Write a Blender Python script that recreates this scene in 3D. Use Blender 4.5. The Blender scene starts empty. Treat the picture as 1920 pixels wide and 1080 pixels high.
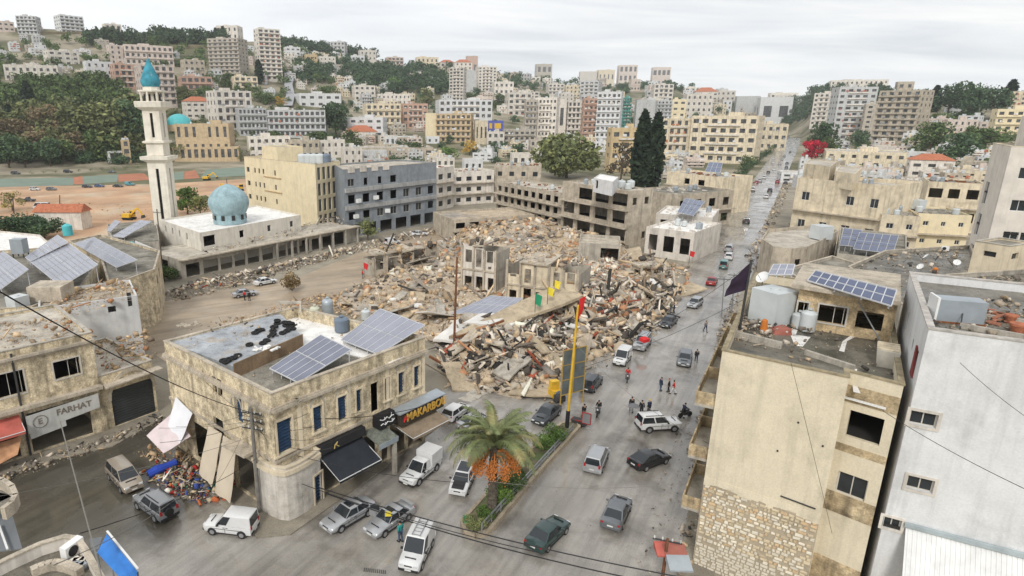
import bpy, bmesh, math, random
import numpy as np
from mathutils import Vector, Matrix, noise as mnoise
R = math.radians
rnd = random.Random(7)
npr = np.random.RandomState(11)
scene = bpy.context.scene
col = scene.collection
# ------------------------------------------------------------------ camera, sky, sun, exposure
F, CX, CY = 1157.0, 800.0, 540.0          # focal length and principal point of the photograph in pixels
TH = math.atan(330 / F)                   # downward pitch
ct, st = math.cos(TH), math.sin(TH)
H = 32.0                                  # camera height above the street
cam = bpy.data.cameras.new('camera')
cam.sensor_width = 36
cam.lens = F / 1920 * 36
cam.shift_x = (960 - CX) / 1920
cam.clip_start = 0.5
cam.clip_end = 20000
camo = bpy.data.objects.new('camera', cam)
camo.location = (0, 0, H)
camo.rotation_euler = (math.pi / 2 - TH, 0, 0)
col.objects.link(camo)
scene.camera = camo
SUN_EL, SUN_AZ = R(40), R(196)            # azimuth measured clockwise from +Y
world = bpy.data.worlds.new('World')
scene.world = world
world.use_nodes = True
nt = world.node_tree
for n in list(nt.nodes): nt.nodes.remove(n)
def wn(t, **k):
 n = nt.nodes.new(t)
 for a, v in k.items(): setattr(n, a, v)
 return n
out = wn('ShaderNodeOutputWorld'); bg = wn('ShaderNodeBackground'); bg.inputs[1].default_value = 0.1
sky = wn('ShaderNodeTexSky', sky_type='NISHITA', sun_disc=False, sun_elevation=SUN_EL, sun_rotation=SUN_AZ)
tc = wn('ShaderNodeTexCoord'); sep = wn('ShaderNodeSeparateXYZ')
nt.links.new(tc.outputs['Generated'], sep.inputs[0])
zc = wn('ShaderNodeMath', operation='MAXIMUM'); nt.links.new(sep.outputs[2], zc.inputs[0]); zc.inputs[1].default_value = 0.0
za = wn('ShaderNodeMath', operation='ADD'); nt.links.new(zc.outputs[0], za.inputs[0]); za.inputs[1].default_value = 0.10
dx = wn('ShaderNodeMath', operation='DIVIDE'); nt.links.new(sep.outputs[0], dx.inputs[0]); nt.links.new(za.outputs[0], dx.inputs[1])
dy = wn('ShaderNodeMath', operation='DIVIDE'); nt.links.new(sep.outputs[1], dy.inputs[0]); nt.links.new(za.outputs[0], dy.inputs[1])
cb = wn('ShaderNodeCombineXYZ'); nt.links.new(dx.outputs[0], cb.inputs[0]); nt.links.new(dy.outputs[0], cb.inputs[1])
mp = wn('ShaderNodeMapping'); mp.inputs['Scale'].default_value = (0.55, 1.15, 1); mp.inputs['Location'].default_value = (3.3, 1.7, 0); mp.inputs['Rotation'].default_value = (0, 0, R(12))
nt.links.new(cb.outputs[0], mp.inputs[0])
n1 = wn('ShaderNodeTexNoise'); n1.inputs['Scale'].default_value = 0.75; n1.inputs['Detail'].default_value = 7; n1.inputs['Roughness'].default_value = 0.55; n1.inputs['Distortion'].default_value = 0.6
nt.links.new(mp.outputs[0], n1.inputs[0])
rp = wn('ShaderNodeValToRGB')
e = rp.color_ramp.elements
e[0].position = 0.34; e[0].color = (3.8, 4.1, 4.6, 1)
e[1].position = 0.66; e[1].color = (8.4, 8.2, 7.9, 1)
m = e.new(0.5); m.color = (6.2, 6.35, 6.6, 1)
nt.links.new(n1.outputs[0], rp.inputs[0])
# the cloud deck thins towards the left of the valley: brighter, faintly blue white
n2 = wn('ShaderNodeTexNoise'); n2.inputs['Scale'].default_value = 0.22; n2.inputs['Detail'].default_value = 2
nt.links.new(mp.outputs[0], n2.inputs[0])
hz = wn('ShaderNodeMapRange'); nt.links.new(zc.outputs[0], hz.inputs[0]); hz.inputs[1].default_value = 0.0; hz.inputs[2].default_value = 0.16; hz.inputs[3].default_value = 0.75; hz.inputs[4].default_value = 0.0
lf = wn('ShaderNodeMapRange'); nt.links.new(sep.outputs[0], lf.inputs[0]); lf.inputs[1].default_value = -0.35; lf.inputs[2].default_value = 0.45; lf.inputs[3].default_value = 0.75; lf.inputs[4].default_value = 0.0
mx = wn('ShaderNodeMath', operation='MAXIMUM'); nt.links.new(hz.outputs[0], mx.inputs[0]); nt.links.new(lf.outputs[0], mx.inputs[1])
m1 = wn('ShaderNodeMixRGB'); nt.links.new(mx.outputs[0], m1.inputs[0]); nt.links.new(rp.outputs[0], m1.inputs[1]); m1.inputs[2].default_value = (8.8, 8.85, 8.9, 1)
m2 = wn('ShaderNodeMixRGB'); m2.inputs[0].default_value = 0.93; nt.links.new(sky.outputs[0], m2.inputs[1]); nt.links.new(m1.outputs[0], m2.inputs[2])
nt.links.new(m2.outputs[0], bg.inputs[0]); nt.links.new(bg.outputs[0], out.inputs[0])
sl = bpy.data.lights.new('sun', 'SUN'); sl.energy = 1.5; sl.angle = R(12); sl.color = (1, 0.97, 0.92)
so = bpy.data.objects.new('sun', sl); col.objects.link(so)
sd = Vector((math.sin(SUN_AZ) * math.cos(SUN_EL), math.cos(SUN_AZ) * math.cos(SUN_EL), math.sin(SUN_EL)))
so.rotation_euler = sd.to_track_quat('Z', 'Y').to_euler()
so.location = (0, -50, 120)
scene.view_settings.view_transform = 'Standard'
scene.view_settings.look = 'None'
scene.view_settings.exposure = 0.45
scene.view_settings.gamma = 1.0
scene.cycles.max_bounces = 5
scene.cycles.diffuse_bounces = 3
scene.cycles.transparent_max_bounces = 6
scene.cycles.use_denoising = True
scene.cycles.use_adaptive_sampling = True
scene.cycles.volume_bounces = 1
# ------------------------------------------------------------------ pixel -> place
def ray(px, py):
 u = (px - CX) / F; v = (py - CY) / F
 return u, ct - v * st, v * ct + st
def G(px, py, z=0.0):
 x, f, d = ray(px, py); t = (H - z) / d
 return Vector((x * t, f * t, z))
def AT(px, py, Y):
 x, f, d = ray(px, py); t = Y / f
 return Vector((x * t, Y, H - d * t))
def ZAT(py, Y):
 _, f, d = ray(800, py); return H - d * Y / f
def XY(p): return (p[0], p[1])
def onwall(px, py, A, B):                   # pixel -> (distance along A-B, height)
 x, f, d = ray(px, py)
 ex, ey = B[0] - A[0], B[1] - A[1]; L = math.hypot(ex, ey); ex /= L; ey /= L
 # t*(x,f) = A + u*(ex,ey)
 den = x * ey - f * ex
 t = (A[0] * ey - A[1] * ex) / den
 u = (t * x - A[0]) * ex + (t * f - A[1]) * ey
 return u, H - d * t
# ------------------------------------------------------------------ materials
MATS = {}
def mat(name, c, rough=0.9, var=0.25, scale=0.6, stain=0.0, spec=0.3, metal=0.0, bump=0.0, bscale=6.0, rand=0.0,
  c2=None, c2s=0.15, c2t=(0.5, 0.62), coat=0.0, attr=False, coords='world', grain=0.0, rvar=0.0, edge=None, tracks=None):
 if name in MATS: return MATS[name]
 m = bpy.data.materials.new(name); m.use_nodes = True
 t = m.node_tree; b = t.nodes['Principled BSDF']; L = t.links.new
 b.inputs['Roughness'].default_value = rough; b.inputs['Metallic'].default_value = metal
 b.inputs['Specular IOR Level'].default_value = spec
 if coat: b.inputs['Coat Weight'].default_value = coat; b.inputs['Coat Roughness'].default_value = 0.06
 def N(ty, **k):
  n = t.nodes.new(ty)
  for a, v in k.items(): setattr(n, a, v)
  return n
 if coords == 'world': cs = N('ShaderNodeNewGeometry').outputs['Position']
 else: cs = N('ShaderNodeTexCoord').outputs['Object']
 if attr:
  a = N('ShaderNodeAttribute'); a.attribute_name = 'Col'; colr = a.outputs['Color']
 else:
  rg = N('ShaderNodeRGB'); rg.outputs[0].default_value = (*c, 1); colr = rg.outputs[0]
 def mult(colr, fac_out, lo, hi, p0=0.3, p1=0.7):
  mr = N('ShaderNodeMapRange'); L(fac_out, mr.inputs[0]); mr.inputs[1].default_value = p0; mr.inputs[2].default_value = p1; mr.inputs[3].default_value = lo; mr.inputs[4].default_value = hi
  mm = N('ShaderNodeVectorMath', operation='SCALE'); L(colr, mm.inputs[0]); L(mr.outputs[0], mm.inputs['Scale']); return mm.outputs[0]
 def noise(sc, det=5, vec=None, ro=0.6):
  n = N('ShaderNodeTexNoise'); n.inputs['Scale'].default_value = sc; n.inputs['Detail'].default_value = det; n.inputs['Roughness'].default_value = ro
  L(vec or cs, n.inputs['Vector']); return n.outputs[0]
 if c2 is not None:
  nf = noise(c2s, 6, ro=0.65); mr = N('ShaderNodeMapRange'); L(nf, mr.inputs[0]); mr.inputs[1].default_value = c2t[0]; mr.inputs[2].default_value = c2t[1]
  mi = N('ShaderNodeMixRGB'); L(mr.outputs[0], mi.inputs[0]); L(colr, mi.inputs[1]); mi.inputs[2].default_value = (*c2, 1); colr = mi.outputs[0]
 if edge:                                            # a second surface beyond a line on the ground, with a ragged border
  (ex, ey, nx_, ny_, wd), c3 = edge
  dt = N('ShaderNodeVectorMath', operation='DOT_PRODUCT'); L(cs, dt.inputs[0]); dt.inputs[1].default_value = (nx_, ny_, 0)
  nf = noise(0.25, 5); sc = N('ShaderNodeMath', operation='MULTIPLY_ADD'); L(nf, sc.inputs[0]); sc.inputs[1].default_value = 7.0; L(dt.outputs['Value'], sc.inputs[2])
  mr = N('ShaderNodeMapRange'); L(sc.outputs[0], mr.inputs[0]); b0 = ex * nx_ + ey * ny_ + 3.5; mr.inputs[1].default_value = b0 - wd; mr.inputs[2].default_value = b0 + wd
  mi = N('ShaderNodeMixRGB'); L(mr.outputs[0], mi.inputs[0]); L(colr, mi.inputs[1]); mi.inputs[2].default_value = (*c3, 1); colr = mi.outputs[0]
 if var: colr = mult(colr, noise(scale, 6), 1 - var, 1 + var)
 if grain: colr = mult(colr, noise(9.0, 3), 1 - grain, 1 + grain)
 if tracks is not None:                              # wheel tracks drawn out along the street
  for sc_, lo_ in ((1.5, .87), (.45, .88)):
   mpn = N('ShaderNodeMapping', vector_type='TEXTURE'); mpn.inputs['Rotation'].default_value = (0, 0, tracks); mpn.inputs['Scale'].default_value = (16, 1, 1); L(cs, mpn.inputs[0])
   colr = mult(colr, noise(sc_, 4, mpn.outputs[0]), lo_, 1.06, .38, .56)
 if stain:
  mpn = N('ShaderNodeMapping'); mpn.inputs['Scale'].default_value = (1.3, 1.3, 0.10); L(cs, mpn.inputs[0])
  colr = mult(colr, noise(1.0, 5, mpn.outputs[0]), 1 - stain * .8, 1.0, 0.34, 0.50)
  colr = mult(colr, noise(0.35, 7, None, 0.7), 1 - stain * 0.7, 1.04, 0.34, 0.50)
 if rand:
  oi = N('ShaderNodeObjectInfo'); colr = mult(colr, oi.outputs['Random'], 1 - rand, 1 + rand, 0, 1)
 L(colr, b.inputs['Base Color'])
 if rvar:
  nf = noise(0.22, 4); mr = N('ShaderNodeMapRange'); L(nf, mr.inputs[0]); mr.inputs[1].default_value = 0.4; mr.inputs[2].default_value = 0.6; mr.inputs[3].default_value = max(0.03, rough - rvar); mr.inputs[4].default_value = rough; L(mr.outputs[0], b.inputs['Roughness'])
 if bump:
  bn = N('ShaderNodeBump'); bn.inputs['Strength'].default_value = bump; bn.inputs['Distance'].default_value = 0.05
  L(noise(bscale, 5), bn.inputs['Height']); L(bn.outputs[0], b.inputs['Normal'])
 MATS[name] = m
 return m
def leafmat(name, c, var=0.55, c2=None):
 m = mat(name, c, rough=0.75, var=var, scale=0.9, rand=0.22, spec=0.2, c2=c2 or (c[0] * 2.1, c[1] * 1.9, c[2] * 1.5), c2s=0.28, c2t=(.46, .66), grain=0.35)
 return m
# ------------------------------------------------------------------ mesh builder
WL = {}
class MB:
 def __init__(s): s.v = []; s.f = []; s.m = []; s.mi = 0
 def vert(s, p): s.v.append((float(p[0]), float(p[1]), float(p[2]))); return len(s.v) - 1
 def poly(s, pts):
  i = [s.vert(p) for p in pts]; s.f.append(i); s.m.append(s.mi)
 def hexa(s, b, t):                       # two rings of equal length, bottom CCW seen from above
  n = len(b); i0 = len(s.v)
  for p in list(b) + list(t): s.vert(p)
  s.f.append([i0 + n - 1 - k for k in range(n)]); s.m.append(s.mi)
  s.f.append([i0 + n + k for k in range(n)]); s.m.append(s.mi)
  for k in range(n):
   k2 = (k + 1) % n; s.f.append([i0 + k, i0 + k2, i0 + n + k2, i0 + n + k]); s.m.append(s.mi)
  return s
 def box(s, c, d, rz=0.0, tilt=None):
  M = Matrix.Rotation(rz, 3, 'Z')
  if tilt is not None: M = M @ tilt
  c = Vector(c); x, y, z = d[0] / 2, d[1] / 2, d[2] / 2
  P = lambda a, b_, c_: c + M @ Vector((a * x, b_ * y, c_ * z))
  return s.hexa([P(-1, -1, -1), P(1, -1, -1), P(1, 1, -1), P(-1, 1, -1)], [P(-1, -1, 1), P(1, -1, 1), P(1, 1, 1), P(-1, 1, 1)])
 def bar(s, a, b, w, h=None, up=Vector((0, 0, 1))):
  a, b = Vector(a), Vector(b); d = (b - a).normalized()
  sx = d.cross(up)
  if sx.length < 1e-4: sx = Vector((1, 0, 0))
  sx.normalize(); sy = sx.cross(d); h = h or w
  q = [sx * w / 2 + sy * h / 2, -sx * w / 2 + sy * h / 2, -sx * w / 2 - sy * h / 2, sx * w / 2 - sy * h / 2]
  return s.hexa([a + k for k in q], [b + k for k in q])
 def tube(s, pts, r, n=6, cap=True):
  pts = [Vector(p) for p in pts]; rs = r if isinstance(r, (list, tuple)) else [r] * len(pts)
  rings = []; up = Vector((0, 0, 1))
  for k, p in enumerate(pts):
   d = (pts[min(k + 1, len(pts) - 1)] - pts[max(k - 1, 0)]).normalized()
   a = d.cross(up if abs(d.z) < 0.95 else Vector((1, 0, 0))).normalized(); b = d.cross(a)
   rings.append([s.vert(p + (a * math.cos(2 * math.pi * j / n) + b * math.sin(2 * math.pi * j / n)) * rs[k]) for j in range(n)])
  for k in range(len(rings) - 1):
   for j in range(n):
    j2 = (j + 1) % n; s.f.append([rings[k][j], rings[k][j2], rings[k + 1][j2], rings[k + 1][j]]); s.m.append(s.mi)
  if cap:
   s.f.append(rings[0][::-1]); s.m.append(s.mi); s.f.append(rings[-1]); s.m.append(s.mi)
  return s
 def lathe(s, prof, c=(0, 0, 0), n=20, sq=False):   # profile of (r, z)
  c = Vector(c); rings = []
  for r_, z in prof:
   rings.append([s.vert(c + Vector((r_ * math.cos(2 * math.pi * (j + .5) / n), r_ * math.sin(2 * math.pi * (j + .5) / n), z))) for j in range(n)])
  for k in range(len(rings) - 1):
   for j in range(n):
    j2 = (j + 1) % n; s.f.append([rings[k][j], rings[k][j2], rings[k + 1][j2], rings[k + 1][j]]); s.m.append(s.mi)
  s.f.append(rings[0][::-1]); s.m.append(s.mi); s.f.append(rings[-1]); s.m.append(s.mi)
  return s
 def mesh(s, name, mats, off=None, smooth=0):
  me = bpy.data.meshes.new(name)
  v = s.v
  if off is not None: v = [(a[0] - off[0], a[1] - off[1], a[2] - off[2]) for a in v]
  me.from_pydata(v, [], s.f)
  for m in (mats if isinstance(mats, (list, tuple)) else [mats]): me.materials.append(m)
  if any(s.m): me.polygons.foreach_set('material_index', s.m)
  if smooth:
   me.polygons.foreach_set('use_smooth', [True] * len(me.polygons))
   me.set_sharp_from_angle(angle=R(smooth))
  me.update(); return me
 def build(s, name, mats, parent=None, smooth=0, local=False, **tags):
  off = None
  if parent is not None and not local: off = WL[parent.name]
  o = bpy.data.objects.new(name, s.mesh(name, mats, off, smooth)); col.objects.link(o)
  if parent is not None: o.parent = parent; WL[o.name] = WL.get(parent.name, Vector((0, 0, 0)))
  for k, v in tags.items(): o[k] = v
  return o
def root(name, label, cat, loc=(0, 0, 0), rz=0.0, group=None):
 o = bpy.data.objects.new(name, None); col.objects.link(o); o.location = loc; o.rotation_euler = (0, 0, rz); o.empty_display_size = 0.3
 o['label'] = label; o['category'] = cat
 if group: o['group'] = group
 WL[o.name] = Vector(loc); return o
def tag(o, label, cat, group=None):
 o['label'] = label; o['category'] = cat
 if group: o['group'] = group
 return o
def put(name, me, parent=None, loc=(0, 0, 0), rot=(0, 0, 0), sc=(1, 1, 1)):
 o = bpy.data.objects.new(name, me); col.objects.link(o); o.location = loc; o.rotation_euler = rot; o.scale = sc
 if parent is not None: o.parent = parent; WL[o.name] = WL.get(parent.name, Vector((0, 0, 0)))
 return o
def copytree(r, loc, rz, label=None, group=None, sc=None):
 c = r.copy(); col.objects.link(c); c.location = loc; c.rotation_euler = (0, 0, rz)
 if sc: c.scale = (sc, sc, sc)
 if label: c['label'] = label
 if group: c['group'] = group
 WL[c.name] = Vector(loc)
 def rec(o, p):
  for ch in o.children:
   k = ch.copy(); col.objects.link(k); k.parent = p; rec(ch, k)
 rec(r, c); return c
# ------------------------------------------------------------------ terrain
def itp(x, xs, ys): return float(np.interp(x, xs, ys))
Qk = [-900, -200, 0, 200, 400, 560, 650, 760, 860, 950, 1050, 1150, 1250, 1350, 1430, 1480, 1540, 1640, 1740, 1900, 2100, 3200]
SKY = [140, 80, 78, 72, 74, 88, 100, 122, 130, 146, 165, 163, 160, 182, 200, 196, 168, 168, 190, 196, 196, 205]
RID = [900, 950, 950, 980, 1000, 1100, 1200, 1250, 1300, 1400, 1500, 1450, 1400, 1700, 2300, 2000, 1300, 1250, 950, 850, 850, 900]
RST = [500, 430, 430, 430, 440, 440, 440, 440, 450, 480, 520, 520, 560, 800, 1300, 1100, 760, 650, 480, 420, 420, 500]
def TZ(x, y):
 if y <= 30: q = 3200 if x > 0 else -900
 else: q = 800 + 1203 * x / y
 r = math.hypot(x, y)
 if r < 300: return 0.0
 r0 = itp(q, Qk, RST); r1 = itp(q, Qk, RID)
 _, f, d = ray(q, itp(q, Qk, SKY)); zr = max(2.0, H - d / f * r1)
 if y < 30: zr = 10
 t = (r - r0) / (r1 - r0)
 if t <= 0: return 0.0
 if t <= 1: return zr * (t ** 1.15)
 return zr * max(0.45, 1 - 0.35 * (t - 1))
def GT(px, py, rmax=2600):
 x, f, d = ray(px, py); r = 60.0
 while r < rmax:
  t = r / f
  if H - d * t <= TZ(x * t, r): break
  r *= 1.006
 t = r / f; return Vector((x * t, r, TZ(x * t, r)))
# ------------------------------------------------------------------ palette
W_CREAM = mat('plaster_cream', (.66, .57, .42), rand=.1, stain=0.35, var=0.15)
W_BEIGE = mat('plaster_beige', (.66, .585, .44), stain=0.17, var=0.07, grain=0.08, bump=0.15)
W_YEL = mat('plaster_yellow', (.72, .62, .42), stain=0.12, var=0.07)
W_WHITE = mat('plaster_white', (.63, .63, .625), rand=.03, stain=0.16, var=0.07, bump=0.2, grain=0.06)
W_OFF = mat('plaster_offwhite', (.66, .61, .54), rand=.12, stain=0.28, var=0.12)
W_GREY = mat('cladding_blue_grey', (.24, .262, .282), stain=0.2, var=0.15)
W_CONC = mat('concrete', (.42, .385, .325), stain=0.4, var=0.2, grain=0.15)
W_CONC2 = mat('concrete_dusty', (.46, .40, .315), stain=0.35, var=0.25, grain=0.2)
W_OLD = mat('old_stone_render', (.66, .56, .39), stain=0.5, var=0.25, scale=1.4, grain=0.3, c2=(.45, .37, .25), c2s=1.6, c2t=(.45, .62), bump=0.4, bscale=4)
W_STONE = mat('rough_stone', (.56, .43, .26), stain=0.3, var=0.35, scale=2.2, grain=0.3, bump=0.6)
MORTAR = mat('mortar', (0.40, 0.34, 0.25), var=0.15, grain=0.15, bump=0.3)
R_GREY = mat('roof_grey', (.25, .23, .19), stain=0.3, var=0.35, scale=0.4, grain=0.25, c2=(0.13, 0.12, 0.09), c2s=0.3)
R_PALE = mat('roof_pale', (.50, .455, .38), stain=0.25, var=0.25, grain=0.2, c2=(0.30, 0.27, 0.22), c2s=0.3)
R_WHITE = mat('roof_white_coat', (.80, .78, .74), stain=0.2, var=0.12, grain=0.1)
R_DARK = mat('roof_wet_dark', (.165, .15, .12), rough=.55, rvar=.3, var=.4, scale=.5, grain=.3, stain=.3, c2=(.10, .095, .075), c2s=.35)
R_BLUE = mat('roof_blue_grey_membrane', (0.36, 0.38, 0.40), stain=0.3, var=0.25, rough=0.7, grain=.2, c2=(.36, .31, .25), c2s=.35, c2t=(.52, .66))
TILE = mat('clay_tile', (0.42, 0.15, 0.08), var=0.3, scale=1.5, grain=0.25)
GLASS = mat('window_glass', (0.03, 0.035, 0.04), rough=0.12, var=0.3, spec=0.5)
FRAME = mat('window_frame_pale', (0.55, 0.52, 0.46), var=0.1, rough=0.6)
FRAMEW = mat('white_paint', (0.75, 0.75, 0.73), var=0.06, rough=0.5)
BLUE_D = mat('blue_shutter', (0.035, 0.075, 0.15), var=0.25, scale=3, rough=0.6)
GLASSF = mat('window_glass_curtained', (.085, .085, .085), rough=.25, var=.85, scale=.45, spec=.5)
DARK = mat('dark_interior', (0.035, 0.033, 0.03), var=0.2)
STEEL = mat('steel_grey', (0.30, 0.31, 0.32), rough=0.45, metal=0.5, var=0.15)
STEELD = mat('steel_dark', (0.05, 0.05, 0.05), rough=0.6, var=0.2)
RUST = mat('rust', (0.20, 0.08, 0.035), var=0.4, scale=3)
WOODP = mat('brown_pole', (0.17, 0.075, 0.04), var=0.3, scale=2)
YELP = mat('yellow_paint', (0.68, 0.42, 0.04), var=0.2, scale=1.5, rough=0.5)
BLACKP = mat('black_plastic', (0.02, 0.02, 0.022), var=0.2, rough=0.55)
RUBBER = mat('rubber', (0.018, 0.018, 0.018), var=0.2, rough=0.85)
TANKW = mat('tank_white', (0.55, 0.58, 0.58), var=0.1, rough=0.5)
TANKG = mat('tank_galvanised', (0.38, 0.42, 0.45), rough=0.4, metal=0.35, var=0.15)
TANKC = mat('tank_cream', (0.52, 0.52, 0.40), var=0.12, rough=0.6)
TANKB = mat('tank_blue_grey', (0.16, 0.20, 0.25), var=0.15, rough=0.6)
PANEL = mat('solar_panel_pale', (0.27, 0.28, 0.33), rough=0.25, spec=0.6, var=0.12, scale=0.5)  # paleness is reflected sky put into the base colour
PANELD = mat('solar_panel_blue', (0.10, 0.12, 0.19), rough=0.22, spec=0.5, var=0.15, scale=0.5)
RED = mat('red_fabric', (0.60, 0.03, 0.03), var=0.15)
GREENF = mat('green_fabric', (0.03, 0.30, 0.15), var=0.15)
YELF = mat('yellow_fabric', (0.75, 0.60, 0.05), var=0.15)
TURQ = mat('turquoise_dome', (0.09, 0.44, 0.46), var=0.12, rough=0.5)
DOMEB = mat('dome_pale_blue', (0.30, 0.42, 0.45), var=0.18, scale=0.8, grain=0.25, stain=0.2)
SPIRE = mat('spire_blue', (0.06, 0.28, 0.36), var=0.3, scale=0.8, c2=(0.55, 0.45, 0.30), c2s=0.28, c2t=(0.60, 0.64))
OCHRE = mat('ochre_stone', (.52, .40, .25), stain=0.2, var=0.15)
SALMON = mat('plaster_salmon', (.50, .33, .25), rand=.1, stain=0.25, var=0.15)
PINK = mat('plaster_pink', (.60, .51, .445), rand=.1, stain=0.25, var=0.15)
TAUPE = mat('plaster_taupe', (.48, .43, .36), rand=.1, stain=0.3, var=0.15)
LGREY = mat('plaster_light_grey', (.52, .52, .51), rand=.1, stain=0.25, var=0.12)
ORANGE = mat('plaster_orange', (.56, .43, .25), stain=0.2, var=0.1)
GGLASS = mat('green_glass', (0.08, 0.26, 0.22), rough=0.15, var=0.4, scale=0.25)
# ------------------------------------------------------------------ ground
def ring_sheet(name, m, kind):
 phis = list(np.arange(-180, -52, 8)) + list(np.arange(-52, 56, 0.75)) + list(np.arange(56, 180, 8))
 rs = [0.0, 12, 40, 120, 240, 300] + list(300 * (1.025 ** np.arange(1, 97))) + [3500]
 mb = MB(); idx = []
 for r_ in rs:
  row = []
  for p in phis:
   x, y = r_ * math.sin(R(p)), r_ * math.cos(R(p)); z = TZ(x, y)
   if z > 1: z += 2.5 * mnoise.noise((x * 0.01, y * 0.01, 0)) * min(1, z / 15)
   row.append(mb.vert((x, y, z)))
  idx.append(row)
 n = len(phis)
 for a in range(len(rs) - 1):
  for b in range(n):
   c = (b + 1) % n
   mb.f.append([idx[a][b], idx[a + 1][b], idx[a + 1][c], idx[a][c]][::-1]); mb.m.append(0)
 return mb.build(name, m, kind=kind)
GROUND = mat('earth_ground', (0.30, 0.26, 0.19), var=0.3, scale=0.05, grain=0.2, c2=(0.12, 0.118, 0.06), c2s=0.012, c2t=(0.44, 0.54))
ring_sheet('ground', GROUND, 'structure')
e0_, e1_ = G(170, 1080), G(410, 930); en_ = Vector((-(e1_.y - e0_.y), e1_.x - e0_.x)).normalized()
MUD = mat('wet_muddy_road', (0.305, 0.283, 0.25), edge=((e0_.x, e0_.y, en_.x, en_.y, 1.6), (.085, .076, .058)), tracks=math.atan2(.849, .529), rough=0.34, rvar=0.28, spec=0.6, var=0.22, scale=0.16, grain=0.12, c2=(0.18, 0.163, 0.14), c2s=0.13, c2t=(0.5, 0.62))
MUDB = mat('brown_muddy_road', (0.37, 0.295, 0.21), rough=0.55, rvar=0.25, var=0.2, scale=0.12, grain=0.12, tracks=math.radians(28))
ASPH = mat('wet_asphalt', (0.085, 0.074, 0.054), rough=0.5, rvar=0.3, spec=0.4, var=0.3, scale=0.2, grain=0.2, c2=(0.14, 0.115, 0.08), c2s=0.12, bump=0.1)
PAVE = mat('pavement_slabs', (0.26, 0.23, 0.18), rough=0.7, var=0.3, scale=0.5, grain=0.2)
KERB = mat('kerb_stone', (0.36, 0.30, 0.22), var=0.3, scale=1.0, grain=0.2)
DIRT = mat('orange_dirt', (0.46, 0.29, 0.175), var=0.25, scale=0.06, grain=0.2, c2=(0.50, 0.39, 0.27), c2s=0.05)
COURT = mat('green_court', (0.185, 0.235, 0.185), var=0.15, scale=0.1)
COURTR = mat('red_court', (0.40, 0.16, 0.09), var=0.2, scale=0.2)
def sheet(name, m, pts, z, terr=False, h=0.0):
 mb = MB()
 P = [GT(*p) if terr else G(p[0], p[1], 0) for p in pts]
 P = [Vector((p[0], p[1], (p[2] if terr else 0) + z)) for p in P]
 a = sum(P[i][0] * P[(i + 1) % len(P)][1] - P[(i + 1) % len(P)][0] * P[i][1] for i in range(len(P)))
 if a < 0: P = P[::-1]
 if h: mb.hexa([p - Vector((0, 0, h)) for p in P], P)
 else: mb.poly(P)
 return mb.build(name, m, kind='structure')
sheet('town_ground', mat('dusty_town_ground', (.30, .265, .205), var=.35, scale=.2, grain=.3, c2=(.19, .17, .13), c2s=.1), [(-700, 348), (2500, 348), (2500, 1300), (-700, 1300)], .004)
sheet('main_road', MUD, [(560, 1180), (1240, 1180), (1290, 1060), (1345, 900), (1360, 760), (1372, 640), (1392, 560), (1420, 490), (1443, 400), (1474, 330), (1500, 270), (1509, 238),
                         (1487, 238), (1462, 270), (1418, 330), (1360, 400), (1305, 490), (1230, 590), (1120, 660), (985, 740), (855, 720), (700, 800), (500, 930), (300, 1050)], 0.012)
sheet('back_street', MUDB, [(250, 640), (330, 690), (560, 585), (700, 520), (830, 455), (858, 425), (820, 424), (700, 462), (560, 520), (330, 560), (255, 580)], 0.008)
sheet('side_street', MUD, [(-140, 1250), (300, 1250), (640, 1120), (480, 960), (430, 900), (300, 780), (215, 790), (110, 838), (-140, 930)], 0.016)
sheet('car_park_dirt', DIRT, [(-60, 480), (320, 440), (470, 385), (470, 335), (300, 345), (-60, 352)], 0.010)
sheet('upper_lane', PAVE, [(-60, 322), (480, 300), (480, 285), (300, 292), (-60, 308)], 0.014)
sheet('sports_court', COURT, [(-40, 352), (138, 347), (140, 333), (-40, 336)], 0.02)
sheet('sports_court', COURT, [(155, 345), (220, 341), (222, 327), (156, 331)], 0.02)
sheet('sports_court', COURT, [(375, 334), (462, 329), (460, 313), (388, 318)], 0.02)
sheet('sports_court', COURT, [(325, 338), (345, 336), (345, 322), (325, 324)], 0.02)
sheet('red_court', COURTR, [(139, 346), (156, 345), (154, 330), (137, 333)], 0.022)
sheet('red_court', COURTR, [(222, 341), (282, 337), (270, 325), (222, 327)], 0.022)
sheet('red_court', COURTR, [(345, 336), (375, 334), (366, 319), (346, 322)], 0.022)
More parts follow.
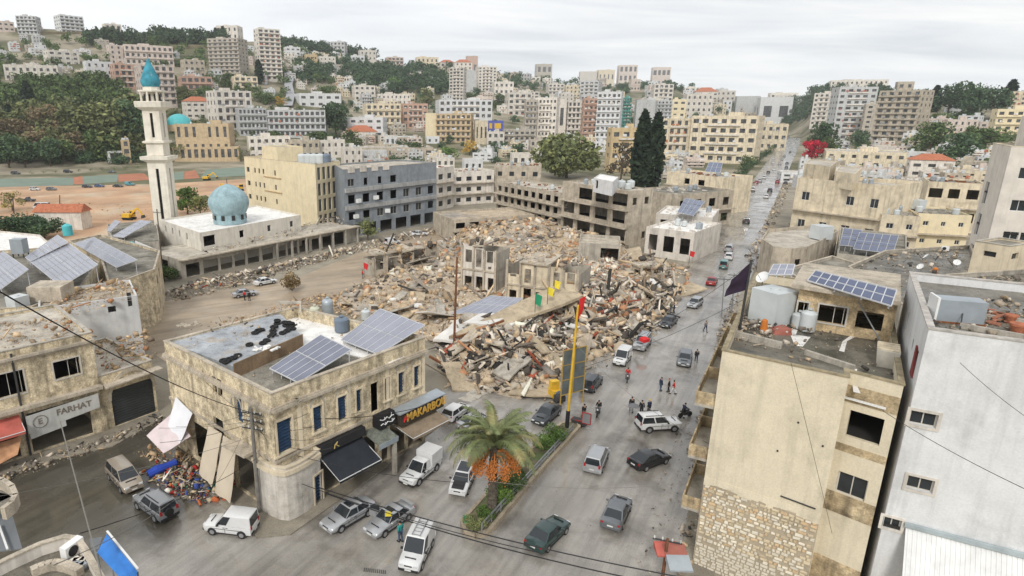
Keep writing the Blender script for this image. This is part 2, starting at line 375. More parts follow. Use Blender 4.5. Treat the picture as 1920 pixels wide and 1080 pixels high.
# ------------------------------------------------------------------ walls with openings
def wall(mb, A, B, z0, z1, ops=(), rev=0.25):
 A = Vector((A[0], A[1], 0)); B = Vector((B[0], B[1], 0)); L = (B - A).length
 d = (B - A) / L; n = Vector((d.y, -d.x, 0))
 P = lambda u, z, k=0.0: A + d * u - n * k + Vector((0, 0, z))
 ops = [(max(0.02, o[0]), min(L - 0.02, o[1]), max(z0 + 0.01, o[2]), min(z1 - 0.02, o[3])) for o in ops]
 ops = [o for o in ops if o[1] - o[0] > 0.05 and o[3] - o[2] > 0.05]
 us = sorted({0.0, L, *[o[0] for o in ops], *[o[1] for o in ops]}); zs = sorted({z0, z1, *[o[2] for o in ops], *[o[3] for o in ops]})
 for i in range(len(us) - 1):
  um = (us[i] + us[i + 1]) / 2; run = None
  for j in range(len(zs) - 1):
   zm = (zs[j] + zs[j + 1]) / 2
   hole = any(o[0] < um < o[1] and o[2] < zm < o[3] for o in ops)
   if hole:
    if run is not None: mb.poly([P(us[i], run), P(us[i + 1], run), P(us[i + 1], zs[j]), P(us[i], zs[j])]); run = None
   elif run is None: run = zs[j]
  if run is not None: mb.poly([P(us[i], run), P(us[i + 1], run), P(us[i + 1], z1), P(us[i], z1)])
 for a, b, c, e in ops:
  mb.poly([P(a, c), P(b, c), P(b, c, rev), P(a, c, rev)]); mb.poly([P(a, e, rev), P(b, e, rev), P(b, e), P(a, e)])
  mb.poly([P(a, c), P(a, c, rev), P(a, e, rev), P(a, e)]); mb.poly([P(b, c, rev), P(b, c), P(b, e), P(b, e, rev)])
 return P, L, math.atan2(d.y, d.x)
WIN = {}
def win_mesh(w, h, style):
 w, h = round(w, 1), round(h, 1); k = (w, h, style)
 if k in WIN: return WIN[k]
 mb = MB()                                        # local: x along wall, -y outward, z up, centred
 fr, gl = FRAME, GLASS
 if style == 'white': fr = FRAMEW
 if style in ('glass', 'white', 'two'):
  t = 0.07
  mb.mi = 0
  for s in (-1, 1):
   mb.box((s * (w / 2 - t / 2), 0, 0), (t, 0.07, h)); mb.box((0, 0, s * (h / 2 - t / 2)), (w - 2 * t, 0.07, t))
  mb.box((0, 0, 0), (t * .8, 0.06, h - 2 * t)); mb.mi = 1
  mb.poly([(-w / 2 + t, .01, -h / 2 + t), (w / 2 - t, .01, -h / 2 + t), (w / 2 - t, .01, h / 2 - t), (-w / 2 + t, .01, h / 2 - t)])
  me = mb.mesh('window', [fr, gl])
 elif style == 'shut':                            # blue louvred leaves with a pale stone surround
  t = 0.14; mb.mi = 0
  for s in (-1, 1): mb.box((s * (w / 2 + t / 2), -.27, 0), (t, 0.10, h + 2 * t))
  mb.box((0, -.27, h / 2 + t / 2), (w, 0.10, t)); mb.box((0, -.31, -h / 2 - t / 2), (w + .5, 0.22, t)); mb.mi = 1
  for s in (-1, 1):
   n = max(4, int(h / .28))
   for q in range(n):
    mb.box((s * w / 4, 0, -h / 2 + (q + .5) * h / n), (w / 2 - .05, 0.05, h / n * .72), tilt=Matrix.Rotation(R(25), 3, 'X'))
  mb.poly([(-w / 2, .05, -h / 2), (w / 2, .05, -h / 2), (w / 2, .05, h / 2), (-w / 2, .05, h / 2)])
  me = mb.mesh('window', [W_CREAM, BLUE_D])
 elif style == 'frame':                           # broken window: frame and some bars, no glass
  t = 0.12; mb.mi = 0
  for s in (-1, 1):
   mb.box((s * (w / 2 + t / 2), -.26, 0), (t, 0.08, h + 2 * t)); mb.box((0, -.26, s * (h / 2 + t / 2)), (w, 0.08, t))
  mb.box((w * .06, .0, 0), (.05, .05, h)); mb.box((w * .4, .02, 0), (.05, .05, h))
  me = mb.mesh('window', [FRAME])
 else:                                            # plain dark pane
  mb.poly([(-w / 2, 0, -h / 2), (w / 2, 0, -h / 2), (w / 2, 0, h / 2), (-w / 2, 0, h / 2)])
  me = mb.mesh('window', [GLASS])
 WIN[k] = me; return me
def inset(poly, t):
 n = len(poly); outp = []
 for i in range(n):
  p0, p1, p2 = Vector(poly[i - 1]), Vector(poly[i]), Vector(poly[(i + 1) % n])
  d1 = (p1 - p0).normalized(); d2 = (p2 - p1).normalized()
  n1 = Vector((-d1.y, d1.x)); n2 = Vector((-d2.y, d2.x))
  outp.append(p1 + (n1 + n2) * (t / max(0.3, 1 + n1.dot(n2))))
 return outp
def ccw(poly):
 a = sum(poly[i][0] * poly[(i + 1) % len(poly)][1] - poly[(i + 1) % len(poly)][0] * poly[i][1] for i in range(len(poly)))
 return poly if a > 0 else poly[::-1]
def block(name, label, cat, poly, z0, z1, wm, rm, par=0.7, pt=0.22, ops=None, floors=(), group=None, cope=None, rev=0.25, rt=None, roofname='roof', stuff=False):
 """hollow building: poly counter-clockwise; ops = {edge: [(u0,u1,z0,z1,style)]}; style None leaves the hole open"""
 if ops == 'auto':
  ops = {}
  for i in range(len(poly)):
   L = math.hypot(poly[i - len(poly) + 1][0] - poly[i][0], poly[i - len(poly) + 1][1] - poly[i][1])
   if L > 4: ops[i] = gridops(L, z0 + .5, z1 - par, max(1, int((z1 - z0) / 4.2)), int(L / 3.6), .4, .42, None, .3, .3)
 ops = ops or {}
 poly = [Vector((p[0], p[1])) for p in poly]
 if rt is None:
  c = sum(poly, Vector((0, 0))) / len(poly); rt = root(name, label, cat, (c.x, c.y, z0), 0, group)
 mb = MB(); n = len(poly); panes = MB()
 for i in range(n):
  A, B = poly[i], poly[(i + 1) % n]
  P, L, az = wall(mb, A, B, z0, z1, [o[:4] for o in ops.get(i, ())], rev)
  for o in ops.get(i, ()):
   sty = o[4] if len(o) > 4 else 'glass'
   if sty is None: continue
   p = P((o[0] + o[1]) / 2, (o[2] + o[3]) / 2, rev - 0.03)
   w, h = o[1] - o[0], o[3] - o[2]
   if stuff:
    panes.poly([P(o[0], o[2], rev - .03), P(o[1], o[2], rev - .03), P(o[1], o[3], rev - .03), P(o[0], o[3], rev - .03)])
   else:
    put('window', win_mesh(w, h, sty), rt, p - WL[rt.name], (0, 0, az), (w / round(w, 1), 1, h / round(h, 1)))
 zi = z1 - par
 if par > 0.05:
  q = inset(poly, pt)
  for i in range(n):
   j = (i + 1) % n; a, b, c, d = poly[i], poly[j], q[j], q[i]
   mb.poly([(a.x, a.y, z1), (b.x, b.y, z1), (c.x, c.y, z1), (d.x, d.y, z1)])
   mb.poly([(d.x, d.y, z1), (c.x, c.y, z1), (c.x, c.y, zi), (d.x, d.y, zi)])
 else: q = poly; zi = z1 - 0.002
 mb.build('wall', wm, rt)
 mr = MB(); qq = inset(poly, pt * .5) if par > .05 else poly
 mr.poly([(p.x, p.y, zi) for p in qq]); mr.poly([(p.x, p.y, zi - .25) for p in inset(poly, .02)][::-1])
 mr.build(roofname, rm, rt)
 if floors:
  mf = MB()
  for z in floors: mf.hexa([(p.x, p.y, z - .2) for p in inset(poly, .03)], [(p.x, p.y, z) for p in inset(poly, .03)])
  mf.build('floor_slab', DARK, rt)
 if panes.f: panes.build('window', GLASSF, rt, kind='stuff')
 if cope:
  mc = MB(); o1 = inset(poly, -0.06); i1 = inset(poly, pt + .04)
  for i in range(n):
   j = (i + 1) % n
   mc.hexa([(o1[i].x, o1[i].y, z1 + .003), (o1[j].x, o1[j].y, z1 + .003), (i1[j].x, i1[j].y, z1 + .003), (i1[i].x, i1[i].y, z1 + .003)],
     [(o1[i].x, o1[i].y, z1 + .09), (o1[j].x, o1[j].y, z1 + .09), (i1[j].x, i1[j].y, z1 + .09), (i1[i].x, i1[i].y, z1 + .09)])
  mc.build('coping', cope, rt)
 return rt
def quadfoot(pl, pr, depth, z=0.0, back=None):
 """footprint from the two pixel ends of the front wall base (left, right) and its depth"""
 A, B = G(pl[0], pl[1], z), G(pr[0], pr[1], z); d = (B - A).normalized(); nb = Vector((-d.y, d.x, 0))
 return [XY(A), XY(B), XY(B + nb * depth), XY(A + nb * depth)]
def pxops(A, B, lst):
 o = []
 for it in lst:
  cx, cy, w, h = it[:4]; u, z = onwall(cx, cy, A, B); o.append((u - w / 2, u + w / 2, z - h / 2, z + h / 2, it[4] if len(it) > 4 else 'glass'))
 return o
def gridops(L, z0, z1, nf, nc, wf=0.5, hf=0.45, style=None, zoff=0.3, skip=0.0, u0=0.0):
 o = []; fh = (z1 - z0) / nf; cw = (L - u0) / nc
 for f in range(nf):
  for c in range(nc):
   if rnd.random() < skip: continue
   w = cw * wf * rnd.uniform(.85, 1.1); h = fh * hf; u = u0 + (c + .5) * cw; z = z0 + f * fh + fh * zoff
   o.append((u - w / 2, u + w / 2, z, z + h, style))
 return o
# ------------------------------------------------------------------ shared rooftop and street pieces
def arch_ring(mb, P, u, z, r, w=0.16, d0=-0.10, d1=0.0, n=10):
 for k in range(n):
  a0, a1 = math.pi * k / n, math.pi * (k + 1) / n
  q = lambda a, rr, k_: P(u + rr * math.cos(a), z + rr * 1.15 * math.sin(a), k_)
  i = len(mb.v)
  mb.hexa([q(a1, r, d1), q(a0, r, d1), q(a0, r, d0), q(a1, r, d0)], [q(a1, r + w, d1), q(a0, r + w, d1), q(a0, r + w, d0), q(a1, r + w, d0)])
def wallframe(A, B):
 A = Vector((A[0], A[1], 0)); B = Vector((B[0], B[1], 0)); L = (B - A).length; d = (B - A) / L; n = Vector((d.y, -d.x, 0))
 return (lambda u, z, k=0.0: A + d * u - n * k + Vector((0, 0, z))), L, d, n
def solar(name_label, p00, p10, p11, p01, nu, nv, m=None, group='solar arrays on the roofs', legs=True, gap=0.03, base=None, skip=()):
 """p00-p10 is the low edge, p01-p11 the high edge"""
 P = [Vector(p) for p in (p00, p10, p11, p01)]
 c = sum(P, Vector()) / 4; bz = min(p.z for p in P) - 0.5 if base is None else base
 r = root('solar_array', name_label, 'solar array', (c.x, c.y, bz), 0, group)
 B = lambda u, v: P[0] * (1 - u) * (1 - v) + P[1] * u * (1 - v) + P[2] * u * v + P[3] * (1 - u) * v
 nrm = (P[1] - P[0]).cross(P[3] - P[0]).normalized()
 for i in range(nu):
  for j in range(nv):
   if (i, j) in skip: continue
   g = gap
   q = [B((i + g) / nu, (j + g) / nv), B((i + 1 - g) / nu, (j + g) / nv), B((i + 1 - g) / nu, (j + 1 - g) / nv), B((i + g) / nu, (j + 1 - g) / nv)]
   tw = rnd.uniform(-.012, .012)
   mb = MB(); mb.hexa([p + nrm * .04 for p in q], [p + nrm * (.08 + tw * (k % 2)) for k, p in enumerate(q)])
   mb.build('panel', m or PANEL, r)
 f = MB()
 for j in (0.0, 0.5, 1.0):
  f.bar(B(0, j) + nrm * .06, B(1, j) + nrm * .06, .09)
 for i in range(nu + 1): f.bar(B(i / nu, 0) + nrm * .06, B(i / nu, 1) + nrm * .06, .06, .09)
 if legs:
  for u in (0.03, .35, .67, .97):
   for v in (0.03, .97):
    p = B(u, v)
    if p.z - bz > .1: f.bar((p.x, p.y, bz), p, .07)
 f.build('frame', mat('aluminium_frame', (.52, .53, .55), rough=.5, var=.1), r)
 return r
def tank(label, p, r_, h, m=TANKW, group='water tanks on the roofs', square=False):
 t = root('water_tank', label, 'water tank', p, rnd.uniform(0, 3), group)
 b = MB()
 if square: b.box((0, 0, h / 2 + .1), (r_ * 2, r_ * 2, h))
 else: b.lathe([(r_ * .96, .12), (r_, .2), (r_ * .985, h * .35), (r_, h * .4), (r_ * .985, h * .65), (r_, h * .7), (r_, h * .92), (r_ * .8, h), (r_ * .35, h * 1.06)], n=18)
 b.build('tank_body', m, t, smooth=40, local=True)
 l = MB(); l.lathe([(r_ * .3, h * (1.0 if square else 1.05) + .1), (r_ * .3, h * (1.0 if square else 1.05) + .2)], n=14); l.build('lid', m, t, smooth=40, local=True)
 s = MB()
 for q in range(4): s.box((r_ * .6 * math.cos(q * 1.571 + .785), r_ * .6 * math.sin(q * 1.571 + .785), .06), (.15, .15, .12))
 s.tube([(r_ * .98, 0, .25), (r_ * 1.25, 0, .25), (r_ * 1.25, 0, .0)], .03)
 s.build('foot', STEELD, t, local=True)
 return t
def dish(label, p, rz, s=1.0):
 t = root('satellite_dish', label, 'satellite dish', p, rz, 'satellite dishes')
 b = MB(); prof = [(.02, 0), (.2, .02), (.4, .08), (.55, .16)]
 n = 18; rings = []
 Rm = Matrix.Rotation(R(50), 3, 'Y')
 for r_, z in prof: rings.append([b.vert(Rm @ Vector((r_ * s * math.cos(2 * math.pi * k / n), r_ * s * math.sin(2 * math.pi * k / n), z * s)) + Vector((0, 0, .9 * s))) for k in range(n)])
 for k in range(3):
  for j in range(n): b.f.append([rings[k][j], rings[k][(j + 1) % n], rings[k + 1][(j + 1) % n], rings[k + 1][j]]); b.m.append(0)
 b.f.append(rings[0]); b.m.append(0)
 b.build('reflector', FRAMEW, t, smooth=60, local=True)
 a = MB(); a.tube([(0, 0, 0), (0, 0, .9 * s)], .035 * s); a.tube([(.1 * s, 0, .6 * s), (.65 * s, 0, 1.25 * s)], .02 * s); a.build('arm', STEEL, t, local=True)
 return t
def aircon(label, p, rz):
 t = root('air_conditioner', label, 'air conditioner', p, rz, 'air conditioner units')
 b = MB(); b.box((0, 0, .35), (.95, .38, .65)); b.build('casing', FRAMEW, t, local=True)
 f = MB(); f.tube([(-.12, -.195, .36), (-.12, -.215, .36)], .25, 16); f.build('fan_grille', BLACKP, t, local=True)
 f = MB()
 for s in (-1, 1): f.box((s * .3, 0, .012), (.08, .4, .03))
 f.build('bracket', STEELD, t, local=True)
 return t
# ------------------------------------------------------------------ the old corner building with the shops
HC = 11.1
P1, P2, P3, P4 = XY(G(307, 640, HC)), XY(G(508, 740, HC)), XY(G(553, 722, HC)), XY(G(797, 633, HC))
P5 = (P1[0] + P4[0] - P3[0], P1[1] + P4[1] - P3[1])
cpoly = [P1, P2, P3, P4, P5]
o_left = pxops(P1, P2, [(402, 722, .7, 1.6, None), (412, 727, .7, 1.6, None), (449, 768, 1.2, 2.6, 'shut'), (410, 800, 1.6, 1.6, None)])
PL, LL, _, _ = wallframe(P1, P2)
o_left += [(LL - 9.5, LL - 6.6, .2, 4.2, None), (LL - 6.2, LL - 3.4, .2, 4.0, None), (LL - 2.6, LL - .8, .3, 3.2, 'shut'), (LL - 13.5, LL - 10.4, .3, 4.2, None)]
o_ch = pxops(P2, P3, [(534, 817, 1.45, 2.9, 'shut')])
Wy = [(596, 789, .95, 2.3), (642, 774, 1.0, 2.3), (673, 753, .65, 2.2), (703, 743, .95, 2.9), (726, 734, .65, 2.2), (752, 725, .8, 2.2), (781, 710, .8, 2.2)]
o_right = []
for i, (px, py, w, h) in enumerate(Wy):
 u, z = onwall(px, py, P3, P4); top = 8.55
 o_right.append((u - w / 2, u + w / 2, top - h, top, 'shut' if i != 3 else None))
PR, LR, dR, nR = wallframe(P3, P4)
o_right += [(.8, 4.4, .15, 3.6, None), (5.0, 8.4, .15, 3.6, None), (9.0, 12.2, .15, 3.4, None), (12.5, LR - .4, .15, 3.4, None)]
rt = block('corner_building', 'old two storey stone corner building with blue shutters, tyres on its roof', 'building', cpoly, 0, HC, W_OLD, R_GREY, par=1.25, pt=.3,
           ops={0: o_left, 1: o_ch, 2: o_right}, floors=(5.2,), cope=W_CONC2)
corner = rt
# cornices, string course, arches
mb = MB()
for A, B in ((P1, P2), (P2, P3), (P3, P4)):
 P, L, d, n = wallframe(A, B)
 for z0, z1, k in ((9.55, 9.8, .32), (9.8, 9.95, .22), (5.15, 5.4, .14)):
  mb.hexa([P(-.1, z0, -k), P(L + .1, z0, -k), P(L + .1, z0, -.002), P(-.1, z0, -.002)], [P(-.1, z1, -k), P(L + .1, z1, -k), P(L + .1, z1, -.002), P(-.1, z1, -.002)])
mb.build('cornice', W_CONC2, rt)
for i in (0, 1, 5, 6):
 mb = MB(); u = (o_right[i][0] + o_right[i][1]) / 2; arch_ring(mb, PR, u, 8.62, .62, .14, -.07); mb.build('arch', W_CONC, rt)
for u in (LL - 2.6, LL - 5.2):
 mb = MB(); arch_ring(mb, PL, u, 8.4, .75, .14, -.07); mb.build('arch', W_CONC, rt)
for u in (.25, LR * .36, LR * .665, LR - .25):
 mb = MB(); mb.hexa([PR(u - .18, .1, -.06), PR(u + .18, .1, -.06), PR(u + .18, .1, 0), PR(u - .18, .1, 0)], [PR(u - .18, 9.5, -.06), PR(u + .18, 9.5, -.06), PR(u + .18, 9.5, 0), PR(u - .18, 9.5, 0)]); mb.build('pilaster', W_CREAM, rt)
# upper roof deck behind, one step above the front terrace
a_, b_ = G(432, 686, HC), G(566, 628, HC)
d_ = (b_ - a_).normalized(); in1 = Vector(P1).to_3d() + Vector((.35, .1, 0))
deck = [XY(in1), (a_.x + .15, a_.y + .25), (b_.x, b_.y), (b_.x - 4.2, b_.y + 8.0), (in1.x + 8.2, in1.y + 8.8)]
mb = MB(); mb.hexa([(p[0], p[1], HC - 1.3) for p in deck], [(p[0], p[1], HC - .12) for p in deck]); mb.build('upper_deck', R_BLUE, rt)
mb = MB(); q0, q1 = Vector(deck[1]), Vector(deck[2]); PB, LB, dB, nB = wallframe(q0, q1)
mb.hexa([PB(0, HC - 1.3, -.12), PB(LB, HC - 1.3, -.12), PB(LB, HC - 1.3, -.01), PB(0, HC - 1.3, -.01)], [PB(0, HC + .1, -.12), PB(LB, HC + .1, -.12), PB(LB, HC + .1, -.01), PB(0, HC + .1, -.01)])
mb.build('deck_wall', mat('brown_render', (0.26, 0.18, 0.11), stain=.3, var=.25, grain=.2), rt)
mb = MB(); wd = [(b_.x + .1, b_.y), (P4[0] - 3.2, P4[1] - 3.6), (P4[0] - .4, P4[1] - .1), (P5[0] + .2, P5[1] - .4), (b_.x - 3.8, b_.y + 8.2)]
mb.hexa([(p[0], p[1], HC - 1.24) for p in wd], [(p[0], p[1], HC - 1.1) for p in wd]); mb.build('white_deck', R_WHITE, rt)
# shop at the rounded corner
PC, LCh, dC, nC = wallframe(P2, P3)
arc = [PL(LL - 3.0, 0, -.15), PL(LL - 1.4, 0, -.5), PC(-.1, 0, -.85), PC(LCh * .5, 0, -1.1), PC(LCh + .2, 0, -1.0), PR(1.6, 0, -.6)]
arc = [arc[0]] + [q for p0, p1 in zip(arc[:-1], arc[1:]) for q in (p0.lerp(p1, .25), p0.lerp(p1, .75))][:-1] + [arc[-1]]
rin = [XY(p) for p in arc] + [XY(PR(1.6, 0, .5)), XY(PC(LCh * .5, 0, 1.0)), XY(PL(LL - 3.0, 0, .5))]
ua = .75
rs = block('corner_shop', 'rounded white corner shop front with dark door below the old stone building', 'shop', rin, 0, 4.9, mat('shop_white', (0.58, 0.54, 0.48), stain=.35, var=.15, grain=.12, c2=(.42, .37, .30), c2s=.8, c2t=(.52, .7)), R_PALE, par=.35, pt=.25,
           ops={9: [(.12, 1.15, .1, 2.8, 'shut')]}, cope=W_CREAM)
mb = MB()
rr = [Vector((p.x, p.y, 0)) for p in arc]; cen = sum(rr, Vector()) / len(rr)
for p, q in zip(rr[:-1], rr[1:]):
 e = lambda s_, z: s_ + (s_ - Vector((cen.x + 1, cen.y + 4, 0))).normalized() * .28 + Vector((0, 0, z)); i_ = lambda s_, z: s_ + Vector((0, 0, z))
 mb.hexa([e(p, 4.35), e(q, 4.35), i_(q, 4.35), i_(p, 4.35)], [e(p, 4.7), e(q, 4.7), i_(q, 4.7), i_(p, 4.7)])
mb.build('ledge', W_CREAM, rs)
# awnings and shop signs on the right front
def awning(label, A_, B_, u0, u1, z_in, z_out, out_, m, valance=.35, t=.05, cat='awning', thick=None):
 P, L, d, n = wallframe(A_, B_)
 c = P((u0 + u1) / 2, 0, -out_ / 2); r = root('awning', label, cat, (c.x, c.y, z_out - .3), 0, 'shop awnings')
 nseg = max(4, int((u1 - u0) / .8))
 mb = MB()
 for k in range(nseg):
  a0 = u0 + (u1 - u0) * k / nseg; a1 = u0 + (u1 - u0) * (k + 1) / nseg; s0, s1 = .06 * (k % 2), .06 * ((k + 1) % 2)
  zm = (z_in + z_out) / 2 - .12
  for (ka, za0, za1, kb, zb0, zb1) in ((.05, z_in, z_in, out_ / 2, zm - s0, zm - s1), (out_ / 2, zm - s0, zm - s1, out_, z_out - s0, z_out - s1)):
   mb.hexa([P(a0, zb0 - t, -kb), P(a1, zb1 - t, -kb), P(a1, za1 - t, -ka), P(a0, za0 - t, -ka)], [P(a0, zb0, -kb), P(a1, zb1, -kb), P(a1, za1, -ka), P(a0, za0, -ka)])
 mb.build('canopy', m, r, smooth=25)
 mv = MB(); mv.hexa([P(u0, z_out - valance, -out_ - .03), P(u1, z_out - valance, -out_ - .03), P(u1, z_out - valance, -out_), P(u0, z_out - valance, -out_)],
                       [P(u0, z_out, -out_ - .03), P(u1, z_out, -out_ - .03), P(u1, z_out, -out_), P(u0, z_out, -out_)]); mv.build('valance', m, r)
 mf = MB(); mf.bar(P(u0, z_out - .06, -out_ - .05), P(u1, z_out - .06, -out_ - .05), .06); mf.bar(P(u0, z_in - .3, -.05), P(u0, z_out - .08, -out_), .05); mf.bar(P(u1, z_in - .3, -.05), P(u1, z_out - .08, -out_), .05); mf.build('frame', FRAMEW, r)
 return r
AWB = mat('black_awning', (0.022, 0.026, 0.033), var=.2, rough=.7)
awning('large sloping black awning beside the rounded corner shop', P3, P4, 1.8, 6.4, 4.3, 2.9, 2.9, AWB)
mb = MB(); mb.hexa([PR(1.6, 4.35, -.75), PR(6.6, 4.35, -.75), PR(6.6, 4.35, -.1), PR(1.6, 4.35, -.1)], [PR(1.6, 5.05, -.6), PR(6.6, 5.05, -.6), PR(6.6, 5.05, -.1), PR(1.6, 5.05, -.1)])
c = PR(3.7, 4.3, -.4); r = root('fascia_sign', 'black shop fascia with a gold flourish above the black awning', 'sign', c); mb.build('board', BLACKP, r)
mb = MB(); mb.tube([PR(3.0, 4.45, -.78), PR(3.1, 4.75, -.75), PR(3.4, 4.92, -.7), PR(3.25, 4.7, -.76), PR(3.5, 4.5, -.78)], .05); mb.build('gold_mark', mat('gold_paint', (.45, .34, .12)), r)
# grey canopy over the middle shop, ends in a tilted tray
mb = MB(); c = PR(7.6, 4.0, -1.4); r = root('shop_canopy', 'dirty grey sheet canopy between the black awning and the brown one', 'canopy', c)
mb.hexa([PR(6.7, 3.7, -2.3), PR(9.0, 3.7, -2.3), PR(9.0, 4.2, -.15), PR(6.7, 4.2, -.15)], [PR(6.7, 3.82, -2.3), PR(9.0, 3.82, -2.3), PR(9.0, 4.32, -.15), PR(6.7, 4.32, -.15)]); mb.build('sheet', mat('grey_green_sheet', (.16, .17, .14), var=.4, scale=1.5, grain=.3), r)
mb = MB(); mb.hexa([PR(6.7, 3.35, -2.36), PR(9.0, 3.35, -2.36), PR(9.0, 3.35, -2.31), PR(6.7, 3.35, -2.31)], [PR(6.7, 3.85, -2.36), PR(9.0, 3.85, -2.36), PR(9.0, 3.85, -2.31), PR(6.7, 3.85, -2.31)]); mb.build('edge_strip', mat('pale_blue_grey', (.30, .34, .36)), r)
mb = MB(); mb.box(PR(8.7, 1.75, -2.1), (.35, .35, 3.5), math.atan2(dR.y, dR.x)); mb.build('post', W_CONC, r)
def text3d(name, body, P, u, z, k, size, m, parent, depth=.04, az=None, sx=1.0):
 cu = bpy.data.curves.new(name, 'FONT'); cu.body = body; cu.size = size; cu.extrude = depth; cu.align_x = 'CENTER'; cu.align_y = 'CENTER'; cu.offset = size * .02
 tmp = bpy.data.objects.new(name, cu); col.objects.link(tmp)
 dg = bpy.context.evaluated_depsgraph_get(); me = bpy.data.meshes.new_from_object(tmp.evaluated_get(dg)); bpy.data.objects.remove(tmp)
 me.materials.clear(); me.materials.append(m)
 p = P(u, z, k); q = P(u + 1, z, k); az = math.atan2(q.y - p.y, q.x - p.x)
 o = put(name, me, parent, p - WL[parent.name], (math.pi / 2, 0, az), (sx, 1, 1)); return o
c = PR(9.2, 4.5, -.9); r = root('shop_sign', 'black sign board with white script over the middle shop', 'sign', c)
mb = MB(); mb.hexa([PR(7.9, 4.35, -1.05), PR(10.0, 4.35, -1.05), PR(10.0, 4.35, -.1), PR(7.9, 4.35, -.1)], [PR(7.9, 5.5, -.8), PR(10.0, 5.5, -.8), PR(10.0, 5.5, -.1), PR(7.9, 5.5, -.1)]); mb.build('board', BLACKP, r)
for q in range(2):                                   # cursive white strokes
 mb = MB(); pts = [PR(8.1 + .28 * t, 4.72 + .42 * q + .13 * math.sin(t * 2.4 + q), -1.02 + .095 * q) for t in range(7)]
 mb.tube(pts, .045, 5); mb.tube([pts[2], pts[2] + Vector((0, 0, .25))], .04, 5); mb.tube([pts[5], pts[5] + Vector((0, 0, .3))], .04, 5); mb.build('script', FRAMEW, r)
c = PR(13.2, 4.2, -1.0); r = root('shop_sign', 'long dark sign board with gold capital letters reading MAKARBOU', 'sign', c)
mb = MB(); mb.hexa([PR(10.4, 3.75, -1.25), PR(16.3, 3.75, -1.25), PR(16.3, 3.75, -.1), PR(10.4, 3.75, -.1)], [PR(10.4, 5.0, -1.1), PR(16.3, 5.0, -1.1), PR(16.3, 5.0, -.1), PR(10.4, 5.0, -.1)]); mb.build('board', mat('dark_brown_board', (.05, .04, .03), var=.3), r)
mb = MB(); mb.hexa([PR(10.2, 5.003, -1.3), PR(16.5, 5.003, -1.3), PR(16.5, 5.003, -.05), PR(10.2, 5.003, -.05)], [PR(10.2, 5.1, -1.3), PR(16.5, 5.1, -1.3), PR(16.5, 5.25, -.05), PR(10.2, 5.25, -.05)]); mb.build('top_cover', TANKG, r)
GOLD = mat('gold_letters', (.60, .36, .07), var=.15)
text3d('lettering', 'MAKARBOU', PR, 13.9, 4.36, -1.22, 1.12, GOLD, r, .05, sx=.9)
mb = MB(); mb.tube([PR(10.8, 4.1, -1.25), PR(11.05, 4.65, -1.2), PR(11.3, 4.4, -1.25), PR(10.95, 4.3, -1.25)], .07); mb.build('red_flourish', RED, r)
awning('brown slanted shop canopy under the gold lettered sign', P3, P4, 10.6, 15.6, 3.7, 3.1, 2.6, mat('brown_canvas', (.27, .21, .145), var=.25, grain=.2))
# hanging sheets on the left front
def cloth(name, label, cat, pts, m, nu=8, nv=8, sag=.12, t=.03, group=None):
 P = [Vector(p) for p in pts]; c = sum(P, Vector()) / 4
 nrm = (P[1] - P[0]).cross(P[3] - P[0]).normalized(); mb = MB(); g = {}
 for s in (0, 1):
  for i in range(nu + 1):
   for j in range(nv + 1):
    u, v = i / nu, j / nv
    p = P[0] * (1 - u) * (1 - v) + P[1] * u * (1 - v) + P[2] * u * v + P[3] * (1 - u) * v
    p = p + nrm * (sag * (math.sin(u * 9 + v * 2) * .5 + math.sin(v * 7 + u * 3) * .4) * (.3 + v) + s * t); g[s, i, j] = mb.vert(p)
 for i in range(nu):
  for j in range(nv):
   mb.f.append([g[0, i, j], g[0, i, j + 1], g[0, i + 1, j + 1], g[0, i + 1, j]]); mb.f.append([g[1, i, j], g[1, i + 1, j], g[1, i + 1, j + 1], g[1, i, j + 1]]); mb.m += [0, 0]
 for i in range(nu):
  mb.f.append([g[0, i, 0], g[0, i + 1, 0], g[1, i + 1, 0], g[1, i, 0]]); mb.f.append([g[0, i, nv], g[1, i, nv], g[1, i + 1, nv], g[0, i + 1, nv]]); mb.m += [0, 0]
 for j in range(nv):
  mb.f.append([g[0, 0, j], g[1, 0, j], g[1, 0, j + 1], g[0, 0, j + 1]]); mb.f.append([g[0, nu, j], g[0, nu, j + 1], g[1, nu, j + 1], g[1, nu, j]]); mb.m += [0, 0]
 o = mb.build(name, m, smooth=50); tag(o, label, cat, group); return o
CANV = mat('beige_canvas', (.56, .48, .37), var=.08); PINKS = mat('pinkish_sheet', (.62, .53, .53), var=.12, scale=1.2); WHS = mat('white_sheet', (.72, .72, .74), var=.08)
def off(u, z, k): return PL(u, z, -k)
cloth('hanging_canvas', 'long beige canvas hanging from the left front of the corner building, nearer the crossing', 'canvas', [off(LL - 7.0, 5.2, .5), off(LL - 4.9, 5.2, .5), off(LL - 4.2, .5, 1.9), off(LL - 6.6, .5, 2.1)], CANV, group='beige canvases on the corner building')
cloth('hanging_canvas', 'long beige canvas hanging on the corner building beside the pinkish sheet', 'canvas', [off(LL - 9.4, 5.3, .5), off(LL - 7.2, 5.3, .5), off(LL - 6.9, .9, 2.0), off(LL - 9.3, 1.2, 2.0)], CANV, group='beige canvases on the corner building')
cloth('hanging_sheet', 'white banner with grey print hanging off the left front of the corner building', 'banner', [off(LL - 15.8, 5.9, .2), off(LL - 12.6, 5.3, .3), off(LL - 12.9, 2.6, 1.6), off(LL - 15.2, 3.4, 1.7)], WHS)
cloth('torn_awning', 'torn pinkish awning sagging over the side street below the white banner', 'awning', [off(LL - 15.9, 4.5, .4), off(LL - 12.6, 3.1, .7), off(LL - 13.4, 2.0, 3.0), off(LL - 16.3, 2.9, 3.2)], PINKS)
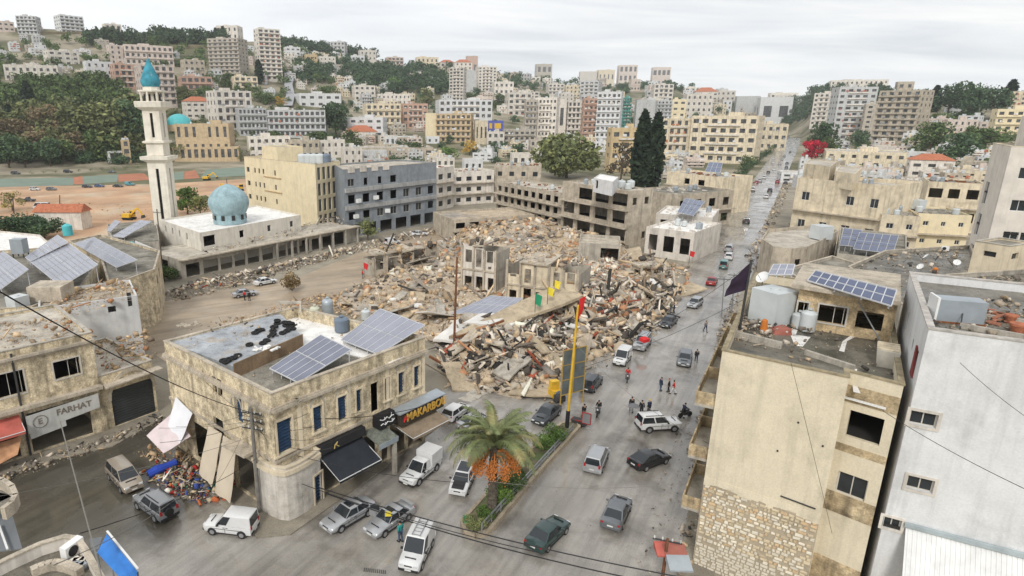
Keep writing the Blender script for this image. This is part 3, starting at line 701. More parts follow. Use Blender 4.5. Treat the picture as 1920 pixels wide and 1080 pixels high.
mb = MB(); c = PL(LL - 4.6, 4.9, -1.0); r = root('balcony', 'broken concrete balcony on the left front of the corner building', 'balcony', c)
mb.hexa([PL(LL - 6.0, 4.9, -1.3), PL(LL - 2.7, 5.0, -1.2), PL(LL - 2.7, 5.0, -.02), PL(LL - 6.0, 4.9, -.02)], [PL(LL - 6.0, 5.15, -1.3), PL(LL - 2.7, 5.25, -1.2), PL(LL - 2.7, 5.25, -.02), PL(LL - 6.0, 5.15, -.02)]); mb.build('slab', W_CONC2, r)
mb = MB()
for u in (LL - 5.6, LL - 4.4, LL - 3.1): mb.hexa([PL(u - .1, 4.2, -.35), PL(u + .1, 4.2, -.35), PL(u + .1, 4.2, -.01), PL(u - .1, 4.2, -.01)], [PL(u - .1, 4.9, -1.0), PL(u + .1, 4.9, -1.0), PL(u + .1, 4.9, -.01), PL(u - .1, 4.9, -.01)])
mb.build('bracket', W_CONC, r)
# roof contents
def Gz(px, py, z): return G(px, py, z)
zr = HC - 1.25
solar('solar array of ten panels tilted on the front terrace of the corner building', G(506, 692, zr + .5), G(560, 719, zr + .5), G(659, 657, zr + 1.9), G(602, 629, zr + 1.9), 5, 2, mat('solar_panel_grey', (.16, .17, .22), rough=.25, spec=.5, var=.15, scale=.6), base=zr)
solar('wide pale solar array at the far end of the corner building roof', G(640, 638, zr + .6), G(711, 666, zr + .6), G(797, 611, zr + 2.2), G(713, 580, zr + 2.2), 6, 2, PANEL, base=zr)
tm = MB()
nt_ = 12
for k in range(nt_):
 a0, a1 = 2 * math.pi * k / nt_, 2 * math.pi * (k + 1) / nt_
 for q in range(6):
  b0, b1 = 2 * math.pi * q / 6, 2 * math.pi * (q + 1) / 6
  pt_ = lambda a, b: ((.24 + .10 * math.cos(b)) * math.cos(a), (.24 + .10 * math.cos(b)) * math.sin(a), .10 + .10 * math.sin(b))
  tm.poly([pt_(a0, b0), pt_(a1, b0), pt_(a1, b1), pt_(a0, b1)])
tyre_me = tm.mesh('tyre', RUBBER, smooth=80)
zt = HC - .12
tyres = [(520, 608, 0), (515, 614, 0), (512, 622, 0), (513, 615, 1), (520, 603, 1), (536, 612, 0), (543, 616, 0), (548, 612, 0), (541, 607, 1), (546, 608, 1), (534, 606, 0), (549, 618, 0), (538, 622, 0), (530, 626, 0), (512, 628, 0), (508, 632, 0),
         (484, 622, 0), (490, 620, 0), (478, 626, 0), (468, 648, 0), (446, 668, 0), (438, 673, 0), (430, 676, 0), (424, 680, 0), (419, 678, 0), (500, 640, 0), (493, 645, 0)]
for i, (px, py, lv) in enumerate(tyres):
 p = G(px, py, zt + .02 + lv * .2)
 o = put('tyre', tyre_me, None, p, (rnd.uniform(-.12, .12), rnd.uniform(-.12, .12), rnd.uniform(0, 6)), (1.15, 1.15, 1.15)); tag(o, 'black car tyre lying in the heap on the upper roof of the corner building', 'tyre', 'tyres on the corner building roof')
tank('pale cream water tank on the corner building roof', G(591, 600, zr + .15), .55, 1.5, TANKC)
tank('tall blue grey water tank beside the cream one on the corner building roof', G(615, 594, zr + .15), .62, 2.0, TANKG)
tank('dark drum water tank in front of the others on the corner building roof', G(641, 622, zr + .15), .75, 1.5, TANKB)
tank('small white water tank behind the wide solar array', G(686, 600, zr + .15), .5, 1.1, TANKW)
mb = MB(); c = G(545, 585, zt); r = root('roof_frame', 'rusty metal frame standing at the back edge of the corner building roof', 'frame', c)
for s in (-1.1, 1.1): mb.bar((s, 0, 0), (s, 0, 1.0), .2)
mb.bar((-1.25, 0, 1.1), (1.25, 0, 1.1), .25); mb.build('beam', W_CONC, r, local=True)
for (px, py, lab) in ((350, 610, 'grey rag heap on the left end of the corner building roof'), (500, 655, 'strip of white lining and scrap along the roof step')):
 mb = MB(); c = G(px, py, zt)
 for q in range(14): mb.box(c + Vector((rnd.uniform(-1.2, 1.2), rnd.uniform(-.5, .5), .06 + .08 * rnd.random())), (rnd.uniform(.2, .7), rnd.uniform(.1, .4), .12), rnd.uniform(0, 3), Matrix.Rotation(rnd.uniform(-.4, .4), 3, 'X'))
 tag(mb.build('scrap', W_CONC2 if px < 400 else R_WHITE), lab, 'scrap')
# ------------------------------------------------------------------ left of the side street
LA, LB_ = XY(G(-150, 921)), XY(G(200, 808)); LC = XY(G(297, 772))
d1 = (Vector(LB_) - Vector(LA)).normalized(); nb1 = Vector((-d1.y, d1.x))
LAf, LBf = LA, LB_
ops = pxops(LAf, LBf, [(12, 722, 2.9, 2.3, 'frame'), (126, 690, 2.3, 1.8, 'frame'), (-80, 755, 2.4, 2.0, 'frame')])
Lw = (Vector(LB_) - Vector(LA)).length
ops += [(Lw - 13.0, Lw - 7.6, .2, 3.4, None), (Lw - 6.6, Lw - 1.2, .2, 4.3, None), (Lw - 19.5, Lw - 14, .2, 3.4, None)]
pol = [LA, LB_, XY(Vector(LB_) + nb1 * 13), XY(Vector(LA) + nb1 * 13)]
pharm = block('shop_building', 'weathered two storey building with the pharmacy sign and red awning on the side street', 'building', pol, 0, 10.9, W_OLD, R_PALE, par=.25, pt=.3, ops={0: ops}, floors=(5.4,), cope=W_CONC)
PP, LP, _, _ = wallframe(LA, LB_)
mb = MB()
for z0, z1, k in ((5.0, 5.35, .75), (10.0, 10.25, .4), (9.75, 10.0, .2)):
 mb.hexa([PP(0, z0, -k), PP(LP + .1, z0, -k), PP(LP + .1, z0, -.003), PP(0, z0, -.003)], [PP(0, z1, -k), PP(LP + .1, z1, -k), PP(LP + .1, z1, -.003), PP(0, z1, -.003)])
mb.build('cornice', W_CONC2, pharm)
mb = MB(); mb.tube([PP(LP - 6.9, 0, -.12), PP(LP - 6.9, 10.6, -.12)], .1); mb.build('drainpipe', STEELD, pharm)
awning('faded red awning over the shop left of the pharmacy sign', LA, LB_, Lw - 16.5, Lw - 7.2, 4.5, 3.6, 1.9, mat('red_awning', (.50, .13, .10), var=.25))
cloth('torn_awning', 'torn orange and beige awning hanging low under the red awning', 'awning', [PP(Lw - 12.5, 2.6, -.9), PP(Lw - 7.4, 2.7, -.9), PP(Lw - 8.2, 1.5, -2.2), PP(Lw - 12.6, 1.0, -2.4)], mat('orange_canvas', (.48, .26, .14), var=.35, scale=1.2), sag=.3)
for u in (Lw - 13.2, Lw - 8.0):
 mb = MB(); c = PP(u, 2.8, -.2); mb.hexa([PP(u, 2.5, -.25), PP(u + .8, 2.5, -.25), PP(u + .8, 2.5, -.05), PP(u, 2.5, -.05)], [PP(u, 3.5, -.25), PP(u + .8, 3.5, -.25), PP(u + .8, 3.5, -.05), PP(u, 3.5, -.05)])
 tag(mb.build('notice_board', mat('pale_notice', (.35, .40, .39))), 'small pale square board under the red awning' + (', nearer the pharmacy sign' if u > Lw - 10 else ', at its far end from the pharmacy sign'), 'board')
c = PP(Lw - 3.6, 3.2, -.4); r = root('shop_sign', 'torn white pharmacy sign with grey letters FARHAT on the side street', 'sign', c)
mb = MB(); mb.hexa([PP(Lw - 6.8, 2.5, -.62), PP(Lw - .4, 3.1, -.62), PP(Lw - .4, 3.1, -.5), PP(Lw - 6.8, 2.5, -.5)], [PP(Lw - 6.8, 4.3, -.62), PP(Lw - .4, 4.6, -.62), PP(Lw - .4, 4.6, -.5), PP(Lw - 6.8, 4.3, -.5)])
mb.hexa([PP(Lw - 6.7, 1.9, -.6), PP(Lw - 3.6, 2.2, -.6), PP(Lw - 3.6, 2.2, -.52), PP(Lw - 6.7, 1.9, -.52)], [PP(Lw - 6.7, 2.55, -.6), PP(Lw - 3.6, 2.8, -.6), PP(Lw - 3.6, 2.8, -.52), PP(Lw - 6.7, 2.55, -.52)])
mb.build('board', mat('dusty_white_board', (.50, .50, .47), var=.15, stain=.2), r)
text3d('lettering', 'FARHAT', PP, Lw - 2.7, 3.82, -.64, .85, mat('grey_brown_ink', (.2, .17, .14)), r, .02)
text3d('lettering', 'E', PP, Lw - 5.7, 3.45, -.64, .8, MATS['grey_brown_ink'], r, .02)
mb = MB(); pts = [PP(Lw - 5.7 + .62 * math.cos(t * .45), 3.45 + .62 * math.sin(t * .45), -.66) for t in range(15)]; mb.tube(pts, .035, 5); mb.build('round_emblem', MATS['grey_brown_ink'], r)
# lower arched part
d2 = (Vector(LC) - Vector(LB_)).normalized(); nb2 = Vector((-d2.y, d2.x)); L2 = (Vector(LC) - Vector(LB_)).length
pol = [XY(Vector(LB_) + d2 * .02), LC, XY(Vector(LC) + nb2 * 11), XY(Vector(LB_) + nb2 * 11 + d2 * .02)]
arch = block('arched_shop', 'low stone shop with a wide arched dark shutter at the mouth of the side street', 'shop', pol, 0, 6.1, W_OLD, R_PALE, par=.3, ops={0: [(.9, 5.4, .1, 4.2, None), (6.6, L2 - .4, .1, 3.4, None)]}, cope=W_CONC)
PA, _, _, _ = wallframe(LB_, LC)
mb = MB(); mb.hexa([PA(.9, .1, .2), PA(5.4, .1, .2), PA(5.4, .1, .26), PA(.9, .1, .26)], [PA(.9, 4.2, .2), PA(5.4, 4.2, .2), PA(5.4, 4.2, .26), PA(.9, 4.2, .26)])
for k in range(14): mb.bar(PA(.92, .2 + .28 * k, .17), PA(5.38, .2 + .28 * k, .17), .07)
mb.build('shutter', mat('dark_shutter', (.055, .06, .06), rough=.5, var=.2), arch)
mb = MB(); arch_ring(mb, PA, 3.15, 3.1, 2.25, .35, -.12); mb.build('arch', W_CONC2, arch)
mb = MB(); mb.hexa([PA(.2, 5.0, -1.2), PA(6.2, 5.2, -1.1), PA(6.2, 5.2, -.02), PA(.2, 5.0, -.02)], [PA(.2, 5.15, -1.2), PA(6.2, 5.35, -1.1), PA(6.2, 5.35, -.02), PA(.2, 5.15, -.02)]); mb.build('balcony_slab', W_CONC2, arch)
# white wall house with rubble roof
A, B = Vector((-46.5, 70.3)), Vector((-37.1, 75.8)); dd = (B - A).normalized(); nn = Vector((-dd.y, dd.x))
PW, LWw, _, _ = wallframe(A, B); u1, z1_ = onwall(210, 580, A, B); u2, z2_ = onwall(243, 562, A, B)
block('white_wall_house', 'low house with a cracked white side wall and broken slab roof behind the arched shop', 'house', [XY(A), XY(B), XY(B + nn * 9), XY(A + nn * 9)], 0, 9.4, mat('chalk_white', (.60, .60, .59), stain=.15, var=.08), W_CONC2, par=.3,
      ops={0: [(u1 - .45, u1 + .45, z1_ - .4, z1_ + .4, None), (u2 - .25, u2 + .25, z2_ - .9, z2_ + .9, 'dark')], 1: [(1, 3, 5, 7.5, None), (5, 7, 5, 7.5, None)]})
# houses under the left solar arrays
block('flat_roof_house', 'low flat roofed house carrying the tilted solar arrays at the left edge', 'house', [XY(G(*p, 9.2)) for p in ((-140, 590), (60, 575), (150, 540), (186, 492), (130, 462), (-140, 480))], 0, 9.2, W_OLD, R_GREY, par=.4, cope=W_CONC2, ops='auto')
block('flat_roof_house', 'low flat roofed house below the long narrow solar array', 'house', [XY(G(*p, 8.6)) for p in ((205, 536), (290, 505), (300, 470), (190, 440), (128, 452), (190, 488))], 0, 8.6, W_OLD, R_GREY, par=.3, cope=W_CONC2, ops='auto')
block('flat_roof_house', 'low house with small solar arrays next to the foot of the minaret', 'house', [XY(G(*p, 6.0)) for p in ((215, 462), (300, 452), (292, 412), (200, 420))], 0, 6.0, W_CONC, R_GREY, par=.3, ops='auto')
def arr(label, lo0, lo1, hi1, hi0, zl, zh, nu, nv, m=None, **k): return solar(label, G(*lo0, zl), G(*lo1, zl), G(*hi1, zh), G(*hi0, zh), nu, nv, m, **k)
arr('large pale solar array with many rows, second from the left edge', (52, 487), (115, 538), (184, 497), (130, 457), 9.8, 12.2, 4, 9, base=9.0)
arr('pale solar array behind the large one, with the water tank beside it', (48, 483), (58, 491), (128, 455), (108, 441), 9.9, 12.5, 2, 5, base=9.0)
arr('long narrow pale solar array right of the large one', (140, 457), (219, 502), (258, 488), (176, 445), 9.0, 10.8, 8, 2, base=8.4)
arr('pale solar array cut by the left edge of the view', (-40, 503), (2, 543), (54, 506), (6, 472), 9.8, 12.0, 3, 7, base=9.0)
arr('small solar array near the foot of the minaret', (211, 443), (232, 446), (284, 416), (262, 413), 6.4, 8.0, 2, 6, base=5.9)
arr('narrow solar array left of the minaret foot', (200, 432), (208, 434), (226, 416), (215, 413), 6.4, 8.0, 1, 4, base=5.9)
mb = MB(); c = G(40, 482, 9); r = root('metal_tank', 'square grey tank on a stand between the left solar arrays', 'water tank', c); mb.box((0, 0, 1.9), (2.0, 1.6, 2.4)); mb.build('tank_body', TANKG, r, local=True)
mb = MB()
for sx in (-1, 1):
 for sy in (-1, 1): mb.box((sx * .85, sy * .65, .35), (.14, .14, .7))
mb.build('stand', STEELD, r, local=True)
mb = MB(); c = G(100, 560, 9.2); mb.hexa([c + Vector((-2.2, -1.5, 0)), c + Vector((2, -1.5, 0)), c + Vector((2, 1.5, 0)), c + Vector((-2.2, 1.5, 0))], [c + Vector((-2.2, -1.5, 1.9)), c + Vector((2, -1.5, 1.9)), c + Vector((2, 1.5, 2.0)), c + Vector((-2.2, 1.5, 2.0))])
tag(mb.build('roof_hut', W_CONC2), 'small square hut on the roof under the large left solar array', 'hut')
tank('pale water tank left of the roof hut', G(35, 575, 9), .9, 1.3, TANKW, square=True)
mb = MB(); c = G(128, 441, 12.2); mb.lathe([(.0, 0), (.8, 0), (.8, 1.6), (.1, 2.0)], c, 12); tag(mb.build('turquoise_tank', TURQ, smooth=40), 'turquoise tank at the top corner of the left solar arrays', 'water tank')
mb = MB(); c = G(248, 470, 6.5); mb.lathe([(.0, 0), (.7, 0), (.7, 1.4), (.1, 1.8)], c, 12); tag(mb.build('turquoise_drum', TURQ, smooth=40), 'turquoise drum in the yard left of the white slogan banner', 'water tank')
r = root('banner', 'white banner with dark script on posts beside the arcade', 'banner', G(272, 480, 5.0)); mb = MB(); a, b = G(255, 470, 5.2), G(291, 486, 5.2); mb.hexa([a, b, b + Vector((.1, .1, 0)), a + Vector((.1, .1, 0))], [a + Vector((0, 0, 2)), b + Vector((0, 0, 2)), b + Vector((.1, .1, 2)), a + Vector((.1, .1, 2))]); mb.build('sheet', FRAMEW, r)
mb = MB()
for p in (a, b): mb.tube([(p.x, p.y, 0), (p.x, p.y, 7.4)], .07)
mb.build('post', STEELD, r)
mb = MB(); PBn, LBn, _, _ = wallframe(a, b)
for k in range(6): mb.tube([PBn(.5 + .75 * k + .1 * t, 6.15 + .3 * math.sin(t * 1.7 + k), -.04) for t in range(6)], .06, 4)
mb.build('script', BLACKP, r)
mb = MB(); c = G(122, 428, 0); mb.hexa([c + Vector(p) for p in ((-7, -3, 5), (7, -3, 5), (7, 3, 5), (-7, 3, 5))], [c + Vector(p) for p in ((-6.5, -.3, 7), (6.5, -.3, 7), (6.5, .3, 7), (-6.5, .3, 7))]); r = root('red_roof_house', 'low house with an orange tile roof behind the dark bushes at left', 'house', c); mb.build('roof', TILE, r)
mb = MB(); mb.hexa([c + Vector(p) for p in ((-6.5, -2.6, 0), (6.5, -2.6, 0), (6.5, 2.6, 0), (-6.5, 2.6, 0))], [c + Vector(p) for p in ((-6.5, -2.6, 5.1), (6.5, -2.6, 5.1), (6.5, 2.6, 5.1), (-6.5, 2.6, 5.1))]); mb.build('wall', W_OFF, r)
block('low_house', 'pale low house half cut by the left edge behind the dark bushes', 'house', [XY(G(*p, 4)) for p in ((-80, 478), (100, 462), (75, 440), (-80, 425))], 0, 4, W_OFF, R_WHITE, par=.4)
# ------------------------------------------------------------------ mosque: arcade, prayer hall, dome, minaret
A, B = Vector(XY(G(342, 523))), Vector(XY(G(668, 452)))
dM = (B - A).normalized(); nM = Vector((-dM.y, dM.x)); LM = (B - A).length
ops = []
u = 1.0
while u < LM - 4:
 w = rnd.uniform(2.6, 3.4); ops.append((u, u + w, .1, rnd.uniform(2.6, 3.2), None)); u += w + rnd.uniform(.5, .9)
AR = block('shop_arcade', 'long single storey arcade of wrecked shops along the back street below the mosque', 'shops', [XY(A), XY(B), XY(B + nM * 10), XY(A + nM * 15)], 0, 3.9, W_CONC, R_PALE, par=.12, ops={0: ops, 3: [(2, 5, .2, 3, None), (7, 10, .2, 3, None)]})
PM, _, _, _ = wallframe(A, B)
mb = MB(); mb.hexa([PM(-.6, 3.9, -1.7), PM(LM, 3.9, -1.7), PM(LM, 3.9, 0.3), PM(-.6, 3.9, .3)], [PM(-.6, 4.15, -1.7), PM(LM, 4.15, -1.7), PM(LM, 4.15, .3), PM(-.6, 4.15, .3)]); mb.build('canopy_slab', W_CONC2, AR)
for k in range(7):
 mb = MB(); u = LM - 1 - k * 4.2; mb.hexa([PM(u, 0, -1.6), PM(u + .4, 0, -1.6), PM(u + .4, 0, -1.2), PM(u, 0, -1.2)], [PM(u, 3.9, -1.6), PM(u + .4, 3.9, -1.6), PM(u + .4, 3.9, -1.2), PM(u, 3.9, -1.2)]); mb.build('column', W_CONC, AR)
h0, h1, h2 = Vector(XY(G(378, 468, 4.1))), Vector(XY(G(565, 430, 4.1))), Vector(XY(G(302, 440, 4.1)))
hd = h2 - h0
hall = block('mosque_hall', 'white flat roofed prayer hall under the pale blue dome', 'mosque', [XY(h0), XY(h1), XY(h1 + hd), XY(h2)], 0, 7.7, mat('hall_white', (.66, .62, .54), stain=.2, var=.08), R_WHITE, par=.4,
             ops={0: [(.7, 3.6, 4.6, 6.8, None), (10, 11.2, 5, 6.6, None), (18, 19, 5.2, 6.6, 'dark'), (25, 26, 5.2, 6.6, 'dark')], 3: [(3 + 4 * k, 3.8 + 4 * k, 5.2, 6.7, 'dark') for k in range(4)]})
dc = G(432, 417, 7.4)
r = root('dome', 'pale blue onion dome on its drum over the white prayer hall', 'dome', dc)
mb = MB(); mb.lathe([(3.7, 0), (3.75, .9), (3.6, 1.0), (3.6, 2.4)], n=24); mb.build('drum', DOMEB, r, smooth=40, local=True)
for k in range(10):
 mb = MB(); a = k * .628 + .2; c = Vector((3.68 * math.cos(a), 3.68 * math.sin(a), 1.5)); mb.box(c, (.12, .75, 1.1), a); mb.build('window', DARK, r, local=True)
mb = MB(); prof = []
for k in range(15):
 t = k / 14; z = 2.3 + 6.6 * t; rr_ = 4.55 * math.cos((t - .36) / .64 * math.pi / 2) ** .62 if t > .36 else 3.75 + (.8) * math.sin(t / .36 * math.pi / 2)
 prof.append((max(.03, rr_ if t < .93 else rr_ * .8), z))
mb.lathe(prof, n=28); mb.build('shell', DOMEB, r, smooth=60, local=True)
mb = MB(); mb.tube([(0, 0, 8.7), (0, 0, 10.0)], .07); mb.build('finial', STEELD, r, local=True)
mp_ = G(318, 440, 0); YM = 150.0; c = AT(312, 410, YM); mx_ = c.x
zat = lambda py: ZAT(py, YM)
MIN = mat('minaret_stone', (.72, .67, .57), stain=.12, var=.1, grain=.05)
r = root('minaret', 'tall pale stone minaret with slit windows, balconies and a blue spire', 'minaret', (mx_, YM, 0))
s2 = 1.0
def oct_(mb, prof, n=4): mb.lathe([(a * (1.414 if n == 4 else 1), z) for a, z in prof], n=n)
def shaft(z0, z1, hw, slit):
 mb = MB(); q = [(-hw, -hw), (hw, -hw), (hw, hw), (-hw, hw)]
 for i in range(4): wall(mb, q[i], q[(i + 1) % 4], z0, z1, [(hw * .86, hw * 1.2, slit[0], slit[1])] if i in (0, 1) else [], .3)
 mb.poly([(p[0], p[1], z1) for p in q]); mb.build('shaft', MIN, r, local=True)
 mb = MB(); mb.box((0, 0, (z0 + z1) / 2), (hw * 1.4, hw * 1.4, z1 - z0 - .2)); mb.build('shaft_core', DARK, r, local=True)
shaft(0, zat(300), 2.15, (zat(408), zat(315)))
mb = MB(); oct_(mb, [(2.2, zat(303)), (3.2, zat(298)), (3.25, zat(292)), (2.3, zat(291.5))]); mb.build('balcony', MIN, r, local=True)
shaft(zat(291), zat(203), 1.95, (zat(257), zat(212)))
mb = MB(); oct_(mb, [(2.0, zat(269)), (2.5, zat(267)), (2.5, zat(264)), (2.0, zat(263))]); mb.build('string_course', MIN, r, local=True)
mb = MB(); oct_(mb, [(2.0, zat(207)), (3.0, zat(201)), (3.1, zat(191)), (3.0, zat(190))]); mb.build('balcony', MIN, r, local=True)
mb = MB(); mb.lathe([(1.75, zat(191)), (1.75, zat(172))], n=8); mb.build('lantern', MIN, r, local=True)
for k in range(8):
 mb = MB(); a = k * math.pi / 4; mb.box((2.55 * math.cos(a), 2.55 * math.sin(a), (zat(190) + zat(173)) / 2), (.35, .35, zat(173) - zat(190)), a); mb.build('column', MIN, r, local=True)
 mb = MB(); mb.box((1.78 * math.cos(a), 1.78 * math.sin(a), (zat(190) + zat(176)) / 2), (.1, .6, 1.5), a); mb.build('lantern_window', DARK, r, local=True)
mb = MB(); mb.lathe([(2.9, zat(173)), (3.0, zat(171)), (2.95, zat(169)), (1.8, zat(168.5)), (1.8, zat(163))], n=8); mb.build('gallery_roof', MIN, r, local=True)
mb = MB(); mb.lathe([(1.75, zat(163)), (2.05, zat(158)), (2.15, zat(152)), (1.9, zat(145)), (1.5, zat(137)), (1.0, zat(127)), (.5, zat(117)), (.06, zat(108))], n=20); mb.build('spire', SPIRE, r, smooth=50, local=True)
mb = MB(); mb.tube([(0, 0, zat(109)), (0, 0, zat(99))], .06); mb.build('finial', STEELD, r, local=True)
# ------------------------------------------------------------------ yellow block and blue grey block on the back street
yk, yl, yr = Vector(XY(G(597, 436))), Vector(XY(G(466, 404))), Vector(XY(G(642, 424)))
Lf, Lr = (yk - yl).length, (yr - yk).length
o0 = []
for f in range(3):
 z = 5.6 + f * 4.2
 o0 += [(1.2, 3.0, z, z + 1.5, 'dark')] + [(6 + 2.6 * k, 7 + 2.6 * k, z, z + 1.5, 'dark') for k in range(3)] + [(18, 19, z, z + 1.5, 'dark')]
o1 = []
for f in range(4):
 z = 1.3 + f * 4.3
 o1 += [(.8 + (Lr - 2.4) / 4 * k, .8 + (Lr - 2.4) / 4 * k + (Lr - 2.4) / 4 * .62, z, z + 3.4, 'glass') for k in range(4)]
YB = block('yellow_building', 'pale yellow four storey block with tall narrow windows behind the pale blue dome', 'building', [XY(yl), XY(yk), XY(yr), XY(yr + yl - yk)], 0, 18.5, W_YEL, R_PALE, par=.6, ops={0: o0, 1: o1}, floors=(5, 9.2, 13.5), cope=W_CREAM)
dl = (yk - yl).normalized(); nl = Vector((-dl.y, dl.x))
q = yl + dl * 11
block('stair_tower', 'plain yellow stair tower rising from the yellow block roof', 'stair tower', [XY(q + nl * .4), XY(q + dl * 9 + nl * .4), XY(q + dl * 9 + nl * 9), XY(q + nl * 9)], 17.95, 22.2, W_YEL, R_PALE, par=.3)
mb = MB()
for f in range(2):
 z = 9.0 + 4.2 * f
 mb.hexa([XY(q + dl * 1 - nl * .25) + (z,), XY(q + dl * 11 - nl * .25) + (z,), XY(q + dl * 11 - nl * .005) + (z,), XY(q + dl * 1 - nl * .005) + (z,)], [XY(q + dl * 1 - nl * .25) + (z + .25,), XY(q + dl * 11 - nl * .25) + (z + .25,), XY(q + dl * 11 - nl * .005) + (z + .25,), XY(q + dl * 1 - nl * .005) + (z + .25,)])
mb.build('string_course', mat('plaster_yellow_dark', (.48, .34, .18)), YB)
for i, (px, w) in enumerate(((567, 1.3), (578, 1.3), (588, 1.4), (600, 1.4), (612, 1.3))): tank('white water tank in the row on the yellow block roof, number %s from the left' % ('one', 'two', 'three', 'four', 'five')[i], AT(px, 300, 178) * 1.0 + Vector((0, 0, 0)) - Vector((0, 0, AT(px, 300, 178).z - 17.9)), w, 2.6, TANKW if i < 4 else TANKB)
ga, gb = Vector(XY(G(648, 447))), Vector(XY(G(818, 417)))
LG = (gb - ga).length; dg_ = (gb - ga).normalized(); ng = Vector((-dg_.y, dg_.x))
og = []
for f, (z, n, w, h) in enumerate(((4.6, 7, 2.3, 2.1), (8.9, 7, 2.3, 2.3), (13.4, 7, 2.2, 1.9))):
 for k in range(n):
  if f == 2 and k > 3: continue
  u = LG / n * (k + .5); og.append((u - w / 2 * (.6 if f == 2 and k in (1, 2) else 1), u + w / 2 * (.6 if f == 2 and k in (1, 2) else 1), z, z + h, None if rnd.random() < .7 else 'glass'))
for k in range(6): og.append((LG / 6 * k + .7, LG / 6 * (k + 1) - .7, .1, 3.3, None))
GB = block('grey_building', 'blue grey four storey block with broken windows on the back street beside the yellow one', 'building', [XY(ga), XY(gb), XY(gb + ng * 16), XY(ga + ng * 16 + dg_ * 9)], 0, 17.8, W_GREY, R_PALE, par=.4, ops={0: og}, floors=(4.2, 8.4, 12.6), cope=W_CONC)
PG, _, _, _ = wallframe(ga, gb)
for z in (7.3, 11.9):
 mb = MB(); mb.hexa([PG(.2, z, -.55), PG(LG - .3, z, -.55), PG(LG - .3, z, -.01), PG(.2, z, -.01)], [PG(.2, z + 1.1, -.55), PG(LG - .3, z + 1.1, -.55), PG(LG - .3, z + 1.1, -.01), PG(.2, z + 1.1, -.01)]); mb.build('spandrel_band', mat('pale_grey_band', (.36, .36, .35), stain=.3, var=.15), GB)
for k in range(4):
 u, w = 1.5 + k * 4.0 , 2.2; mb = MB(); mb.hexa([PG(u, 16.9, -.15), PG(u + w, 16.9, -.15), PG(u + w, 16.9, -.01), PG(u, 16.9, -.01)], [PG(u, 18.5, -.15), PG(u + w, 18.5, -.15), PG(u + w, 18.5, .2), PG(u, 18.5, .2)]); mb.build('parapet_block', W_OFF, GB)
for k, (z, u) in enumerate(((5.6, 3), (5.9, 14), (9.6, 4), (9.9, 10))):
 mb = MB(); mb.box(PG(u, z, -1.0), (1.4, .7, 1.0), rnd.random()); mb.build('hanging_debris', FRAMEW, GB)
# ------------------------------------------------------------------ ruined blocks round the crossing
def hb(name, label, cat, pl, pr, ytop, depth, nf, nc, wm, rm, wf=.55, hf=.5, style=None, slabs=True, group=None, side=None, par=.5, zoff=.22, skip=.08, cope=None):
 poly = quadfoot(pl, pr, depth); A = G(*pl); z1 = ZAT(ytop, A.y)
 L = (Vector(poly[1]) - Vector(poly[0])).length
 o = {0: gridops(L, .2, z1 - par, nf, nc, wf, hf, style, zoff, skip)}
 if side: o[1] = gridops(depth, .2, z1 - par, nf, side, .35, .4, style, .3, .2); o[3] = gridops(depth, .2, z1 - par, nf, side, .35, .4, style, .3, .2)
 fl = [z1 / nf * k for k in range(1, nf)]
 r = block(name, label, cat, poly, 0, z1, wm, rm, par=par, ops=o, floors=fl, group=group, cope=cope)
 if slabs:
  P, L, d, n = wallframe(poly[0], poly[1])
  for k in range(1, nf):
   z = (z1 - par) / nf * k; mb = MB(); a, b, e = -.2, L + .2, 1.2
   mb.hexa([P(a, z - .1, -e), P(b, z - .1, -e), P(b, z - .1, -.01), P(a, z - .1, -.01)], [P(a, z + .15, -e), P(b, z + .15, -e), P(b, z + .15, -.01), P(a, z + .15, -.01)]); mb.build('balcony_slab', W_CONC2, r)
 if cat in ('house', 'building'):
  q = [Vector(p) for p in poly]
  for k in range(3):
   u, v = rnd.uniform(.12, .88), rnd.uniform(.2, .75); p = q[0] * (1 - u) * (1 - v) + q[1] * u * (1 - v) + q[2] * u * v + q[3] * (1 - u) * v
   tank('pale tank among the roof clutter of the ' + ('houses' if cat == 'house' else 'wrecked blocks') + ' round the crossing', (p.x, p.y, z1 - par), rnd.uniform(.5, .8), rnd.uniform(1.2, 1.8), rnd.choice((TANKW, TANKG)))
  mb = MB()
  for k in range(26):
   u, v = rnd.uniform(.08, .92), rnd.uniform(.1, .9); p = q[0] * (1 - u) * (1 - v) + q[1] * u * (1 - v) + q[2] * u * v + q[3] * (1 - u) * v
   mb.box((p.x, p.y, z1 - par + .15), (rnd.uniform(.2, 1.4), rnd.uniform(.2, .7), rnd.uniform(.15, .6)), rnd.uniform(0, 3))
  mb.build('roof_scrap', rnd.choice((W_CONC, RUST, W_OFF)), r, kind='stuff')
 return r, z1
hb('ruined_building', 'long three storey concrete shell with rows of empty openings behind the rubble', 'building', (930, 398), (1062, 432), 340, 12, 3, 10, W_CONC2, R_PALE, wf=.6, hf=.55)
hb('ruined_building', 'gutted three storey house with deep open balconies, right of the long concrete shell', 'building', (1050, 432), (1172, 462), 340, 8, 3, 4, W_CONC2, R_PALE, wf=.78, hf=.68, side=2)
block('roof_room', 'white box room on the roof of the gutted house', 'room', [XY(G(*p, 14)) for p in ((1112, 352), (1148, 360), (1158, 350), (1124, 343))], 13.0, 16.4, W_WHITE, R_WHITE, par=.2, ops={0: [(1, 2.2, 14, 16, None)]})
for i_, px in enumerate((1165, 1182)): tank(('white tank on the gutted house roof, nearer its box room', 'white tank on the gutted house roof, at its end corner')[i_], G(px, 352, 13.4), 1.0, 1.8)
hb('apartment_building', 'grey two storey house with wide dark windows behind the long concrete shell', 'building', (850, 385), (925, 380), 322, 12, 3, 4, W_OFF, R_PALE, wf=.5, hf=.4, style='dark')
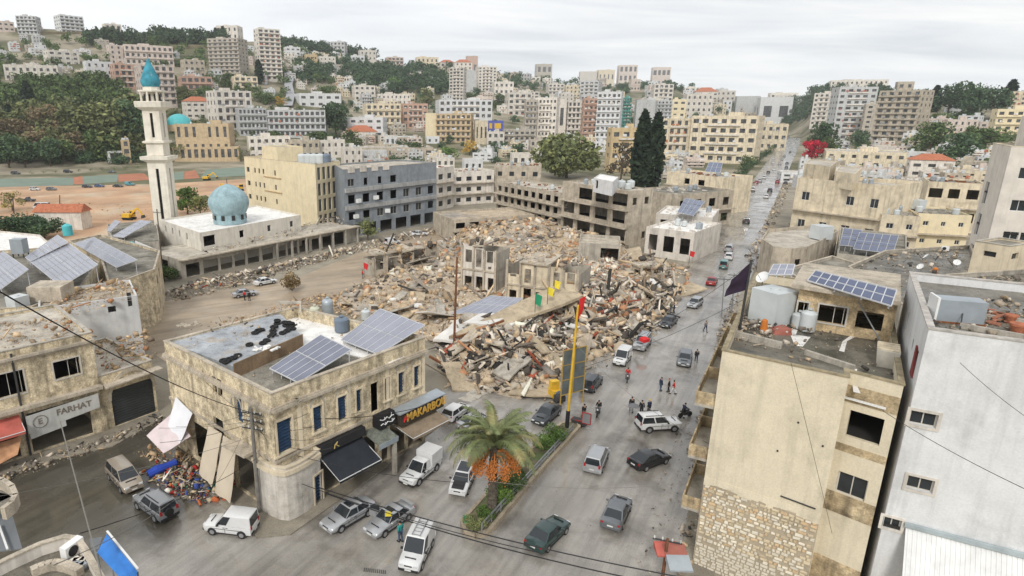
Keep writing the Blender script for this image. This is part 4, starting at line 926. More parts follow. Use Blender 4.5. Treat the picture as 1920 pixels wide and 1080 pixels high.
hb('apartment_building', 'flat roofed house with four square windows left of the dark round tree', 'building', (925, 378), (1012, 380), 310, 14, 3, 4, W_CONC2, R_PALE, wf=.38, hf=.38, style='dark', slabs=False)
hb('apartment_building', 'narrow pale house with a white roof box between the blue grey block and the shell', 'building', (818, 395), (850, 388), 315, 12, 3, 2, W_OFF, R_WHITE, wf=.5, hf=.4, style='dark')
hb('ruined_building', 'small gutted corner house with a broken white roof beside the main road', 'building', (1207, 478), (1296, 492), 425, 17, 1, 3, W_OFF, R_WHITE, wf=.6, hf=.6, side=None)
hb('house', 'cream upper house with a blank wall and orange blind behind the broken white roof', 'house', (1245, 385), (1350, 402), 322, 14, 3, 4, W_CREAM, R_PALE, wf=.4, hf=.5, skip=.3)
hb('house', 'low ruin with terraces below the cream upper house', 'house', (1262, 432), (1368, 420), 365, 16, 2, 4, W_CONC2, R_GREY, wf=.5, hf=.5)
hb('house', 'ruined white roofed house carrying broken solar panels by the main road', 'house', (1225, 452), (1330, 462), 400, 16, 2, 3, W_OFF, R_WHITE, wf=.5, hf=.5)
arr('broken blue solar array on the ruined roof by the main road', (1270, 398), (1300, 405), (1322, 378), (1285, 372), 8.4, 9.6, 4, 3, PANELD, base=7.0)
arr('blue solar array on the cream upper house roof', (1322, 322), (1350, 324), (1355, 306), (1330, 304), 15.5, 17.5, 3, 2, PANELD, base=15)
# ------------------------------------------------------------------ right of the main road
a, b, c0 = Vector((19.6, 38.2)), Vector((25.1, 33.8)), Vector((27.3, 32.3))
sdir = Vector((.529, .849)); sd2 = Vector((.556, .83))
b2, c2_ = b + sdir * 1.1, c0 + sdir * .5
rpoly = [XY(a), XY(b), XY(b2), XY(c2_), XY(c0 + sd2 * 24), XY(a + sdir * 24)]
Lb = (b - a).length
o1 = pxops(b2, c2_, [(1621, 802, 1.75, 1.75, None), (1596, 912, 1.6, 1.5, 'two')])
o4 = [(24 - 4 * k - 3.0, 24 - 4 * k - 1.0, z, z + 2.2, None) for k in range(6) for z in (1.0, 5.2, 9.2, 12.6)]
rb = block('beige_building', 'tall beige building with a blank wall over a rubble stone base at right', 'building', rpoly, 0, 16.8, W_BEIGE, R_DARK, par=.8, ops={2: o1, 5: o4}, floors=(4.2, 8.4, 12.6), cope=mat('stained_coping', (.30, .25, .16), var=.4, scale=2))
Pb, _, db, nb = wallframe(a, b)
Pq, Lq_, _, _ = wallframe(b2, c2_)
STW = mat('dark_stained_render', (.40, .31, .19), stain=.6, var=.4, scale=1.5, grain=.25, c2=(.52, .42, .27), c2s=.6)  # darker brown stained render for the recess bands and balcony walls
for z0, z1 in ((.0, 3.9), (7.3, 8.7), (11.6, 12.1), (14.9, 16.0)):
 mb = MB(); mb.hexa([Pq(.02, z0, -.03), Pq(Lq_, z0, -.03), Pq(Lq_, z0, -.003), Pq(.02, z0, -.003)], [Pq(.02, z1, -.03), Pq(Lq_, z1, -.03), Pq(Lq_, z1, -.003), Pq(.02, z1, -.003)]); mb.build('stained_band', STW, rb)
mb = MB(); mb.bar(Pq(-.3, 15.2, -.2), Pq(Lq_ * .8, 15.2, -.2), .12); mb.build('pipe', FRAMEW, rb)
u, zst = onwall(1400, 932, a, b)
# plaster edge and individually laid stones of the base
mb = MB(); pts = [(0, zst - .05)]
mb.hexa([Pb(.02, 0, -.03), Pb(Lb - .02, 0, -.03), Pb(Lb - .02, 0, -.002), Pb(.02, 0, -.002)], [Pb(.02, zst, -.03), Pb(Lb - .02, zst, -.03), Pb(Lb - .02, zst, -.002), Pb(.02, zst, -.002)]); mb.build('mortar_bed', MORTAR, rb)
for k in range(16):
 u0, u1 = Lb * k / 16, Lb * (k + 1) / 16; zz = zst + rnd.uniform(-.22, .12)
 mb = MB(); mb.hexa([Pb(u0, zz, -.07), Pb(u1, zz + rnd.uniform(-.1, .1), -.07), Pb(u1, zz, -.003), Pb(u0, zz, -.003)], [Pb(u0, zst + .5, -.035), Pb(u1, zst + .5, -.035), Pb(u1, zst + .5, -.003), Pb(u0, zst + .5, -.003)]); mb.build('plaster_edge', W_BEIGE, rb)
STN = [mat('stone_pale', (.74, .68, .56), var=.12, scale=3, rand=.15), mat('stone_tan', (.62, .52, .36), var=.15, scale=3, rand=.15), mat('stone_orange', (.62, .45, .27), var=.15, scale=3, rand=.15)]
unit = MB(); unit.hexa([(-.5, -.07, -.5), (.5, -.07, -.5), (.5, 0, -.5), (-.5, 0, -.5)], [(-.46, -.075, .46), (.46, -.075, .46), (.5, 0, .5), (-.5, 0, .5)])
unit2 = MB(); unit2.hexa([(-.5, 0, -.5), (-.42, -.085, -.40), (.44, -.07, -.46), (.5, 0, -.4)], [(-.48, 0, .4), (-.40, -.075, .42), (.40, -.085, .36), (.47, 0, .5)])
SU = [[u_.mesh('stone', m_) for m_ in STN] for u_ in (unit, unit2)]
az = math.atan2(db.y, db.x); z = zst - .22; cnt = 0; rest = MB()
while z > .05:
 hrow = rnd.uniform(.17, .26); u = rnd.uniform(.02, .15)
 while u < Lb - .1:
  w = rnd.choice((.16, .2, .26, .34, .42, .5)); w = min(w, Lb - .05 - u)
  if rnd.random() < .88 and w > .1:
   p = Pb(u + w / 2, z, -.03) - WL[rb.name]
   k = 0 if rnd.random() < (.40 + .04 * (zst - z)) else (1 if rnd.random() < .75 else 2)
   if cnt < 300:
    put('stone', SU[rnd.random() < .5][k], rb, p, (0, rnd.uniform(-.09, .09), az), (w * .9, 1, hrow * rnd.uniform(.62, .85))); cnt += 1
   else:
    h2 = hrow * .36; w2 = w * .44; q = lambda s, t, k_: Pb(u + w / 2 + s * w2, z + t * h2, k_)
    rest.hexa([q(-1, -1, -.09), q(1, -1, -.09), q(1, -1, -.03), q(-1, -1, -.03)], [q(-1, 1, -.09), q(1, 1, -.09), q(1, 1, -.03), q(-1, 1, -.03)])
  u += w + .055
 z -= hrow + .035
if rest.f: rest.build('stone_courses', STN[0], rb, kind='stuff')
mb = MB(); mb.bar(Pb(4.7, zst + .95, -.06), Pb(6.7, zst + .85, -.06), .07); mb.build('bracket', STEELD, rb)
mb = MB()
for px, py in ((1497, 792), (1458, 845), (1543, 836)):
 u, z = onwall(px, py, a, b); mb.box(Pb(u, z, -.03), (.1, .07, .1), az)
mb.build('wall_plug', DARK, rb)
# roof edge upstand like the photograph: second thin coping and the front yard of the roof
PS, LS, dS, nS = wallframe(a + sdir * 24, a)
for k, z in enumerate((4.0, 8.2, 12.3)):
 mb = MB(); mb.hexa([PS(3, z, -1.3), PS(23.6, z, -1.3), PS(23.6, z, -.01), PS(3, z, -.01)], [PS(3, z + .2, -1.3), PS(23.6, z + .2, -1.3), PS(23.6, z + .2, -.01), PS(3, z + .2, -.01)])
 bal = mb.build('balcony', W_CONC, rb)
 mb = MB(); mb.hexa([PS(3, z + .2, -1.3), PS(23.6, z + .2, -1.3), PS(23.6, z + .2, -1.2), PS(3, z + .2, -1.2)], [PS(3, z + 1.1, -1.3), PS(23.6, z + 1.1, -1.3), PS(23.6, z + 1.1, -1.2), PS(3, z + 1.1, -1.2)])
 for u in (3.0, 8, 13.5, 18.5, 23.5): mb.hexa([PS(u, z + .2, -1.2), PS(u + .1, z + .2, -1.2), PS(u + .1, z + .2, -.01), PS(u, z + .2, -.01)], [PS(u, z + 1.1, -1.2), PS(u + .1, z + 1.1, -1.2), PS(u + .1, z + 1.1, -.01), PS(u, z + 1.1, -.01)])
 mb.build('balcony_wall', STW, bal)
ZR = 16.0
# low walls and marks on the roof
for i, (p, q, h) in enumerate((((1372, 625), (1466, 648), .5), ((1510, 660), (1602, 690), .35))):
 mb = MB(); mb.bar(G(*p, ZR + h / 2), G(*q, ZR + h / 2), .25, h); tag(mb.build('low_wall', W_CONC), ('low stained wall across the beige roof, nearer the road', 'low stained wall across the beige roof, towards the white house')[i], 'wall')
for i, pts in enumerate((((1478, 618), (1497, 615), (1492, 628), (1520, 632), (1505, 650), (1490, 648)), ((1592, 615), (1600, 615), (1603, 632), (1588, 640), (1583, 660), (1573, 658), (1580, 640), (1594, 630)), ((1600, 692), (1607, 692), (1606, 722), (1614, 738), (1600, 735), (1597, 712)))):
 sh = sheet('white_mark', R_WHITE, pts, 0); sh.location.z = ZR + .01
 for v in sh.data.vertices: pass
 # the sheet helper lays on the street plane: place it on the roof plane instead
 P = [G(x, y, ZR) for x, y in pts]; ar = sum(P[k][0] * P[(k + 1) % len(P)][1] - P[(k + 1) % len(P)][0] * P[k][1] for k in range(len(P)))
 if ar < 0: P = P[::-1]
 for v, p in zip(sh.data.vertices, P): v.co = (p.x, p.y, 0)
 del sh['kind']; sh.parent = rb; sh.location -= WL[rb.name]
tank('large white box tank on the beige roof beside the stone room', G(1444, 604, ZR), 1.15, 2.6, TANKW, square=True)
tank('upright white tank right of the box tank on the beige roof', G(1512, 622, ZR), .55, 1.6, TANKW)
tank('small white tank behind the upright one on the beige roof', G(1496, 616, ZR), .5, 1.2, TANKW)
# white trough by the white house
r = root('trough', 'white slatted trough standing on the beige roof by the white house wall', 'trough', G(1660, 682, ZR), R(-35)); mb = MB(); w, l, h = .62, .85, 1.15
mb.hexa([(-w * .8, -l, 0), (w * .8, -l, 0), (w * .8, l, 0), (-w * .8, l, 0)], [(-w, -l * 1.1, h), (w, -l * 1.1, h), (w, l * 1.1, h), (-w, l * 1.1, h)]); mb.build('tub', mat('trough_white', (.62, .58, .50), stain=.2), r, local=True)
for k in range(4):
 mb = MB(); mb.box((0, -.7 + k * .47, h + .05), (1.2, .22, .08)); mb.build('slat', W_CREAM, r, local=True)
for i, (px, py) in enumerate(((1431, 622),)):
 mb = MB(); mb.lathe([(.22, 0), (.26, .1), (.2, .9), (.1, 1.0)], G(px, py, ZR + (.0 if i == 0 else -.0)), 10); tag(mb.build('orange_bucket', mat('orange_plastic', (.62, .2, .04))), ('orange gas bottle on the beige roof below the box tank', 'orange gas bottle at the street edge of the beige roof')[i], 'gas bottle')
mb = MB(); c = G(1462, 624, ZR); mb.hexa([c + Vector(p) for p in ((-.7, -.5, 0), (.6, -.6, 0), (.8, .5, 0), (-.6, .6, 0))], [c + Vector(p) for p in ((-.6, -.4, .35), (.5, -.5, .5), (.2, .2, .6), (-.5, .4, .3))]); tag(mb.build('red_tarpaulin', mat('faded_red', (.33, .12, .09), var=.3)), 'faded red folded sheet lying on the beige roof', 'tarpaulin')
# stone room with solar panels on the roof
s0, s1 = Vector(XY(G(1487, 612, ZR))), Vector(XY(G(1668, 643, ZR))); ds = (s1 - s0).normalized(); ns = Vector((-ds.y, ds.x))
Ls = (s1 - s0).length
o = [(max(.1, u - w / 2), u + w / 2, z - h / 2, z + h / 2, sty) for (u, z), w, h, sty in ((onwall(1501, 580, s0, s1), .95, 1.2, 'frame'), (onwall(1560, 590, s0, s1), 1.75, 1.35, 'frame'), (onwall(1630, 602, s0, s1), 1.6, 1.3, None))]
sr = block('stone_room', 'stone roof room with burnt black windows and a sagging slab on the beige building', 'room', [XY(s0), XY(s1), XY(s1 + ns * 7), XY(s0 + ns * 7)], ZR - .02, 19.2, W_STONE, R_PALE, par=.0, ops={0: o, 3: [(2, 3.2, 17, 18.5, None)]})
PSr, _, _, _ = wallframe(s0, s1)
mb = MB(); mb.hexa([PSr(-.5, 19.21, -.7), PSr(Ls + .1, 19.05, -.9), PSr(Ls + .1, 19.25, 7.3), PSr(-.5, 19.25, 7.3)], [PSr(-.5, 19.5, -.7), PSr(Ls + .1, 19.35, -.9), PSr(Ls + .1, 19.6, 7.3), PSr(-.5, 19.6, 7.3)]); mb.build('roof_slab', W_CONC2, sr)
zs = 19.62
arr('row of blue solar panels along the front of the stone room roof', (1515, 527), (1672, 575), (1682, 545), (1530, 508), zs, zs + .7, 9, 1, PANELD, base=zs - .2, gap=.06)
arr('two pale solar panels at the road end of the stone room roof', (1440, 516), (1485, 516), (1490, 497), (1450, 497), zs, zs + .5, 3, 1, PANEL, base=zs - .2)
dish('white satellite dish on the road corner of the stone room', G(1428, 540, 17.5), R(200), 1.0)
mb = MB(); mb.tube([G(1555, 650, 0) if False else PSr(Ls * .62, 18.9, -.75), PSr(Ls * .93, 16.1, -1.1)], .05); tag(mb.build('fallen_rail', STEEL), 'thin steel rail leaning in front of the burnt stone room windows', 'rail')
# ---- white house at the right edge
w0 = c0 + Vector((.35, -.25)); fd = Vector((.862, -.507))
wl = 24
wpoly = [XY(w0), XY(w0 + fd * wl), XY(w0 + fd * wl + sd2 * 15), XY(w0 + sd2 * 15)]
wA, wB = w0, w0 + fd * wl
o0 = pxops(wA, wB, [(1731, 786, 1.25, .85, 'two'), (1725, 908, 1.25, .85, 'two'), (1672, 981, .9, .7, 'two'), (1900, 1050, .8, .8, 'two')])
o3 = [(15 - 10.5, 15 - 9.9, 17.4, 18.7, 'dark'), (15 - 5.2, 15 - 4.7, 17.6, 18.4, 'dark'), (15 - 2.6, 15 - 1.7, 17.0, 18.6, None)]
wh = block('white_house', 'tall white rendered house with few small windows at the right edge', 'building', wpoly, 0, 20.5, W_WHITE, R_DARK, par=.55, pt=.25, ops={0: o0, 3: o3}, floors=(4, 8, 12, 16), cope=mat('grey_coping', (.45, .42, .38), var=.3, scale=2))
PWh, _, _, _ = wallframe(wA, wB)
PWs, _, _, _ = wallframe(w0 + sd2 * 15, w0)
mb = MB(); mb.hexa([PWs(12.35, 16.95, -.1), PWs(13.35, 16.95, -.1), PWs(13.35, 16.95, -.005), PWs(12.35, 16.95, -.005)], [PWs(12.35, 18.7, -.1), PWs(12.8, 18.7, -.1), PWs(12.8, 18.7, -.005), PWs(12.35, 18.7, -.005)]); mb.build('red_shutter', mat('red_brown_shutter', (.22, .05, .045), var=.2), wh)
for i in range(4):
 u_ = [(o_[0], o_[1], o_[2], o_[3]) for o_ in o0][i]
 mb = MB()
 for q in ((u_[0] - .16, u_[1] + .16, u_[3] + .003, u_[3] + .16), (u_[0] - .16, u_[1] + .16, u_[2] - .16, u_[2] - .003), (u_[0] - .16, u_[0] - .003, u_[2], u_[3]), (u_[1] + .003, u_[1] + .16, u_[2], u_[3])):
  mb.hexa([PWh(q[0], q[2], -.06), PWh(q[1], q[2], -.06), PWh(q[1], q[2], -.004), PWh(q[0], q[2], -.004)], [PWh(q[0], q[3], -.06), PWh(q[1], q[3], -.06), PWh(q[1], q[3], -.004), PWh(q[0], q[3], -.004)])
 mb.build('window_surround', W_OFF, wh)
# sloping ribbed lean-to in front
ul, zl = onwall(1700, 978, wA, wB)
r = root('lean_to_roof', 'white ribbed metal lean-to roof below the white house at the lower right', 'roof', PWh(10, zl - 3, -2))
u0 = ul; k = 0
RIB = mat('white_ribbed_sheet', (.68, .68, .66), rough=.5, var=.06, stain=.12)
while u0 < wl:
 mb = MB(); u1 = u0 + 1.1; n = 5
 zt, zb, oo = zl - .25, zl - 4.2, 3.4
 for q in range(n):
  f0, f1 = u0 + (u1 - u0) * q / n, u0 + (u1 - u0) * (q + .55) / n; f2 = u0 + (u1 - u0) * (q + 1) / n
  mb.hexa([PWh(f0, zb, -oo), PWh(f1, zb, -oo), PWh(f1, zt, -.02), PWh(f0, zt, -.02)], [PWh(f0, zb + .05, -oo), PWh(f1, zb + .05, -oo), PWh(f1, zt + .05, -.02), PWh(f0, zt + .05, -.02)])
  mb.hexa([PWh(f1, zb + .003, -oo), PWh(f2, zb + .003, -oo), PWh(f2, zt + .003, -.02), PWh(f1, zt + .003, -.02)], [PWh(f1, zb + .10, -oo), PWh(f2, zb + .10, -oo), PWh(f2, zt + .10, -.02), PWh(f1, zt + .10, -.02)])
 mb.build('metal_sheet', RIB, r); u0 = u1 + .01
mb = MB(); mb.bar(PWh(ul - .1, zl - .12, -.16), PWh(wl, zl - .12, -.16), .22, .26); mb.build('flashing', mat('grey_blue_flashing', (.36, .41, .42)), r)
mb = MB()
for u in (ul + .4, ul + 6, ul + 12): mb.bar(PWh(u, 0, -3.2), PWh(u, zl - 4.25, -3.2), .12)
mb.bar(PWh(ul, zl - 4.25, -3.3), PWh(wl, zl - 4.25, -3.3), .1); mb.build('frame', STEEL, r)
# roof goods on the white house
zw = 19.95
mb = MB(); c = G(1790, 602, zw); r = root('water_tank', 'long grey metal tank with rust at its base on the white house roof', 'water tank', c, R(-20)); mb.box((0, 0, .75), (2.3, 1.2, 1.3)); mb.build('tank_body', TANKG, r, local=True); mb = MB(); mb.box((0, 0, .05), (2.5, 1.3, .1)); mb.build('stand', RUST, r, local=True)
mb = MB(); mb.box((-1.22, 0, .8), (.12, 1.3, 1.4)); mb.build('end_plate', FRAMEW, r, local=True)
r = root('scrap_heap', 'heap of rusty roof tiles and scrap on the white house roof', 'scrap', G(1858, 596, zw)); mb = MB()
for k in range(45):
 p = Vector((rnd.gauss(0, .75), rnd.gauss(0, .6), 0)); mb.box(p + Vector((0, 0, .1 + .5 * rnd.random() * max(0, 1 - p.length))), (rnd.uniform(.2, .7), rnd.uniform(.1, .4), .06), rnd.uniform(0, 3), Matrix.Rotation(rnd.uniform(-.6, .6), 3, 'X'))
mb.build('scrap', mat('red_rust_scrap', (.30, .13, .08), var=.4, scale=2), r, kind='stuff', local=True)
for i, (px, py, s) in enumerate(((1905, 628, 1.0), (1893, 606, .8))):
 r = root('plant_pot', ('terracotta plant pot at the corner of the white house roof', 'terracotta plant pot behind the corner one on the white house roof')[i], 'plant pot', G(px, py, zw)); mb = MB(); mb.lathe([(.22 * s, 0), (.36 * s, .55 * s), (.4 * s, .55 * s), (.4 * s, .68 * s), (.32 * s, .66 * s)], n=16); mb.build('pot', TILE, r, smooth=40, local=True)
mb = MB(); mb.tube([G(1800, 617, zw), G(1806, 582, zw + .8)], .035); tag(mb.build('rail_post', STEELD), 'thin dark post by the tank on the white house roof', 'post')
for i, (p, q) in enumerate((((1800, 610), (1920, 632)), ((1840, 592), (1925, 604)))):
 mb = MB(); mb.bar(G(*p, zw + .15), G(*q, zw + .15), .18, .3); tag(mb.build('low_wall', W_CONC), ('low grey kerb wall near the front of the white house roof', 'low grey kerb wall farther back on the white house roof')[i], 'wall')
# ---- roofs and houses behind
def roofblk(label, pts, z, wm, rm, z0=0, par=.4, ops=None, name='flat_roof_house', cat='house', cope=None, edge=None):
 poly = ccw([XY(G(x, y, z)) for x, y in pts]); return block(name, label, cat, poly, z0, z, wm, rm, par=par, ops=ops or 'auto', cope=cope)
roofblk('low house with a cluttered stained roof behind the white house, air conditioner on its edge', ((1700, 640), (1765, 690), (1935, 640), (1935, 505), (1775, 515)), 15.5, W_CONC, R_DARK, cope=W_CONC2)
roofblk('wide flat roof scattered with scrap right of the big blue solar array', ((1690, 570), (1790, 585), (1850, 520), (1820, 460), (1660, 470), (1590, 500)), 11.5, W_CONC, R_DARK, cope=W_CONC2)
roofblk('flat concrete roof between the stone room and the big blue solar array', ((1560, 560), (1690, 575), (1640, 505), (1560, 480), (1470, 505)), 11.0, W_CONC, R_GREY, cope=W_CONC2)
aircon('white air conditioner unit on the roof edge behind the white house', G(1794, 552, 15.2), R(10))
aircon('white air conditioner unit beside the flat roof scrap', G(1771, 470, 11.3), R(-30))
for i, (px, py) in enumerate(((1735, 490), (1724, 510), (1792, 502))): dish(('small white dish leaning on the wide flat roof, farthest from the camera', 'small white dish on the wide flat roof nearest the stone room', 'small white dish on the wide flat roof by the air conditioners')[i], G(px, py, 11.3), R(150 + 40 * i), .8)
mb = MB(); mb.lathe([(.3, 0), (.3, .7), (.1, .85)], G(1752, 513, 11.2), 10); tag(mb.build('orange_drum', MATS['orange_plastic']), 'orange drum on the wide flat roof', 'drum')
rb2 = roofblk('curved beige house with one barred window beside the main road', ((1428, 447), (1450, 462), (1485, 466), (1515, 462), (1545, 448), (1572, 432), (1540, 420), (1440, 430)), 6.9, W_CONC2, R_PALE, par=.7, name='house')
tank('white box tank on the curved beige house roof', G(1538, 448, 6.3), 1.5, 2.8, TANKW, square=True)
arr('big blue solar array behind the curved beige house', (1600, 467), (1674, 476), (1685, 442), (1612, 436), 6.6, 8.6, 5, 3, PANELD, base=5.5, gap=.05)
arr('smaller blue solar array left of the big one behind the curved beige house', (1574, 460), (1606, 463), (1617, 432), (1582, 428), 6.6, 8.6, 2, 3, PANELD, base=5.5, gap=.05)
roofblk('low house under the big blue solar array', ((1570, 475), (1700, 490), (1700, 440), (1575, 425)), 5.6, W_CONC, R_GREY)
hb('house', 'cream three storey house with framed windows on the right of the main road', 'house', (1478, 442), (1645, 470), 333, 16, 2, 4, W_CREAM, R_PALE, wf=.36, hf=.30, style='white', zoff=.35, slabs=True, par=.9)
q = G(1485, 440, 0)
block('roof_room', 'square cream room on the cream three storey house, nearer the road', 'room', [XY(G(*p, 14.5)) for p in ((1504, 335), (1552, 343), (1565, 330), (1515, 324))], 13.8, 18.6, W_CREAM, R_PALE, par=.2)
block('roof_room', 'square cream room on the cream three storey house, farther from the road', 'room', [XY(G(*p, 14.5)) for p in ((1562, 345), (1598, 352), (1612, 338), (1572, 332))], 13.8, 17.8, W_CREAM, R_PALE, par=.2)
hb('house', 'cream two storey house with a white roof tank beside the framed window house', 'house', (1640, 472), (1712, 478), 402, 12, 2, 2, W_CREAM, R_GREY, wf=.35, hf=.3, style='white', zoff=.35)
hb('house', 'yellowish two storey house with a long stained parapet below the tall cream flats', 'house', (1708, 470), (1806, 476), 400, 14, 2, 3, W_YEL, R_GREY, wf=.3, hf=.25, style='white', zoff=.45)
hb('house', 'grey house with three large dark balcony openings left of the tall cream flats', 'house', (1722, 430), (1824, 438), 340, 14, 2, 3, W_CREAM, R_GREY, wf=.7, hf=.4, zoff=.4)
hb('house', 'plain grey walled house behind the cream three storey house', 'house', (1655, 400), (1725, 406), 335, 12, 2, 2, TAUPE, R_GREY, wf=.15, hf=.2, style='dark')
tank('white cube tank on the cream two storey house', G(1718, 392, 9) , 1.3, 2.2, TANKW, square=True)
k_ = AT(1897, 275, 90); k2 = Vector((k_.x, k_.y)); zk = k_.z
tall = [XY(k2 + sdir * 12), XY(k2), XY(k2 + Vector((.862, -.507)) * 18), XY(k2 + Vector((.862, -.507)) * 18 + sdir * 12)]
of = []
for f in range(4):
 z = 9 + f * 4.6; of += [(1.5, 3.2, z, z + 1.6, 'white'), (3.4, 5.0, z, z + 1.6, 'white'), (7, 10, z, z + 1.8, 'glass')]
os_ = []
for f in range(3): os_ += [(2.0, 4.4, 8 + f * 5, 11.5 + f * 5, 'white')]
tl = block('apartment_building', 'tall cream flats with paired windows at the right edge', 'building', tall, 0, zk, mat('flats_cream', (.66, .61, .54), stain=.14, var=.08), R_PALE, par=.5, ops={0: os_, 1: of}, floors=(5, 10, 15, 20), cope=W_CREAM)
block('stair_tower', 'cream stair tower on top of the tall flats at the right edge', 'stair tower', [XY(k2 + Vector((.862, -.507)) * 2.2 + sdir * 2), XY(k2 + Vector((.862, -.507)) * 14 + sdir * 2), XY(k2 + Vector((.862, -.507)) * 14 + sdir * 10), XY(k2 + Vector((.862, -.507)) * 2.2 + sdir * 10)], zk - .5, zk + 4.2, MATS['flats_cream'], R_PALE, par=.3)
sA, sB = AT(1812, 520, 70), AT(1876, 534, 67)
ds_ = (Vector(XY(sB)) - Vector(XY(sA))).normalized(); nn_ = Vector((-ds_.y, ds_.x)); zt_ = ZAT(452, 70)
Lq = (Vector(XY(sB)) - Vector(XY(sA))).length
block('cream_tower', 'small cream tower house with two slit windows among the right hand roofs', 'house', [XY(sA), XY(sB), XY(Vector(XY(sB)) + nn_ * 5), XY(Vector(XY(sA)) + nn_ * 5)], 0, zt_, W_CREAM, R_GREY, par=.2, ops={0: [(1.0, 2.2, zt_ - 1.5, zt_ - .9, 'dark')], 1: [(.8, 2.2, zt_ - 1.6, zt_ - .9, 'dark')]}, cope=W_CONC)
roofblk('cluttered low roof with reddish tiles right of the small cream tower', ((1868, 560), (1960, 585), (1960, 470), (1880, 460)), 13.5, W_CONC, R_GREY)
# pole with the dark flag on the beige roof
r = root('flag_pole', 'dark flag pole with a purple black flag at the road edge of the beige building', 'flag pole', G(1386, 622, ZR)); mb = MB(); t = AT(1409, 487, G(1386, 622, ZR).y); mb.tube([(0, 0, 0), t - G(1386, 622, ZR)], .09); mb.build('pole', STEELD, r, local=True)
tp = t - G(1386, 622, ZR)
mb = MB()
fl = cloth('flag', '', '', [tp + Vector((-.02, 0, -.2)), tp + Vector((-.05, 0, -2.3)), tp + Vector((-1.5, .3, -2.9)), tp + Vector((-1.1, .2, -1.6))], mat('dark_flag', (.03, .018, .035)), sag=.15)
for k in ('label', 'category'): del fl[k]
fl.parent = r
# ------------------------------------------------------------------ the town on the slopes
def fb(label, x0, x1, yt, yb, nf, nc, wm, yaw=18, ratio=.7, roof='flat', rm=None, wf=.5, hf=.45, bal=0, name='apartment_building', cat='building', group=None, side=True, skip=.05, P=None, style='pane', big=False):
 if P is None: P = GT((x0 + x1) / 2, yb)
 _, f, d = ray(800, yb); t = P.y / f; W = (x1 - x0) / F * t
 y = R(abs(yaw)); w = W / (math.cos(y) + ratio * math.sin(y)); dp = w * ratio
 ph = math.atan2(P.x, P.y); az = -ph + R(yaw)
 r_ = Vector((math.cos(az), math.sin(az))); n_ = Vector((-r_.y, r_.x))
 c = Vector((P.x, P.y)) + Vector((math.sin(ph), math.cos(ph))) * dp * .4
 poly = [c - r_ * w / 2 - n_ * dp / 2, c + r_ * w / 2 - n_ * dp / 2, c + r_ * w / 2 + n_ * dp / 2, c - r_ * w / 2 + n_ * dp / 2]
 z0 = P.z - 4; z1 = ZAT(yt, P.y); zr_ = z1 - .5
 ops = {0: gridops(w, P.z + .3, zr_, nf, nc, wf, hf, style, .28, skip)}
 if side:
  ns = max(1, int(nc * ratio)); e = 3 if yaw > 0 else 1
  e = 1 if yaw < 0 else 3
  ops[e] = gridops(dp, P.z + .3, zr_, nf, ns, wf * .7, hf * .9, style, .28, .15)
 rt_ = block(name, label, cat, [XY(p) for p in poly], z0, z1, wm, rm or R_PALE, par=.4 if roof == 'flat' else 0, ops=ops, group=group, stuff=not big, rev=.35, floors=[P.z + (zr_ - P.z) / nf * k for k in range(1, nf)] if style is None else ())
 if bal:
  mb = MB(); PP_, L_, _, _ = wallframe(poly[0], poly[1])
  fh = (zr_ - P.z) / nf; a0, a1 = (0, L_) if bal == 1 else (L_ * .25, L_ * .75)
  for k in range(1, nf):
   z = P.z + fh * k; mb.hexa([PP_(a0, z, -1.1), PP_(a1, z, -1.1), PP_(a1, z, -.01), PP_(a0, z, -.01)], [PP_(a0, z + .9, -1.1), PP_(a1, z + .9, -1.1), PP_(a1, z + .9, -.01), PP_(a0, z + .9, -.01)])
  mb.build('balcony', wm if bal == 1 else W_OFF, rt_, kind='stuff')
 if roof == 'hip':
  mb = MB(); o = inset([Vector(p) for p in poly], -.5); cc = sum(o, Vector((0, 0))) / 4; h = dp * .28
  rid = [cc - r_ * w * .2, cc + r_ * w * .2]
  T = lambda p, z: (p.x, p.y, z)
  mb.poly([T(o[0], z1), T(o[1], z1), T(rid[1], z1 + h), T(rid[0], z1 + h)]); mb.poly([T(o[1], z1), T(o[2], z1), T(rid[1], z1 + h)]); mb.poly([T(o[2], z1), T(o[3], z1), T(rid[0], z1 + h), T(rid[1], z1 + h)]); mb.poly([T(o[3], z1), T(o[0], z1), T(rid[0], z1 + h)]); mb.poly([T(p, z1 - .02) for p in o][::-1])
  mb.build('tile_roof', TILE, rt_)
 elif nf > 1:                                        # stair heads and tanks that crowd every roof
  mb = MB(); ca, cb_ = (rnd.uniform(-.25, .25), rnd.uniform(-.1, .25)); cc = c + r_ * w * ca + n_ * dp * cb_
  mb.box((cc.x, cc.y, z1 - .4 + 1.3), (w * .22, dp * .3, 2.6), az); mb.build('stair_head', wm, rt_)
  mb = MB()
  for k in range(3):
   cc = c + r_ * w * rnd.uniform(-.4, .4) + n_ * dp * rnd.uniform(-.35, .1); mb.lathe([(.7, z1 - .4), (.7, z1 + 1.0), (.1, z1 + 1.2)], (cc.x, cc.y, 0), 8)
  mb.build('roof_tanks', TANKW, rt_, kind='stuff')
  if nf > 2 and nc > 2:                           # blinds, laundry and boards hung on the front
   mb = MB(); PP_, L_, _, _ = wallframe(poly[0], poly[1])
   for k in range(nf * 2):
    u, z = rnd.uniform(.05, .9) * L_, P.z + (zr_ - P.z) / nf * (rnd.randint(0, nf - 1) + .3); q = rnd.uniform(.8, 2.2); h_ = rnd.uniform(.5, 1.6); mb.hexa([PP_(u, z, -.5), PP_(u + q, z, -.5), PP_(u + q, z, -.01), PP_(u, z, -.01)], [PP_(u, z + h_, -.3), PP_(u + q, z + h_, -.3), PP_(u + q, z + h_, -.01), PP_(u, z + h_, -.01)])
   mb.build('blinds', rnd.choice((W_WHITE, W_CONC, TILE, STEEL, W_OFF, TAUPE)), rt_, kind='stuff')
 return rt_
